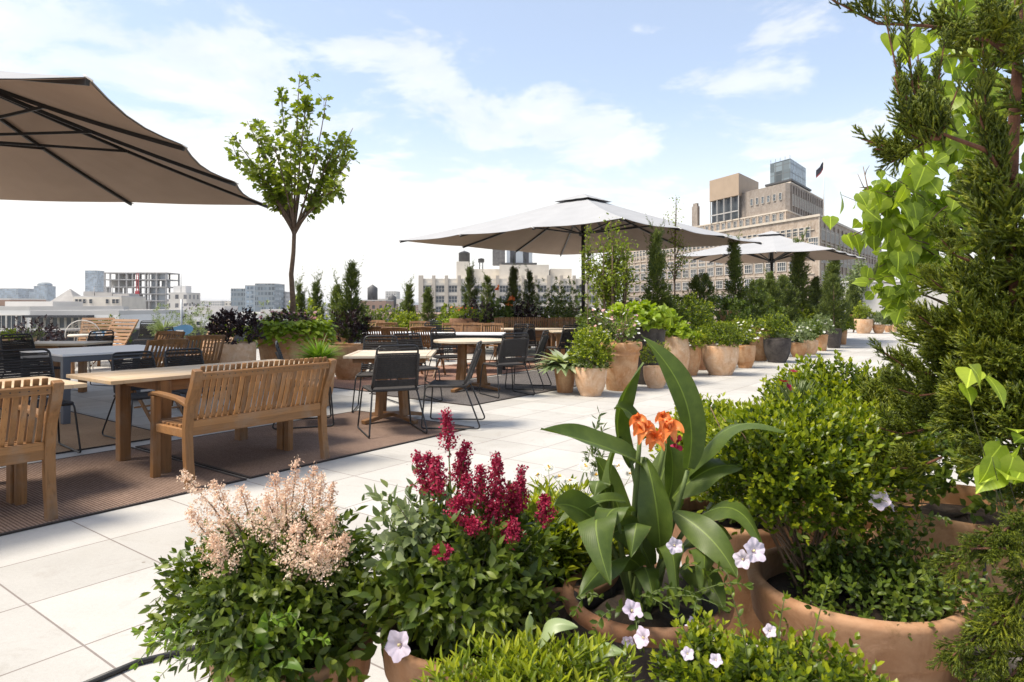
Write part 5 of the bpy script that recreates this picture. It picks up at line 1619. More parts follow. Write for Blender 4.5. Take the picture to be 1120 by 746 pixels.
# left wing plants at the parapet
for px, D, ty, rd, mt, lb in (
        (8, 14.3, 364, .55, 'purple', 'dark purple ground shrub beyond the long wooden counter'),
        (40, 14.6, 357, .45, 'purple', 'purple shrub with green tips left of the dome chair'),
        (120, 16.6, 351, .42, 'shrub', 'dark rounded shrub behind the white striped lounger'),
        (180, 16.5, 341, .42, 'pale_leaf', 'pale green loose plant behind the blue oval board'),
        (218, 16.0, 337, .45, 'pale_leaf', 'wispy pale plant with dark seed heads right of the blue oval board'),
        (300, 13.4, 343, .35, 'pale_leaf', 'pale flowering plant between the purple shrub and the large planter'),
        (338, 13.4, 338, .42, 'boxlight', 'light green shrub behind the large planter, right of the trunk')):
    g = gpt(px, D); top = hz(ty, D)
    o = thing('shrub', lb, 'shrub', g)
    bush('foliage', o, (0, 0, top * .58), (rd, rd, top * .42), 170, mt, leaf=.07, pairs=4, amp=.35, tpl=T_LANCE if mt == 'pale_leaf' else T_LEAFLET, open_=.12)
    stems(o, (0, 0, 0), [(rng.uniform(-.2, .2), rng.uniform(-.2, .2), top * .7) for _ in range(6)], 'stem_dark', .01)
    if 'seed heads' in lb:
        l = Leaves(); m_ = 40; l.add(T_OVAL, np.stack([rng.uniform(-.4, .4, m_), rng.uniform(-.3, .3, m_), top + rng.uniform(-.2, .12, m_)], 1), rdir(m_), rdir(m_), .06); l.build('seed_head', M['purple'], o)['kind'] = 'stuff'
g = gpt(180, 15.6)
r, zs, ri = potted('potted_grass', 'pale feathery grass in a small terracotta pot left of the blue oval board', 'potted plant', g.x, g.y, 'rimmed', .2, .62, 'terra')
tuft(r, (0, 0, .55), 260, .42, 'pale_leaf', .8)
# small plants on the wooden counter
for px, py, D, mt, lb in ((9, 371, 9.45, 'lime', 'chartreuse seedling tray on the left end of the wooden counter'), (34, 368, 9.7, 'pale_leaf', 'pale herb in a small bowl on the middle of the wooden counter')):
    g = gpt(px, D); r, zs, ri = potted('potted_herb', lb, 'potted plant', g.x, g.y, 'bowl', .07, .07, 'terra_pale', n=20, z=.762)
    bush('foliage', r, (0, 0, .09), (.1, .1, .07), 50, mt, leaf=.035, pairs=3)

# ------------------------------------------------------------------ the row of pots on the right
def potpx(cx, ty, by, w):
    D = HC * FP / (by - HY); rt = w / 2 / FP * D; D += rt * .65; rt = w / 2 / FP * D
    h = HC - (ty - HY) / FP * D
    return (cx - HX) / FP * D, D, rt, h
def rowpot(name, label, cx, ty, by, w, kind, col, cat='potted plant'):
    x, y, rt, h = potpx(cx, ty, by, w)
    r, zs, ri = potted(name, label, cat, x, y, kind, rt, h, col)
    return r, rt, h, y
r, rt, h, D = rowpot('potted_hosta', 'narrow terracotta pot of pale striped hosta leaves at the left front of the pot row', 618, 400, 430, 25, 'tall', 'terra')
tuft(r, (-.03, 0, h - .03), 110, .40, 'variegated', 2.2, tpl=T_HOSTA, wid=.8)
r, rt, h, D = rowpot('potted_shrub', 'bright green shrub in a bloomed pale bowl pot, foremost of the pot row', 646, 401, 434, 36, 'bowl', 'terra_pale')
bush('foliage', r, (.02, 0, h + .24), (.24, .24, .25), 300, 'boxlight', leaf=.045, pairs=5, amp=.15)
l = Leaves(); m_ = 90; a = rng.uniform(0, 6.28, m_); l.add(T_LEAFLET, np.stack([rt * .8 * np.cos(a), rt * .8 * np.sin(a), h + rng.uniform(-.02, .06, m_)], 1), np.stack([np.cos(a), np.sin(a), rng.uniform(-.3, .6, m_)], 1), np.array([[0, 0, 1.]]) + rng.normal(size=(m_, 3)) * .3, .09); l.build('hosta_leaf', M['variegated'], r)
bush('low_foliage', r, (0, -.03, h + .03), (rt * .95, rt * .95, .08), 110, 'shrub', leaf=.04, pairs=3)
r, rt, h, D = rowpot('potted_flowers', 'tall rimmed terracotta pot with airy pink and white flowers', 679, 374, 428, 46, 'rimmed', 'terra')
bush('foliage', r, (-.1, 0, h + .12), (.42, .36, .22), 180, 'shrub', leaf=.045, pairs=4, amp=.35, open_=.2)
stems(r, (0, 0, h - .05), [(rng.uniform(-.5, .35), rng.uniform(-.3, .3), h + rng.uniform(.2, .6)) for _ in range(26)], 'twig', .006)
flowers_small(r, [(rng.uniform(-.5, .38), rng.uniform(-.35, .3), h + rng.uniform(.0, .52)) for _ in range(34)], 'white_petal', .03)
flowers_small(r, [(rng.uniform(-.5, .3), rng.uniform(-.35, .3), h + rng.uniform(.1, .5)) for _ in range(26)], 'rosy', .027, 'pink_flower')
r, rt, h, D = rowpot('potted_vine', 'tall dark charcoal planter with chartreuse leaves behind the rimmed terracotta pot', 707, 357, 421, 43, 'tall', 'glaze_dark')
bush('foliage', r, (-.05, 0, h + .1), (.42, .34, .2), 110, 'lime', leaf=.12, pairs=3, tpl=T_HEART, amp=.3)
r, rt, h, D = rowpot('potted_shrub', 'low pale bowl pot with a dark green tuft in front of the charcoal planter', 717, 401, 425, 27, 'bowl', 'terra_pale')
bush('foliage', r, (0, 0, h + .16), (.2, .2, .2), 140, 'box', leaf=.05, pairs=4, tpl=T_LANCE)
r, rt, h, D = rowpot('potted_vine', 'tall pale terracotta urn with lime leaves right of the charcoal planter', 739, 368, 412, 28, 'jar', 'terra_pale')
bush('foliage', r, (0, 0, h + .06), (.3, .26, .13), 80, 'lime', leaf=.09, pairs=3, tpl=T_HEART)
r, rt, h, D = rowpot('potted_fern', 'rounded terracotta bowl half behind the pale urn, with drooping lime foliage', 754, 379, 411, 25, 'bowl', 'terra')
bush('foliage', r, (.03, 0, h + .10), (.26, .26, .17), 110, 'boxlight', leaf=.06, pairs=3)
r, rt, h, D = rowpot('potted_shrub', 'dark green dense shrub in a brown rimmed pot behind the two pale pots', 768, 371, 405, 27, 'rimmed', 'terra_dark')
bush('foliage', r, (-.15, .3, h + .42), (.48, .42, .42), 320, 'box', leaf=.055, pairs=4)
bush('lime_foliage', r, (0, -.05, h + .08), (.28, .2, .12), 50, 'lime', leaf=.08, pairs=3, tpl=T_HEART)
r, rt, h, D = rowpot('potted_shrub', 'widest pale bowl pot of the row with a dark green ball shaped shrub', 788, 378, 411, 39, 'bowl', 'terra_pale')
bush('foliage', r, (0, 0, h + .16), (.33, .33, .25), 420, 'box', leaf=.04, pairs=5, amp=.12)
r, rt, h, D = rowpot('potted_flowers', 'small terracotta bowl with pale trailing flowers right of the widest pale bowl', 815, 378, 403, 22, 'bowl', 'terra')
bush('foliage', r, (0, .05, h + .25), (.34, .3, .3), 170, 'boxlight', leaf=.055, pairs=4, amp=.3)
flowers_small(r, [(rng.uniform(-.3, .3), rng.uniform(-.3, .1), h + rng.uniform(.1, .5)) for _ in range(26)], 'white_petal', .035)
r, rt, h, D = rowpot('tall_urn', 'tall rounded terracotta urn standing behind the small flower bowls', 831, 358, 395, 20, 'jar', 'terra', 'urn')
r, rt, h, D = rowpot('potted_shrub', 'dark charcoal bowl pot with a neat dark green shrub in the middle of the row', 850, 370, 397, 29, 'bowl', 'glaze_dark')
bush('foliage', r, (0, 0, h + .2), (.36, .36, .28), 340, 'box', leaf=.05, pairs=4, amp=.18)
for cx, ty, by, w, kd, cl, mt, lb in (
        (873, 375, 391, 18, 'bowl', 'terra', 'pale_leaf', 'small terracotta bowl with silvery leaves right of the charcoal bowl'),
        (887, 372, 388, 15, 'bowl', 'terra_pale', 'shrub', 'small pale bowl with green leaves right of the silvery one'),
        (899, 366, 384, 13, 'tall', 'terra', 'pale_leaf', 'narrow tall terracotta pot left of the dark tapered pot'),
        (912, 359, 381, 18, 'tall', 'glaze_dark', None, 'dark tapered pot holding a dark column conifer'),
        (922, 361, 377, 9, 'tall', 'terra', 'boxlight', 'slim terracotta pot peeking out behind the dark tapered pot')):
    r, rt, h, D = rowpot('potted_shrub', lb, cx, ty, by, w, kd, cl)
    if mt:
        bush('foliage', r, (0, 0, h + .2), (.32, .32, .26), 170, mt, leaf=.07, pairs=4, amp=.3)
        flowers_small(r, [(rng.uniform(-.25, .25), rng.uniform(-.3, .1), h + rng.uniform(.1, .4)) for _ in range(12)], 'white_petal', .04)
    else: conifer('', '', None, hz(300, D), .3, 'conifer', 'column', 420, h - .1, .25, parent=r)
# far group at the end of the path
for cx, ty, by, w, kd, cl, mt, lb, fh, lf in (
        (944.5, 349, 365, 19, 'bowl', 'terra_pale', 'boxlight', 'square set pale bowl with a green needle shrub at the far end of the path', .55, .12),
        (961, 355, 365, 12, 'bowl', 'terra', 'pale_leaf', 'small round terracotta bowl right of the far pale bowl', .45, .12),
        (971.5, 356, 363.5, 8, 'bowl', 'terra', 'shrub', 'very small terracotta bowl, third in the far group', .3, .1),
        (978.5, 354, 363, 7, 'bowl', 'terra_pale', 'shrub', 'very small pale bowl, fourth in the far group', .25, .1),
        (985, 355, 361.5, 8, 'bowl', 'terra', 'shrub', 'very small terracotta bowl with lime tips, fifth in the far group', .35, .1),
        (976, 343.5, 356, 13, 'rimmed', 'terra', 'shrub', 'terracotta pot on top of the far group beside the dark planter', .35, .1),
        (1001, 343, 360, 22, 'trough', 'terra', 'shrub', 'large terracotta planter at the right end of the far group', .5, .12),
        (961, 337, 353, 22, 'tall', 'glaze_dark', None, 'dark planter with a big dark conifer at the back of the far group', 0, 0)):
    r, rt, h, D = rowpot('potted_shrub', lb, cx, ty, by, w, kd, cl)
    if mt: bush('foliage', r, (0, 0, h + fh * .5), (max(rt * .9, fh * .55), max(rt * .9, fh * .55), fh * .6), 150, mt, leaf=lf, pairs=4, amp=.25, tpl=T_LANCE)
    else: conifer('', '', None, hz(286, D), 1.15, 'conifer', 'cone', 560, h, .5, parent=r)
# a little wooden stand of stacked pots
st = thing('plant_stand', 'small wooden plant stand with an X frame left of the far pale bowl', 'stand', gpt(925, 31.0))
mb = MB(); mb.box((0, 0, .80), (1.1, .5, .05)); mb.build('top', M['woodx'], st)
for s in (-1, 1):
    mb = MB(); mb.bar((s * .45, -.2, 0), (s * .45, .2, .77), .05, .05); mb.bar((s * .45, .2, 0), (s * .45, -.2, .77), .05, .045); mb.build('leg', M['woodz'], st)

# ------------------------------------------------------------------ trees and conifers behind the pot row
def small_tree(label, px, D, ty, by_crown, wpx, mat, leaf=.06, n_limb=16, per=55, lean=0., name='small_tree', tr=.03, tpl=T_LEAFLET, multi=1, dens=1.0):
    g = gpt(px, D); o = thing(name, label, 'tree', g); top = hz(ty, D); bot = hz(by_crown, D); w = wpx / 2 / FP * D
    mb = MB(); tips = []
    for m_ in range(multi):
        a = rng.uniform(0, 6.28); b0 = Vector((.08 * math.cos(a), .08 * math.sin(a), 0)) * (multi > 1)
        mb.tube([b0, b0 * 2 + Vector((lean * .3, 0, bot * .5)), b0 * 3 + Vector((lean * .6, 0, bot)), b0 * 3 + Vector((lean, 0, bot + (top - bot) * .6))], [tr, tr * .8, tr * .65, tr * .25], 7)
    mb.build('trunk', M['bark'], o)
    l = Leaves(); mb = MB()
    for k in range(n_limb):
        t = rng.uniform(0, .75); s = Vector((lean * (.6 + .4 * t), 0, bot * .8 + (top - bot) * t * .8))
        a = rng.uniform(0, 6.28); q = w * rng.uniform(.5, 1.05) * math.sin(math.pi * min(.95, .25 + t * .85))
        e = Vector((q * math.cos(a) + lean, q * math.sin(a), min(top, s.z + (top - bot) * rng.uniform(.12, .42))))
        if k < 3: e = Vector((lean + rng.uniform(-.15, .15) * w, 0, top - rng.uniform(0, .1)))
        pts = arc(s, s.lerp(e, .55) + Vector((0, 0, -.05 * w)), e, 7); mb.tube(pts, [tr * .4 * (1 - .8 * i / 7) + .002 for i in range(8)], 5)
        pa = np.array([tuple(p) for p in pts]); m_ = int(per * dens)
        tt = rng.uniform(.2, 1.0, m_) * 7; i0 = np.minimum(tt.astype(int), 6); fr_ = (tt - i0)[:, None]
        P = pa[i0] * (1 - fr_) + pa[i0 + 1] * fr_ + rng.normal(size=(m_, 3)) * w * .16
        l.add(tpl, P, rdir(m_) + np.array([0, 0, .2]), np.array([[0, 0, 1.]]) + rng.normal(size=(m_, 3)) * .6, leaf * rng.uniform(.6, 1.3, m_))
    mb.build('branch', M['bark'], o); l.build('crown', M[mat], o)
    return o
small_tree('leafy multi-stemmed young tree in front of the dark parasol, right of its pole', 672, 12.3, 238, 318, 68, 'maple', .062, 44, 85, multi=4)
small_tree('slender green sapling on the left flank of the multi-stemmed young tree', 643, 12.6, 245, 300, 22, 'maple', .055, 12, 50, tr=.014)
small_tree('thin sapling whose tip rises over the right edge of the dark parasol', 738, 15.5, 214, 300, 42, 'maple', .055, 16, 40, tr=.022)
for px, D, ty, wpx, sh, mt, lb, ld in (
        (722, 13.6, 252, 40, 'cone', 'conifer_light', 'broad upswept cypress right of the multi-stemmed tree', 14),
        (769, 16.5, 300, 28, 'vase', 'conifer_light', 'vase shaped yew with a rounded flat top below the small parasol', 0),
        (806, 17.2, 262, 24, 'open', 'conifer_light', 'irregular twisted juniper left of the small parasol pole', 10),
        (825, 18.4, 306, 20, 'vase', 'conifer_light', 'light fan shaped yew left of the small parasol pole', 0),
        (842, 19.6, 298, 17, 'column', 'conifer_light', 'narrow light cypress in front of the small parasol pole', 5),
        (859, 20.6, 301, 24, 'column', 'conifer', 'dark rounded column yew right of the small parasol pole', 0),
        (872, 21.6, 262, 32, 'open', 'conifer_light', 'tallest broad juniper right of the small parasol pole', 14),
        (890, 23.6, 304, 24, 'cone', 'conifer', 'dark cone conifer right of the tallest broad juniper', 4),
        (905, 25.2, 277, 20, 'open', 'conifer_light', 'tilted light juniper below the right corner of the small parasol', 8),
        (934, 35.0, 309, 15, 'cone', 'conifer', 'small neat dark cone conifer at the far end', 0)):
    conifer('conifer', lb, gpt(px, D), hz(ty, D), wpx / 2 / FP * D * (1 if sh == 'vase' else .92), mt, sh, 340 if sh == 'open' else 460, .1, (.33 if sh == 'open' else .27) * max(1, D / 17), leader=ld * 2, up=.75 if sh == 'open' else .9, lean=((.28 if 'tilted' in lb else rng.uniform(-.1, .1)), 0))
small_tree('pale feathery light green tree by the far conifers', 940, 37, 284, 322, 34, 'pale_leaf', .16, 40, 80, tr=.06)
# lower shrubs behind the pots
for px, D, ty, rd, mt, lb in (
        (748, 15.0, 331, .55, 'boxlight', 'light green shrub behind the pale urn and vase yew'), (700, 14.0, 325, .5, 'shrub', 'green shrub at the foot of the broad cypress'),
        (792, 15.6, 331, .5, 'shrub', 'mid green shrub left of the irregular dark juniper'), (815, 17.0, 324, .55, 'conifer_light', 'feathery light shrub at the foot of the irregular juniper'),
        (845, 19.2, 333, .55, 'shrub', 'green shrub behind the charcoal bowl pot'), (872, 21.2, 334, .55, 'boxlight', 'light shrub below the tallest broad juniper'),
        (663, 13.2, 325, .55, 'shrub', 'shrub at the foot of the multi-stemmed young tree'), (897, 24.2, 340, .5, 'shrub', 'leafy shrub left of the dark column conifer'),
        (985, 33.0, 322, .9, 'shrub', 'broad leafy shrub behind the far group of pots')):
    g = gpt(px, D); top = hz(ty, D); o = thing('shrub', lb, 'shrub', g)
    bush('foliage', o, (0, 0, top * .55), (rd, rd, top * .45), 300, mt, leaf=.075 * (2 if D > 30 else 1), pairs=4, amp=.3, tpl=T_LEAFLET)
    stems(o, (0, 0, 0), [(rng.uniform(-.25, .25), rng.uniform(-.2, .2), top * .6) for _ in range(6)], 'stem_dark', .012)
for px, by, lb in ((735, 349, 'terracotta pot on the ground behind the broad cypress'), (797, 352, 'terracotta pot in the shade behind the ball shaped shrub')):
    D = 17.0; g = gpt(px, D); r, zs, ri = potted('potted_shrub', lb, 'potted plant', g.x, g.y, 'rimmed', .32, 1.15, 'terra')
    bush('foliage', r, (0, 0, 1.3), (.34, .34, .22), 90, 'shrub', leaf=.07, pairs=3)
# ------------------------------------------------------------------ foreground
def gnd(px, D): q = W(px, HY, D); return q.x, q.y


def plume(l, sl, base, tip, wid, nb=22, nf=20, fs=.010, droop=0., loose=0.):
    """one astilbe panicle: florets into l, axis into sl"""
    b = Vector(base); t = Vector(tip); ax = (t - b); L_ = ax.length; axn = ax.normalized()
    sl.tube([b, b.lerp(t, .5) + Vector((rng.normal() * .006, rng.normal() * .006, 0)), t], [.0028, .002, .0008], 4)
    for i in range(nb):
        s = i / nb; p = b.lerp(t, .08 + .9 * s); w = wid * (1 - s) ** 1.05 * rng.uniform(.7, 1.2) + .008
        a = i * 2.4 + rng.uniform(-.5, .5); x = axn.cross(Vector((.31, .2, .93))).normalized(); y = axn.cross(x)
        d = (x * math.cos(a) + y * math.sin(a) + axn * rng.uniform(.35, .9) + Vector((0, 0, -droop))).normalized()
        tt = np.linspace(.12, 1.0, nf)[:, None]
        c = np.array(p)[None] + np.array(d)[None] * w * tt + np.array([0, 0, -droop * w])[None] * tt ** 2 + rng.normal(size=(nf, 3)) * (.0035 + loose) * (1.1 - .6 * tt)
        l.add(T_QUAD, c, rdir(nf), rdir(nf), fs * rng.uniform(.6, 1.3, nf) * (1.15 - .5 * tt[:, 0]))


def bigleaf(mb, p0, p1, p2, w, side, fold=.22, n=16, m=6, wav=.0, prof=.85, twist=0.):
    p0, p1, p2 = Vector(p0), Vector(p1), Vector(p2); side = Vector(side).normalized(); vs = []
    for i in range(n + 1):
        t = i / n
        p = p0 * (1 - t) ** 2 + p1 * 2 * t * (1 - t) + p2 * t * t
        d = ((p1 - p0) * (1 - t) + (p2 - p1) * t).normalized()
        s = (side - d * side.dot(d)).normalized(); nn = s.cross(d)
        s2 = s * math.cos(twist * t) + nn * math.sin(twist * t); nn = s2.cross(d)
        ww = w / 2 * max(.02, math.sin(math.pi * min(1, (.05 + .95 * t) ** prof)) ** .75)
        for k in range(-m, m + 1):
            q = k / m
            rip = .0002 * w * 5 * math.sin(t * 70 + abs(q) * 9) * (1 - abs(q) * .3)
            mb.uv.append((q * .5, t, 0)) if hasattr(mb, 'uv') else None
            vs.append(p + s2 * ww * q + nn * (fold * ww * abs(q) ** 1.25 + rip + wav * math.sin(t * 9 + q) * q * q))
    c = 2 * m + 1
    mb.add(vs, [(i * c + k, i * c + k + 1, (i + 1) * c + k + 1, (i + 1) * c + k) for i in range(n) for k in range(2 * m)], 0, True)


def petunia(parent, p, d, size=.034):
    """ruffled five lobed funnel flower"""
    d = Vector(d).normalized(); x = d.cross(Vector((.2, .1, .97))).normalized(); y = d.cross(x); p = Vector(p)
    vs = []; n = 30; ph = rng.uniform(0, 6)
    rings = [(.08, -.9), (.14, -.45), (.3, -.15), (.62, -.02), (1.0, .02)]
    for r_, z_ in rings:
        for k in range(n):
            a = 2 * math.pi * k / n
            lob = 1 + (.13 * math.cos(5 * a + ph)) * (r_ > .5) - .03
            zz_ = z_ + (.10 * math.sin(10 * a + ph) + .07 * math.sin(3 * a + ph)) * (r_ > .5) * r_
            vs.append(p + (x * math.cos(a) + y * math.sin(a)) * size * r_ * lob + d * size * zz_)
    mb = MB(); mb.add(vs, [(j * n + k, j * n + (k + 1) % n, (j + 1) * n + (k + 1) % n, (j + 1) * n + k) for j in range(len(rings) - 1) for k in range(n)], 0, True)
    o = mb.build('flower', M['lilac'], parent)
    mb = MB(); mb.lathe([(0, .1), (.11, 0), (.06, -.3)], 10); vs = [p + (x * v[0] + y * v[1] + d * (v[2] - .12)) * size for v in mb.v]; mb.v = [tuple(v) for v in vs]
    mb.build('flower_eye', m_yellowish, o)
    return o
m_yellowish = m_plain('petunia throat', (.62, .55, .30), .8, 0, .2, 60)


def sprigs(parent, pts, mat, leaf=.022, name='trailing_stem', tpl=T_OVAL, r=.0016, step=.022):
    """trailing stems (list of polylines) with opposite leaves; returns leaf mesh"""
    mb = MB(); l = Leaves()
    for pp in pts:
        pp = [Vector(p) for p in pp]
        cu = arc(pp[0], pp[1], pp[2], 12); mb.tube(cu, [r * (1.2 - .06 * i) for i in range(13)], 4)
        ln = sum((cu[i + 1] - cu[i]).length for i in range(12)); m_ = max(3, int(ln / step))
        for j in range(m_):
            t = (j + .6) / m_ * 11.99; i0 = int(t); p = cu[i0].lerp(cu[i0 + 1], t - i0); d = (cu[i0 + 1] - cu[i0]).normalized()
            x = d.cross(Vector((.1, .2, .97))).normalized(); y = d.cross(x); a = j * 1.57 + rng.uniform(-.3, .3)
            for s in (0, math.pi):
                sd_ = x * math.cos(a + s) + y * math.sin(a + s)
                D = sd_ + d * .6
                l.add(tpl, [tuple(p)], [tuple(D)], [tuple(d * 1.0 + Vector((0, 0, .6)) - sd_ * .2)], leaf * rng.uniform(.7, 1.25) * (1 - .4 * j / m_))
        l.add(tpl, np.array([tuple(cu[-1])] * 4), np.array([tuple(d)] * 4) + rdir(4) * .6, rdir(4), leaf * .7)
    mb.build(name, M['stem'], parent)
    return l.build('trailing_foliage', M[mat], parent)


# --- blush astilbe
x, y = gnd(322, 1.76)
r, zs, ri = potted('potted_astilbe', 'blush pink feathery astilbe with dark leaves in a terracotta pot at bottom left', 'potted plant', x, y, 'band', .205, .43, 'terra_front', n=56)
O = Vector((x, y, 0))
def loc(px, py, D): return W(px, py, D) - O
bush('foliage', r, loc(302, 645, 1.76), (.185, .18, .135), 1500, 'astilbe', leaf=.033, pairs=4, up=-.15, amp=.16, tpl=T_AST, tw=.11, open_=.15, seed=4, fill=.35)
bush('lower_foliage', r, loc(305, 700, 1.70), (.16, .13, .09), 240, 'astilbe', leaf=.042, pairs=4, up=-.3, amp=.2, tpl=T_LEAFLET, tw=.10)
stems(r, (0, 0, zs), [loc(rng.uniform(190, 390), rng.uniform(560, 680), 1.76 + rng.uniform(-.15, .15)) for _ in range(26)], 'stem_dark', .004)
l = Leaves(); sl = MB()
for (bx, by, tx, ty, w, dd) in ((262, 600, 197, 518, .05, -.05), (250, 615, 205, 560, .05, -.12), (268, 590, 230, 530, .055, .0), (285, 600, 262, 535, .06, -.05), (300, 605, 290, 545, .06, -.1), (318, 600, 312, 528, .065, -.02), (330, 600, 335, 525, .06, .05), (312, 600, 325, 503, .03, .08),
                            (345, 600, 343, 512, .026, .1), (345, 605, 352, 520, .024, 0), (350, 612, 365, 530, .022, .05), (340, 620, 365, 560, .055, -.1), (345, 635, 380, 590, .05, -.12), (335, 640, 352, 600, .06, -.16), (255, 640, 232, 590, .05, -.15), (318, 640, 325, 575, .06, -.15), (305, 590, 300, 520, .05, .02)):
    plume(l, sl, loc(bx, by - 4, 1.74 + dd), loc(tx, ty - 4, 1.74 + dd), w * 1.42, 24, 34, .0078, .05, .0022)
l.build('plume', M['pink'], r); sl.build('flower_stem', M['twig'], r)
sprigs(r, [(loc(255, 700, 1.6), loc(200, 660, 1.55), loc(150, 725, 1.5)), (loc(245, 705, 1.6), loc(190, 690, 1.55), loc(152, 690, 1.52)), (loc(260, 715, 1.58), loc(210, 700, 1.5), loc(175, 740, 1.48)), (loc(290, 720, 1.56), loc(310, 640, 1.52), loc(330, 690, 1.5)), (loc(300, 735, 1.56), loc(330, 690, 1.52), loc(355, 700, 1.5)), (loc(280, 730, 1.56), loc(290, 660, 1.5), loc(306, 680, 1.5)), (loc(250, 735, 1.56), loc(220, 720, 1.5), loc(165, 700, 1.5))], 'grass', .028)
mb = MB(); bigleaf(mb, loc(262, 746, 1.55), loc(262, 700, 1.52), loc(228, 760, 1.48), .035, (1, .2, .2)); bigleaf(mb, loc(285, 750, 1.55), loc(285, 690, 1.5), loc(290, 668, 1.5), .03, (1, .2, 0)); bigleaf(mb, loc(300, 750, 1.55), loc(300, 705, 1.5), loc(332, 735, 1.48), .035, (1, .2, .4))
mb.build('strap_leaf', M['grass'], r)

# --- crimson astilbe
x, y = gnd(505, 1.80)
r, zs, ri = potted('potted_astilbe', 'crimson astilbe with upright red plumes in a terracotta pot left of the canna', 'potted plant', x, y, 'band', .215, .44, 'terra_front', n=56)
O = Vector((x, y, 0))
bush('foliage', r, loc(508, 640, 1.80), (.145, .16, .13), 820, 'astilbe', leaf=.039, pairs=4, up=.05, amp=.2, tpl=T_AST, tw=.13, open_=.15, seed=9, fill=.35)
bush('upper_foliage', r, loc(452, 580, 1.80), (.07, .10, .06), 60, 'pale_leaf', leaf=.04, pairs=4, up=.2, amp=.25, tpl=T_LEAFLET, tw=.11)
bush('side_foliage', r, loc(446, 650, 1.74), (.07, .1, .10), 60, 'astilbe', leaf=.05, pairs=4, up=.2, amp=.25, tpl=T_LEAFLET, tw=.11)
stems(r, (0, 0, zs), [loc(rng.uniform(430, 585), rng.uniform(550, 640), 1.8 + rng.uniform(-.15, .15)) for _ in range(26)], 'stem_dark', .004)
l = Leaves(); sl = MB()
for (bx, by, tx, ty, w, dd) in ((494, 560, 488, 449, .0, 0), (492, 500, 488, 449, .030, 0), (470, 545, 455, 495, .036, -.02), (480, 545, 467, 495, .036, .03), (480, 548, 478, 500, .034, -.06), (500, 540, 511, 482, .04, .02), (505, 535, 505, 492, .03, .05), (525, 560, 526, 510, .045, -.03), (538, 560, 542, 495, .035, .04), (548, 560, 544, 500, .03, -.02), (515, 560, 510, 520, .04, -.08), (555, 580, 560, 530, .034, .02), (560, 570, 571, 510, .022, .06), (568, 565, 570, 525, .026, .0), (497, 575, 502, 545, .042, -.1), (515, 585, 518, 572, .03, -.14), (556, 600, 562, 572, .036, -.1), (595, 578, 596, 543, .036, .0), (484, 612, 484, 600, .02, -.2), (535, 590, 540, 550, .04, -.05)):
    if w == 0: sl.tube([loc(496, 640, 1.8), loc(494, 560, 1.8), loc(491, 500, 1.8)], [.003, .003, .002], 5); continue
    plume(l, sl, loc(bx, by, 1.78 + dd), loc(tx, ty, 1.78 + dd), w * 1.12, 26, 22, .0108, -.1, .002)
sl.tube([loc(560, 640, 1.8), loc(580, 590, 1.79), loc(595, 575, 1.78)], .0025, 5)
l.build('plume', M['crimson'], r); sl.build('flower_stem', M['stem'], r)
petunia(r, loc(435, 706, 1.58), (-.4, -1, .3)); petunia(r, loc(498, 676, 1.62), (0, -1, -.2), .018)

# --- daisies in a dark pot behind
x, y = gnd(606, 2.15)
r, zs, ri = potted('potted_daisy', 'white daisies with thin leaves in a dark pot between the crimson astilbe and the canna', 'potted plant', x, y, 'tall', .20, .44, 'glaze_dark', n=48)
mb = MB(); mb.lathe([(.2, .44), (.206, .45), (.206, .47), (.19, .475), (.175, .46), (.17, .43)], 48); mb.build('rim', M['terra_dark'], r)
O = Vector((x, y, 0))
bush('foliage', r, loc(606, 600, 2.15), (.16, .16, .11), 300, 'boxlight', leaf=.055, pairs=4, up=1.1, tpl=T_LANCE, tw=.13, amp=.2)
cs = [(564, 533), (575, 540), (588, 522), (600, 513), (612, 524), (624, 528), (640, 512), (652, 522), (664, 508), (676, 512), (690, 520), (630, 542), (648, 548), (596, 545), (612, 552), (636, 572)]
stems(r, (0, 0, zs), [loc(a, b, 2.15 + rng.uniform(-.1, .1)) for a, b in cs], 'stem', .0025, 'flower_stem', .05)
for a, b in cs:
    l = Leaves(); l2 = Leaves()
    c = np.array(loc(a, b - 2, 2.15)); ax = nrm(np.array([rng.normal() * .25, -.35 + rng.normal() * .2, 1])); xx = nrm(np.cross(ax, [.2, .9, .1])); yy = np.cross(ax, xx); q = np.arange(16) * math.pi / 8
    l.add(T_LANCE, np.repeat(c[None], 16, 0), xx[None] * np.cos(q)[:, None] + yy[None] * np.sin(q)[:, None], np.repeat(ax[None], 16, 0), np.array([[.036, .022, .03]] * 16) * rng.uniform(.85, 1.2)); l2.add(T_OVAL, np.repeat(c[None] + ax * .003, 8, 0), rdir(8), rdir(8), .009)
    o = l.build('flower', M['white_petal'], r); l2.build('flower_eye', M['yolk'], o)
# white gaura spray
stems(r, (0, 0, zs), [loc(656, 452, 2.2), loc(660, 468, 2.2), loc(652, 478, 2.2), loc(664, 482, 2.2)], 'stem', .002, 'gaura_stem', .05)
l = Leaves()
for tx, ty in ((656, 452), (660, 468), (652, 478), (664, 482)):
    m_ = 26; t = rng.random(m_)[:, None]; c = np.array(loc(tx, ty, 2.2))[None] * (1 - .25 * t) + np.array([0, .05, zs])[None] * .25 * t; l.add(T_LANCE, c, rdir(m_) + np.array([0, 0, .6]), rdir(m_), .03)
l.build('gaura_leaf', M['pale_leaf'], r)

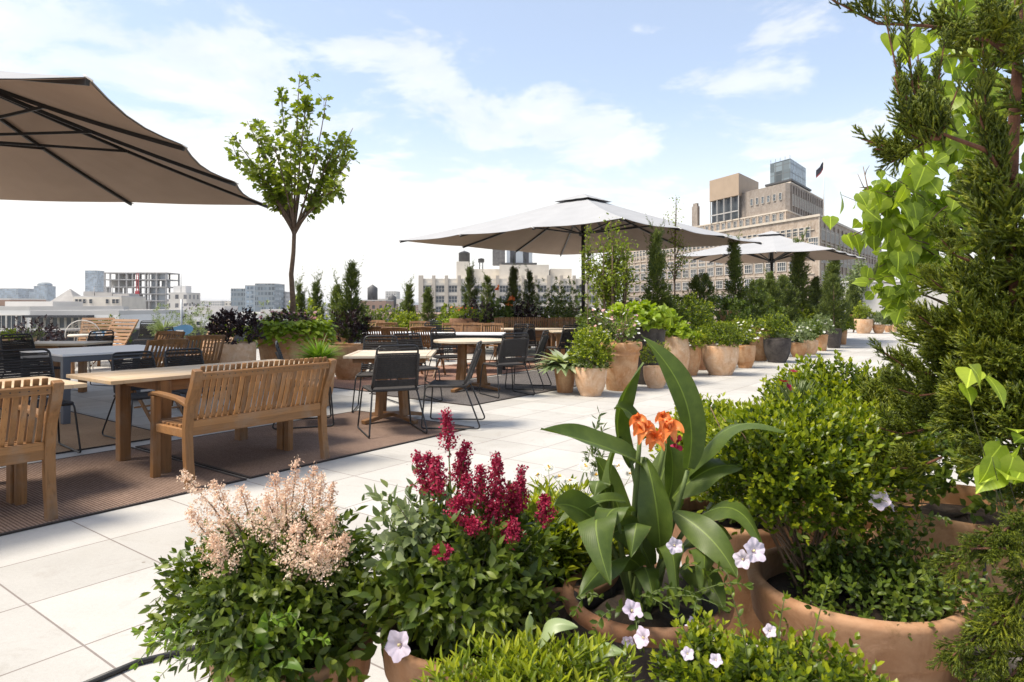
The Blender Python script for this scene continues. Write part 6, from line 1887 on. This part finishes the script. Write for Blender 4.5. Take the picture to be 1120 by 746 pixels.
# --- canna
x, y = gnd(706, 1.92)
r, zs, ri = potted('potted_canna', 'orange flowering canna with broad paddle leaves in a weathered brown pot, centre front', 'potted plant', x, y, 'tall', .225, .47, 'glaze_dark', n=56)
mb = MB(); mb.lathe([(.222, .432), (.236, .445), (.242, .46), (.238, .478), (.222, .484), (.207, .476), (.200, .45), (.199, .42)], 56, wob=lambda a, z: .008 * math.sin(3 * a + 1) + .005 * math.sin(11 * a + z * 60)); mb.build('rim', M['terra_dark'], r)
O = Vector((x, y, 0))
cl = [((752, 512, 1.90), (772, 432, 1.86), (701, 367, 1.92), 45, (1, .45, .1), .28, 0), ((690, 510, 2.0), (655, 462, 2.0), (703, 396, 2.02), 40, (.7, .7, 0), .5, 0),
      ((700, 508, 1.92), (668, 486, 1.84), (591, 470, 1.76), 58, (.1, 1, .18), .35, 0), ((676, 570, 1.84), (632, 536, 1.72), (668, 640, 1.62), 48, (1, .1, .25), .18, 0),
      ((664, 582, 1.86), (630, 545, 1.80), (606, 553, 1.74), 46, (.25, .75, .6), .25, 0), ((752, 520, 1.95), (792, 440, 1.9), (858, 472, 1.80), 50, (.15, 1, .05), .3, 0),
      ((752, 575, 1.88), (808, 525, 1.84), (834, 600, 1.74), 42, (.6, .7, .3), .2, 0), ((738, 560, 1.86), (785, 585, 1.74), (806, 632, 1.70), 40, (.75, .25, .6), .2, 0),
      ((735, 545, 1.95), (778, 498, 1.92), (812, 512, 1.88), 46, (0, 1, .55), .25, 0), ((690, 600, 1.9), (650, 540, 1.95), (680, 478, 2.0), 44, (.5, -.8, 0), .4, .6),
      ((684, 548, 1.9), (640, 540, 1.86), (606, 582, 1.80), 26, (.3, .9, .2), .3, 0), ((700, 620, 1.84), (676, 590, 1.76), (634, 652, 1.66), 40, (.9, .4, .1), .25, 0), ((722, 600, 1.85), (720, 545, 1.80), (706, 500, 1.9), 46, (.9, -.4, 0), .35, .5),
      ((725, 610, 1.84), (735, 560, 1.74), (742, 668, 1.66), 34, (.8, .5, 0), .3, 0), ((716, 575, 1.95), (748, 530, 2.0), (728, 470, 2.05), 50, (.8, .6, 0), .35, 0), ((695, 590, 1.82), (700, 545, 1.74), (690, 610, 1.70), 36, (1, -.3, 0), .3, 0), ((745, 600, 1.9), (790, 560, 1.92), (800, 590, 1.9), 44, (.4, .9, .3), .3, 0),
      ((668, 560, 1.95), (655, 500, 1.96), (650, 545, 1.9), 36, (.8, -.5, 0), .35, 0), ((705, 480, 1.98), (690, 440, 1.98), (672, 448, 1.95), 26, (.6, .7, .2), .35, 0), ((690, 560, 1.8), (662, 540, 1.74), (655, 600, 1.70), 34, (.9, .2, .1), .3, 0), ((762, 600, 1.84), (775, 580, 1.76), (768, 648, 1.70), 36, (.8, .4, .1), .3, 0)]
cl += [((712, 620, 1.92), (690, 560, 1.9), (662, 590, 1.8), 44, (.6, .7, .2), .3, 0), ((730, 620, 1.95), (770, 560, 1.98), (782, 540, 1.95), 46, (.5, .8, .2), .3, 0), ((705, 610, 2.0), (718, 520, 2.05), (742, 478, 2.08), 48, (.8, -.5, 0), .35, .3),
       ((690, 600, 2.0), (668, 520, 2.05), (650, 500, 2.05), 40, (.8, .5, 0), .35, 0), ((745, 620, 1.9), (775, 620, 1.8), (792, 668, 1.72), 38, (.8, .2, .4), .25, 0), ((700, 630, 1.84), (705, 600, 1.76), (716, 662, 1.68), 34, (1, .2, 0), .3, 0)]
for p0, p1, p2, w, sd_, fo, tw_ in cl:
    mb = MB(); mb.uv = []; bigleaf(mb, loc(*p0), loc(*p1), loc(*p2), w / FP * 1.55, sd_, fo, 44, 6, .006, .85, tw_); o = mb.build('leaf', M['canna'], r)
    o.data.attributes.new('leafuv', 'FLOAT_VECTOR', 'POINT').data.foreach_set('vector', np.array(mb.uv, np.float32).ravel())
mb = MB()
for tx, ty, d_ in ((702, 500, 1.92), (752, 515, 1.9), (676, 570, 1.84), (690, 505, 2.0), (736, 560, 1.88), (700, 478, 1.88), (728, 480, 1.9), (664, 585, 1.86), (752, 575, 1.88)):
    e = loc(tx, ty, d_); s = Vector((rng.uniform(-.06, .06), rng.uniform(-.05, .05), zs - .01)); mb.tube(arc(s, s.lerp(e, .5) + Vector((rng.uniform(-.015, .015), 0, .02)), e, 7), [.011, .0105, .010, .0095, .009, .008, .007, .006], 8)
mb.build('stem', M['stem'], r)
for fx_, fy, s_, sp_ in ((703, 468, .66, 1), (731, 466, .70, 2), (716, 478, .58, 3), (724, 456, .5, 4), (697, 458, .48, 5)):
    mb = MB(); c = loc(fx_, fy, 1.84); g = np.random.default_rng(sp_ + 40)
    for k in range(6):
        a = k * 1.05 + g.uniform(-.3, .3); d = Vector((math.cos(a) * .9, -.35 + g.normal() * .3, math.sin(a) * .8 - .1)); e = c + d * .052 * s_ + Vector((0, -.008, -.014))
        bigleaf(mb, c, c + d * .034 * s_ + Vector((0, -.018, .014)), e, .042 * s_, d.cross(Vector((.1, -.9, .3))), .35, 8, 3, .004, .7)
    mb.build('flower', M['orange'], r)
l = Leaves(); c = np.array(loc(738, 486, 1.84)); l.add(T_PETAL, c + rng.normal(size=(7, 3)) * .006, rdir(7) + np.array([0, 0, -.5]), rdir(7), .022); l.build('bud', M['crimson'], r)
sprigs(r, [(loc(690, 660, 1.75), loc(700, 640, 1.68), loc(735, 668, 1.62)), (loc(700, 665, 1.74), loc(720, 630, 1.66), loc(760, 650, 1.6)), (loc(720, 660, 1.72), loc(745, 640, 1.64), loc(790, 665, 1.6)), (loc(690, 668, 1.72), loc(660, 660, 1.64), loc(650, 690, 1.58)), (loc(705, 670, 1.7), loc(690, 670, 1.6), loc(700, 705, 1.55)), (loc(740, 660, 1.72), loc(790, 630, 1.66), loc(815, 640, 1.6)), (loc(660, 655, 1.74), loc(640, 640, 1.7), loc(630, 668, 1.66)), (loc(730, 650, 1.76), loc(750, 600, 1.72), loc(770, 625, 1.7)), (loc(760, 650, 1.76), loc(790, 600, 1.72), loc(800, 640, 1.68)), (loc(745, 650, 1.76), loc(770, 640, 1.6), loc(755, 690, 1.55))], 'shrub', .030)
for px, py, D_, d, s_ in ((692, 667, 1.62, (.2, -.7, .8), .030), (702, 697, 1.52, (-.8, -.5, .5), .028), (687, 702, 1.54, (-.3, -1, -.2), .018), (757, 684, 1.56, (.9, -.6, .3), .024), (738, 597, 1.66, (-.1, -1, .2), .024), (826, 602, 1.66, (.3, -.9, .5), .036), (812, 612, 1.7, (-.6, -.8, .2), .028), (783, 697, 1.5, (.4, -.8, .2), .012)):
    petunia(r, loc(px, py, D_), d, s_ * .82)

# --- boxwood in the big pot, front right
x, y = gnd(934, 1.91)
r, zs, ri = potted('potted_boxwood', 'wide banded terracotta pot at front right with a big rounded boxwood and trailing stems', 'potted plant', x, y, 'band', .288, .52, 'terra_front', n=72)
O = Vector((x, y, 0))
bush('foliage', r, loc(866, 520, 2.04), (.235, .21, .185), 1700, 'box', leaf=.024, pairs=5, up=.7, amp=.16, tw=.085, seed=21, fill=.35)
bush('upper_foliage', r, loc(935, 494, 2.12), (.15, .17, .09), 800, 'box', leaf=.024, pairs=5, up=.8, amp=.2, tw=.09, seed=22, fill=.3)
stems(r, (-.1, .05, zs), [loc(rng.uniform(770, 960), rng.uniform(440, 600), 2.02 + rng.uniform(-.15, .15)) for _ in range(24)], 'twig', .005)
sp_ = []
for i in range(34):
    bx, by = rng.uniform(900, 1000), rng.uniform(600, 650); ex = bx + rng.uniform(-50, 55); ey = by - rng.uniform(-25, 70)
    sp_.append((loc(bx, by, 1.93), loc((bx + ex) / 2, min(by, ey) - rng.uniform(5, 30), 1.88), loc(ex, ey, 1.84 + rng.uniform(-.12, .1))))
sp_ += [(loc(1000, 640, 1.8), loc(1035, 620, 1.72), loc(1065, 655, 1.68)), (loc(985, 645, 1.78), loc(1010, 630, 1.7), loc(1020, 622, 1.68)), (loc(990, 620, 1.95), loc(1000, 570, 1.95), loc(1012, 545, 1.95)), (loc(995, 615, 1.95), loc(1010, 580, 1.95), loc(1016, 575, 1.95))]
sprigs(r, sp_, 'astilbe', .026)
bush('groundcover', r, (.06, -.02, zs + .05), (.21, .20, .09), 420, 'shrub', leaf=.024, pairs=4, up=.9, tw=.10, open_=.1)
petunia(r, loc(962, 547, 1.78), (-.55, -.7, .5), .026); petunia(r, loc(974, 550, 1.80), (.8, -.5, .4), .022)

# --- boxwoods behind
for px, py, D_, rad, lb, seed in ((803, 490, 2.75, (.26, .26, .13), 'bright boxwood hedge plant left behind the big front boxwood, above the canna leaves', 31), (922, 452, 3.05, (.27, .25, .15), 'dome shaped boxwood farther back, bordering the bright paving', 32)):
    x, y = gnd(px, D_); r, zs, ri = potted('potted_boxwood', lb, 'potted plant', x, y, 'band', .27, .46, 'terra_front'); O = Vector((x, y, 0))
    bush('foliage', r, loc(px, py, D_), rad, 1300, 'boxlight' if seed == 31 else 'box', leaf=.030, pairs=5, up=.8, amp=.2, tw=.10, seed=seed, fill=.3)
    bush('lower_foliage', r, Vector((0, 0, .58)), (.27, .27, .17), 300, 'box', leaf=.032, pairs=4, up=.5, tw=.1)
    stems(r, (0, 0, zs), [loc(px + rng.uniform(-60, 60), py + rng.uniform(-20, 60), D_) for _ in range(14)], 'twig', .006)
    if seed == 31:
        flowers_small(r, [loc(862, 424, 2.6), loc(868, 407, 2.62), loc(857, 418, 2.6)], 'crimson', .02)
        tuft(r, loc(872, 440, 2.7), 110, .10, 'pale_leaf', .8, 'flower_foliage', T_NEEDLE)
x, y = gnd(566, 1.30)
r, zs, ri = potted('potted_shrub', 'glossy bright green shrub with narrow upright leaves along the bottom edge', 'potted plant', x, y, 'band', .19, .46, 'terra'); O = Vector((x, y, 0))
bush('foliage', r, loc(574, 800, 1.30), (.17, .13, .13), 720, 'boxlight', leaf=.032, pairs=5, up=1.5, amp=.14, tpl=T_LANCE, tw=.07, seed=41, fill=.35)
l = Leaves()
mb = MB()
for p0, p1, p2, w in (((585, 720, 1.34), (590, 670, 1.34), (632, 686, 1.32), .042), ((580, 725, 1.34), (574, 680, 1.34), (580, 668, 1.36), .034), ((640, 725, 1.34), (655, 700, 1.32), (685, 716, 1.30), .034)): bigleaf(mb, loc(*p0), loc(*p1), loc(*p2), w, (.3, .7, .6), .3, 14, 5, .003)
mb.build('hosta_leaf', m_leaf('cream edged hosta', (.16, .23, .09), (.24, .31, .13), (.5, .54, .34), .3, .4), r)
x, y = gnd(860, 1.36)
r, zs, ri = potted('potted_boxwood', 'small leaved boxwood in front of the big terracotta pot along the bottom edge', 'potted plant', x, y, 'band', .19, .44, 'terra'); O = Vector((x, y, 0))
bush('foliage', r, loc(850, 792, 1.36), (.155, .14, .13), 900, 'box', leaf=.021, pairs=5, up=1.1, amp=.2, tw=.07, seed=42, fill=.35, open_=.03)
bush('side_foliage', r, loc(768, 738, 1.42), (.065, .07, .065), 170, 'box', leaf=.021, pairs=5, up=1.0, amp=.2, tw=.07, seed=43)
sprigs(r, [(loc(880, 740, 1.3), loc(890, 690, 1.26), loc(905, 640, 1.25)), (loc(820, 740, 1.3), loc(815, 690, 1.26), loc(800, 650, 1.25)), (loc(770, 740, 1.34), loc(755, 700, 1.3), loc(740, 672, 1.3)), (loc(850, 740, 1.3), loc(850, 690, 1.26), loc(858, 655, 1.25))], 'boxlight', .024)
for px, py, s_ in ((783, 722, .012), (752, 715, .012), (842, 690, .012)): petunia(r, loc(px, py, 1.28), (-.2, -.9, .4), s_)

# --- tall jars behind the big pot
x, y = gnd(1058, 2.3)
r, zs, ri = potted('potted_shrub', 'tall rounded terracotta jar half hidden behind the juniper at right', 'potted plant', x, y, 'jar', .285, .62, 'terra', n=56); O = Vector((x, y, 0))
mb = MB(); mb.tube([loc(1078, 600, 2.0), loc(1076, 640, 1.97), loc(1079, 720, 1.96)], .0045, 6); mb.build('drip_tube', M['hose'], r)
bush('foliage', r, (0, 0, .72), (.26, .26, .14), 220, 'shrub', leaf=.04, pairs=4)
x, y = gnd(978, 2.75)
r, zs, ri = potted('potted_juniper', 'terracotta pot with a low spreading juniper behind the big front pot', 'potted plant', x, y, 'rimmed', .26, .55, 'terra'); O = Vector((x, y, 0))
l = Leaves(); m_ = 150; d = rdir(m_); d[:, 2] = np.abs(d[:, 2]); P = np.array([.02, 0, .66]) + d * np.array([.18, .2, .30]) * rng.uniform(.45, 1.05, m_)[:, None]
for k in range(3): l.add(T_SPRAY[k], P[k::3], d[k::3] + np.array([-.2, -.2, .5]), rdir(len(P[k::3])), .12 * rng.uniform(.7, 1.3, len(P[k::3])))
l.build('foliage', M['juniper'], r)
x, y = gnd(1150, 1.62)
r, zs, ri = potted('potted_vine', 'lime heart leaved vine from a dark pot at the bottom right corner', 'potted plant', x, y, 'tall', .19, .50, 'glaze_dark'); O = Vector((x, y, 0))
l = Leaves(); pts = [(1095, 487), (1110, 470), (1108, 500), (1098, 508), (1118, 512), (1090, 515), (1116, 486), (1102, 520), (1120, 478), (1085, 500), (1062, 404), (1072, 420), (1055, 421), (1080, 412), (1112, 525)]
P = np.array([tuple(loc(a, b, 1.50 + rng.uniform(-.05, .05))) for a, b in pts]); n_ = len(pts)
l.add(T_HEART, P, np.array([[-.5, -.4, -.3]]) + rng.normal(size=(n_, 3)) * .45, np.array([[.0, -.6, 1]]) + rng.normal(size=(n_, 3)) * .3, .062 * rng.uniform(.7, 1.25, n_)); l.build('foliage', M['limeheart'], r, True, True)
stems(r, (0, 0, zs), [tuple(p) for p in P[::3]], 'stem_dark', .0022, 'stem', .35)

# --- the juniper that fills the right edge
jx = W(1150, HY, 1.85); O = Vector((jx.x, jx.y, 0))
ju = thing('juniper', 'big dark green juniper with upswept sprays filling the right edge', 'conifer', O)
potm = pot_profile('band', .26, .42)
mb = MB(); mb.tube([(0, 0, .0), loc(1145, 600, 1.85), loc(1132, 430, 1.84), loc(1116, 335, 1.80), loc(1104, 250, 1.78), loc(1108, 150, 1.76), loc(1115, 40, 1.74), loc(1112, -60, 1.74)], [.04, .034, .028, .022, .018, .014, .011, .006], 9)
mb.build('trunk', M['bark_red'], ju)
l = Leaves(); mb = MB()
def put(P, D, S, T=None):
    T = T or T_SPRAY
    P = np.atleast_2d(P); n_ = len(P); S = np.full(n_, S) if np.ndim(S) == 0 else S; D = np.atleast_2d(D)
    k_ = rng.integers(0, 3, n_)
    for k in range(3):
        m_ = k_ == k
        if m_.any(): l.add(T[k], P[m_], D[m_], rdir(int(m_.sum())), S[m_])
def branch(pts, n_, size, r0=.008, upw=.8, spread=.7, t0=.15, jit=.02, T=None):
    v = [loc(*p) for p in pts]; cu = []
    for i in range(len(v) - 1):
        for q in range(6): cu.append(v[i].lerp(v[i + 1], q / 6))
    cu.append(v[-1]); m_ = len(cu)
    mb.tube(cu, [.7 * r0 * (1 - .85 * i / m_) + .001 for i in range(m_)], 6)
    ca = np.array([tuple(p) for p in cu]); tt = rng.uniform(t0, 1, n_) * (m_ - 1.001); i0 = tt.astype(int); f_ = (tt - i0)[:, None]
    P = ca[i0] * (1 - f_) + ca[i0 + 1] * f_ + rng.normal(size=(n_, 3)) * jit
    dv = nrm(ca[i0 + 1] - ca[i0])
    put(P, dv * .6 + rdir(n_) * spread + np.array([0, 0, upw]), size * rng.uniform(.7, 1.25, n_) * (1.1 - .4 * tt / m_), T)
# upswept plume against the sky
B = T_SPRAY_BIG
branch([(1108, 195, 1.76), (1075, 163, 1.68), (1040, 150, 1.62), (1012, 138, 1.60)], 12, .09, .010, 1.0, .6, .6, .02, B)
for tx, ty, n_ in ((968, 18, 15), (988, -8, 17), (1004, 60, 11), (1033, 46, 13), (1048, 96, 12), (978, 84, 12), (1015, 96, 12), (990, 100, 12)): branch([(1028, 152, 1.62), ((1028 + tx) / 2 - 10, (152 + ty) / 2 + 25, 1.61), (tx, ty, 1.60)], n_, .058, .005, 1.5, .30, .18, .003, B)
for tx, ty in ((942, 152), (958, 163), (975, 178)): branch([(1022, 150, 1.62), (990, 168, 1.61), (tx, ty, 1.60)], 12, .062, .004, .35, .5, .25, .004, B)
branch([(1020, 150, 1.62), (1000, 140, 1.60), (985, 130, 1.58)], 24, .08, .004, .9, .6, .0, .025, B)
# top branch
branch([(1118, 60, 1.75), (1070, 36, 1.70), (1010, 28, 1.66), (960, 26, 1.64), (903, -4, 1.62)], 30, .072, .007, .75, .5, .35, .006, B)
branch([(1118, 70, 1.75), (1080, 44, 1.68), (1048, 40, 1.65)], 34, .11, .007, .6, .8, .2, .03, B)
# spikes
branch([(1108, 190, 1.76), (1078, 130, 1.70), (1074, 24, 1.68)], 32, .072, .006, 1.5, .3, .15, .004, B)
branch([(1106, 210, 1.76), (1084, 170, 1.68), (1066, 108, 1.66)], 26, .09, .006, 1.1, .45, .1, .01, B)
# body: clumps along side branches
clumps = [(1075, 258, 1.74, 36, 40, 60), (1088, 200, 1.74, 30, 26, 22), (1112, 110, 1.74, 20, 36, 22), (1112, 45, 1.72, 24, 22, 20), (1040, 300, 1.80, 32, 36, 44), (1085, 330, 1.76, 42, 50, 66), (1020, 365, 1.84, 38, 40, 46), (1070, 400, 1.76, 56, 56, 80), (1110, 420, 1.70, 36, 60, 60), (1008, 428, 1.88, 44, 38, 50), (1045, 450, 1.78, 56, 36, 60), (1100, 478, 1.68, 36, 34, 44), (985, 452, 1.92, 36, 28, 34), (1000, 390, 1.86, 32, 26, 26), (1115, 300, 1.72, 24, 50, 40), (1165, 430, 1.80, 60, 60, 60), (1160, 330, 1.82, 50, 60, 56), (1155, 220, 1.80, 44, 60, 44), (1145, 110, 1.78, 36, 60, 40), (1110, -10, 1.75, 34, 60, 40), (1110, -60, 1.75, 20, 40, 24), (1150, 520, 1.86, 60, 50, 50), (1110, 380, 2.05, 70, 80, 60)]
for cx, cy, D_, rx, ry, n_ in clumps:
    cx += 56 if cx < 1060 else 26; rx *= .8
    n_ = int(n_ * (.36 if cy < 340 and cx > 1030 else .75)); d = rdir(n_); c = np.array(loc(cx, cy, D_)); sx = rx / FP * D_; sy = ry / FP * D_
    P = c + d * np.array([sx, sx, sy]) * rng.uniform(.2, 1.0, n_)[:, None]
    put(P, d * .75 + np.array([-.25, -.15, .65]) + rng.normal(size=(n_, 3)) * .25, .13 * rng.uniform(.7, 1.3, n_), B if cy < 345 else None)
    tr = loc(1128, min(640, cy + 30), 1.82); mb.tube(arc(tr, tr.lerp(Vector(c), .5) + Vector((0, 0, -.03)), Vector(c), 5), [.010, .009, .007, .005, .004, .002], 5)
# pointed tips leaving the body to the left
for b, tip, n_ in (((1020, 410, 1.86), (968, 386, 1.84), 9), ((1030, 430, 1.84), (978, 424, 1.84), 9), ((1040, 360, 1.82), (1004, 345, 1.8), 8), ((1010, 470, 1.9), (962, 468, 1.86), 10), ((1030, 500, 1.84), (975, 512, 1.78), 10), ((1060, 285, 1.78), (1030, 262, 1.76), 8), ((1050, 320, 1.8), (1018, 305, 1.78), 8), ((1000, 500, 1.9), (950, 498, 1.85), 9)):
    branch([b, ((b[0] + tip[0]) / 2, (b[1] + tip[1]) / 2 + 6, b[2]), tip], n_, .085, .004, .45, .4, .1, .008)
# feathery low sprays close to us
for pts, n_ in (([(1135, 560, 1.42), (1090, 585, 1.34), (1040, 618, 1.30)], 26), ([(1135, 590, 1.40), (1100, 600, 1.32), (1060, 600, 1.30)], 22), ([(1135, 640, 1.38), (1090, 680, 1.28), (1036, 722, 1.25)], 28), ([(1135, 670, 1.38), (1100, 700, 1.28), (1065, 740, 1.24)], 24), ([(1135, 620, 1.38), (1110, 660, 1.30), (1090, 700, 1.27)], 24), ([(1135, 700, 1.36), (1110, 735, 1.27), (1080, 765, 1.24)], 20)):
    v = [loc(*p) for p in pts]; tr = loc(1148, pts[0][1] - 30, 1.80); mb.tube([tr, v[0]], [.008, .005], 5)
    branch(pts, int(n_ * 1.3), .062, .004, -.05, .36, .0, .006)
mb.build('branch', M['bark_red'], ju); l.build('foliage', M['juniper'], ju)

# --- young linden with big lime leaves behind the juniper
g = W(1085, HY, 2.75); O = Vector((g.x, g.y, 0))
li = thing('linden_tree', 'young tree with big translucent lime green heart shaped leaves behind the juniper', 'tree', O)
mb = MB(); mb.tube([(0, 0, 0), loc(1080, 430, 2.75), loc(1078, 250, 2.72), loc(1085, 60, 2.7), loc(1087, -10, 2.7)], [.026, .022, .016, .011, .006], 8); mb.build('trunk', M['bark'], li)
l = Leaves(); mb = MB()
for s, m_, e, n_ in (((1078, 300, 2.74), (1010, 215, 2.65), (932, 258, 2.55), 24), ((1078, 270, 2.72), (1000, 190, 2.62), (945, 215, 2.55), 22), ((1078, 330, 2.74), (1020, 250, 2.66), (962, 292, 2.6), 20), ((1080, 220, 2.72), (1030, 150, 2.65), (985, 200, 2.6), 22), ((1082, 150, 2.7), (1040, 80, 2.66), (1005, 90, 2.6), 18), ((1083, 120, 2.7), (1060, 40, 2.66), (1025, 20, 2.62), 20), ((1085, 80, 2.7), (1070, 0, 2.66), (1040, -20, 2.62), 16), ((1085, 60, 2.7), (1105, 0, 2.62), (1130, 10, 2.58), 20), ((1083, 120, 2.7), (1110, 80, 2.62), (1135, 110, 2.56), 18), ((1080, 230, 2.72), (1110, 180, 2.62), (1135, 220, 2.56), 18), ((1080, 260, 2.72), (1050, 200, 2.6), (1020, 240, 2.5), 18), ((1078, 370, 2.74), (1020, 310, 2.66), (978, 322, 2.58), 12), ((1080, 190, 2.7), (1050, 120, 2.6), (1025, 150, 2.52), 16), ((1078, 340, 2.74), (1050, 290, 2.62), (990, 260, 2.55), 18), ((1085, 40, 2.7), (1040, -20, 2.6), (990, 45, 2.55), 14), ((1078, 360, 2.74), (1110, 290, 2.62), (1130, 300, 2.55), 14)):
    n_ = int(n_ * 1.3); cu = arc(loc(*s), loc(*m_), loc(*e), 12); mb.tube(cu, [.006 * (1 - .85 * i / 12) + .001 for i in range(13)], 5)
    ca = np.array([tuple(p) for p in cu]); tt = rng.uniform(.25, 1, n_) * 11.999; i0 = tt.astype(int); P = ca[i0] + rng.normal(size=(n_, 3)) * np.array([.045, .05, .03])
    D = np.stack([rng.normal(size=n_) * .6 - .15, rng.normal(size=n_) * .5 - .2, -rng.uniform(.3, 1.2, n_)], 1); N = np.stack([rng.normal(size=n_) * .5, -1 + rng.normal(size=n_) * .5, .4 + rng.normal(size=n_) * .4], 1)
    l.add(T_HEART, P, D, N, .078 * rng.uniform(.5, 1.25, n_))
for cx, cy, rx, ry, n_ in ((1040, 120, 40, 50, 34), (1090, 150, 36, 60, 40), (1060, 40, 50, 40, 36), (1100, 250, 26, 60, 34), (1010, 220, 50, 40, 40), (965, 235, 36, 40, 30), (1040, 280, 40, 40, 30), (985, 290, 36, 30, 22), (1110, 30, 20, 40, 20), (955, 205, 20, 20, 8), (1022, 70, 16, 40, 12), (1140, 200, 40, 80, 34), (1085, -10, 40, 30, 24)):
    c = np.array(loc(cx, cy, 2.62)); q = np.clip(rng.normal(size=(n_, 3)), -1.1, 1.3) * np.array([rx / FP * 1.6, .12, ry / FP * 1.6])
    l.add(T_HEART, c + q, np.stack([rng.normal(size=n_) * .6 - .15, rng.normal(size=n_) * .5 - .2, -rng.uniform(.3, 1.2, n_)], 1), np.stack([rng.normal(size=n_) * .6, -1 + rng.normal(size=n_) * .5, .4 + rng.normal(size=n_) * .4], 1), .070 * rng.uniform(.5, 1.35, n_))
    for k in range(4): e = Vector(c + q[k]); st_ = loc(1079, min(360, cy + 60), 2.72); mb.tube(arc(st_, st_.lerp(e, .6) + Vector((0, 0, .03)), e, 6), [.004, .0035, .003, .0025, .002, .0015, .001], 4)
# small clustered leaflets low on the left
for cx, cy in ((958, 316), (966, 312), (976, 318), (985, 314), (992, 322), (972, 330), (950, 308), (1000, 312)):
    n_ = 4; l.add(T_HEART, np.array(loc(cx, cy, 2.58)) + rng.normal(size=(n_, 3)) * .015, rdir(n_) + np.array([0, -.3, -.6]), np.array([[0, -1, .5]]) + rng.normal(size=(n_, 3)) * .4, .045)
mb.tube(arc(loc(1010, 300, 2.62), loc(980, 300, 2.6), loc(948, 306, 2.58), 6), .002, 4)
mb.build('branch', M['bark'], li); l.build('crown', M['vine'], li, True, True)
mb = MB(); s = loc(962, 245, 2.6); k_ = loc(951, 215, 2.6); mb.tube([loc(1000, 262, 2.62), s, k_, loc(944, 182, 2.58)], [.004, .0035, .003, .0012], 5)
for a, b in (((951, 215), (938, 190)), ((954, 222), (964, 205)), ((948, 205), (940, 205)), ((957, 232), (948, 238)), ((946, 192), (951, 181)), ((960, 240), (972, 226))): mb.tube([loc(a[0], a[1], 2.6), loc((a[0] + b[0]) / 2 - 1, (a[1] + b[1]) / 2, 2.6), loc(b[0], b[1], 2.59)], [.0025, .002, .001], 4)
mb.build('dry_twig', M['twig'], li)

# ------------------------------------------------------------------ summer haze over the city
m, t = newmat('pale air haze')
vol = t.n('ShaderNodeVolumePrincipled', {'Color': (.86, .88, .92, 1), 'Density': 1.5e-4, 'Anisotropy': .1})
o_ = t.n('ShaderNodeOutputMaterial'); t.t.links.new(vol.outputs[0], o_.inputs['Volume'])
mb = MB(); mb.box((0, 3200, 6), (15000, 9000, 84)); tag(mb.build('haze', m), kind='stuff')
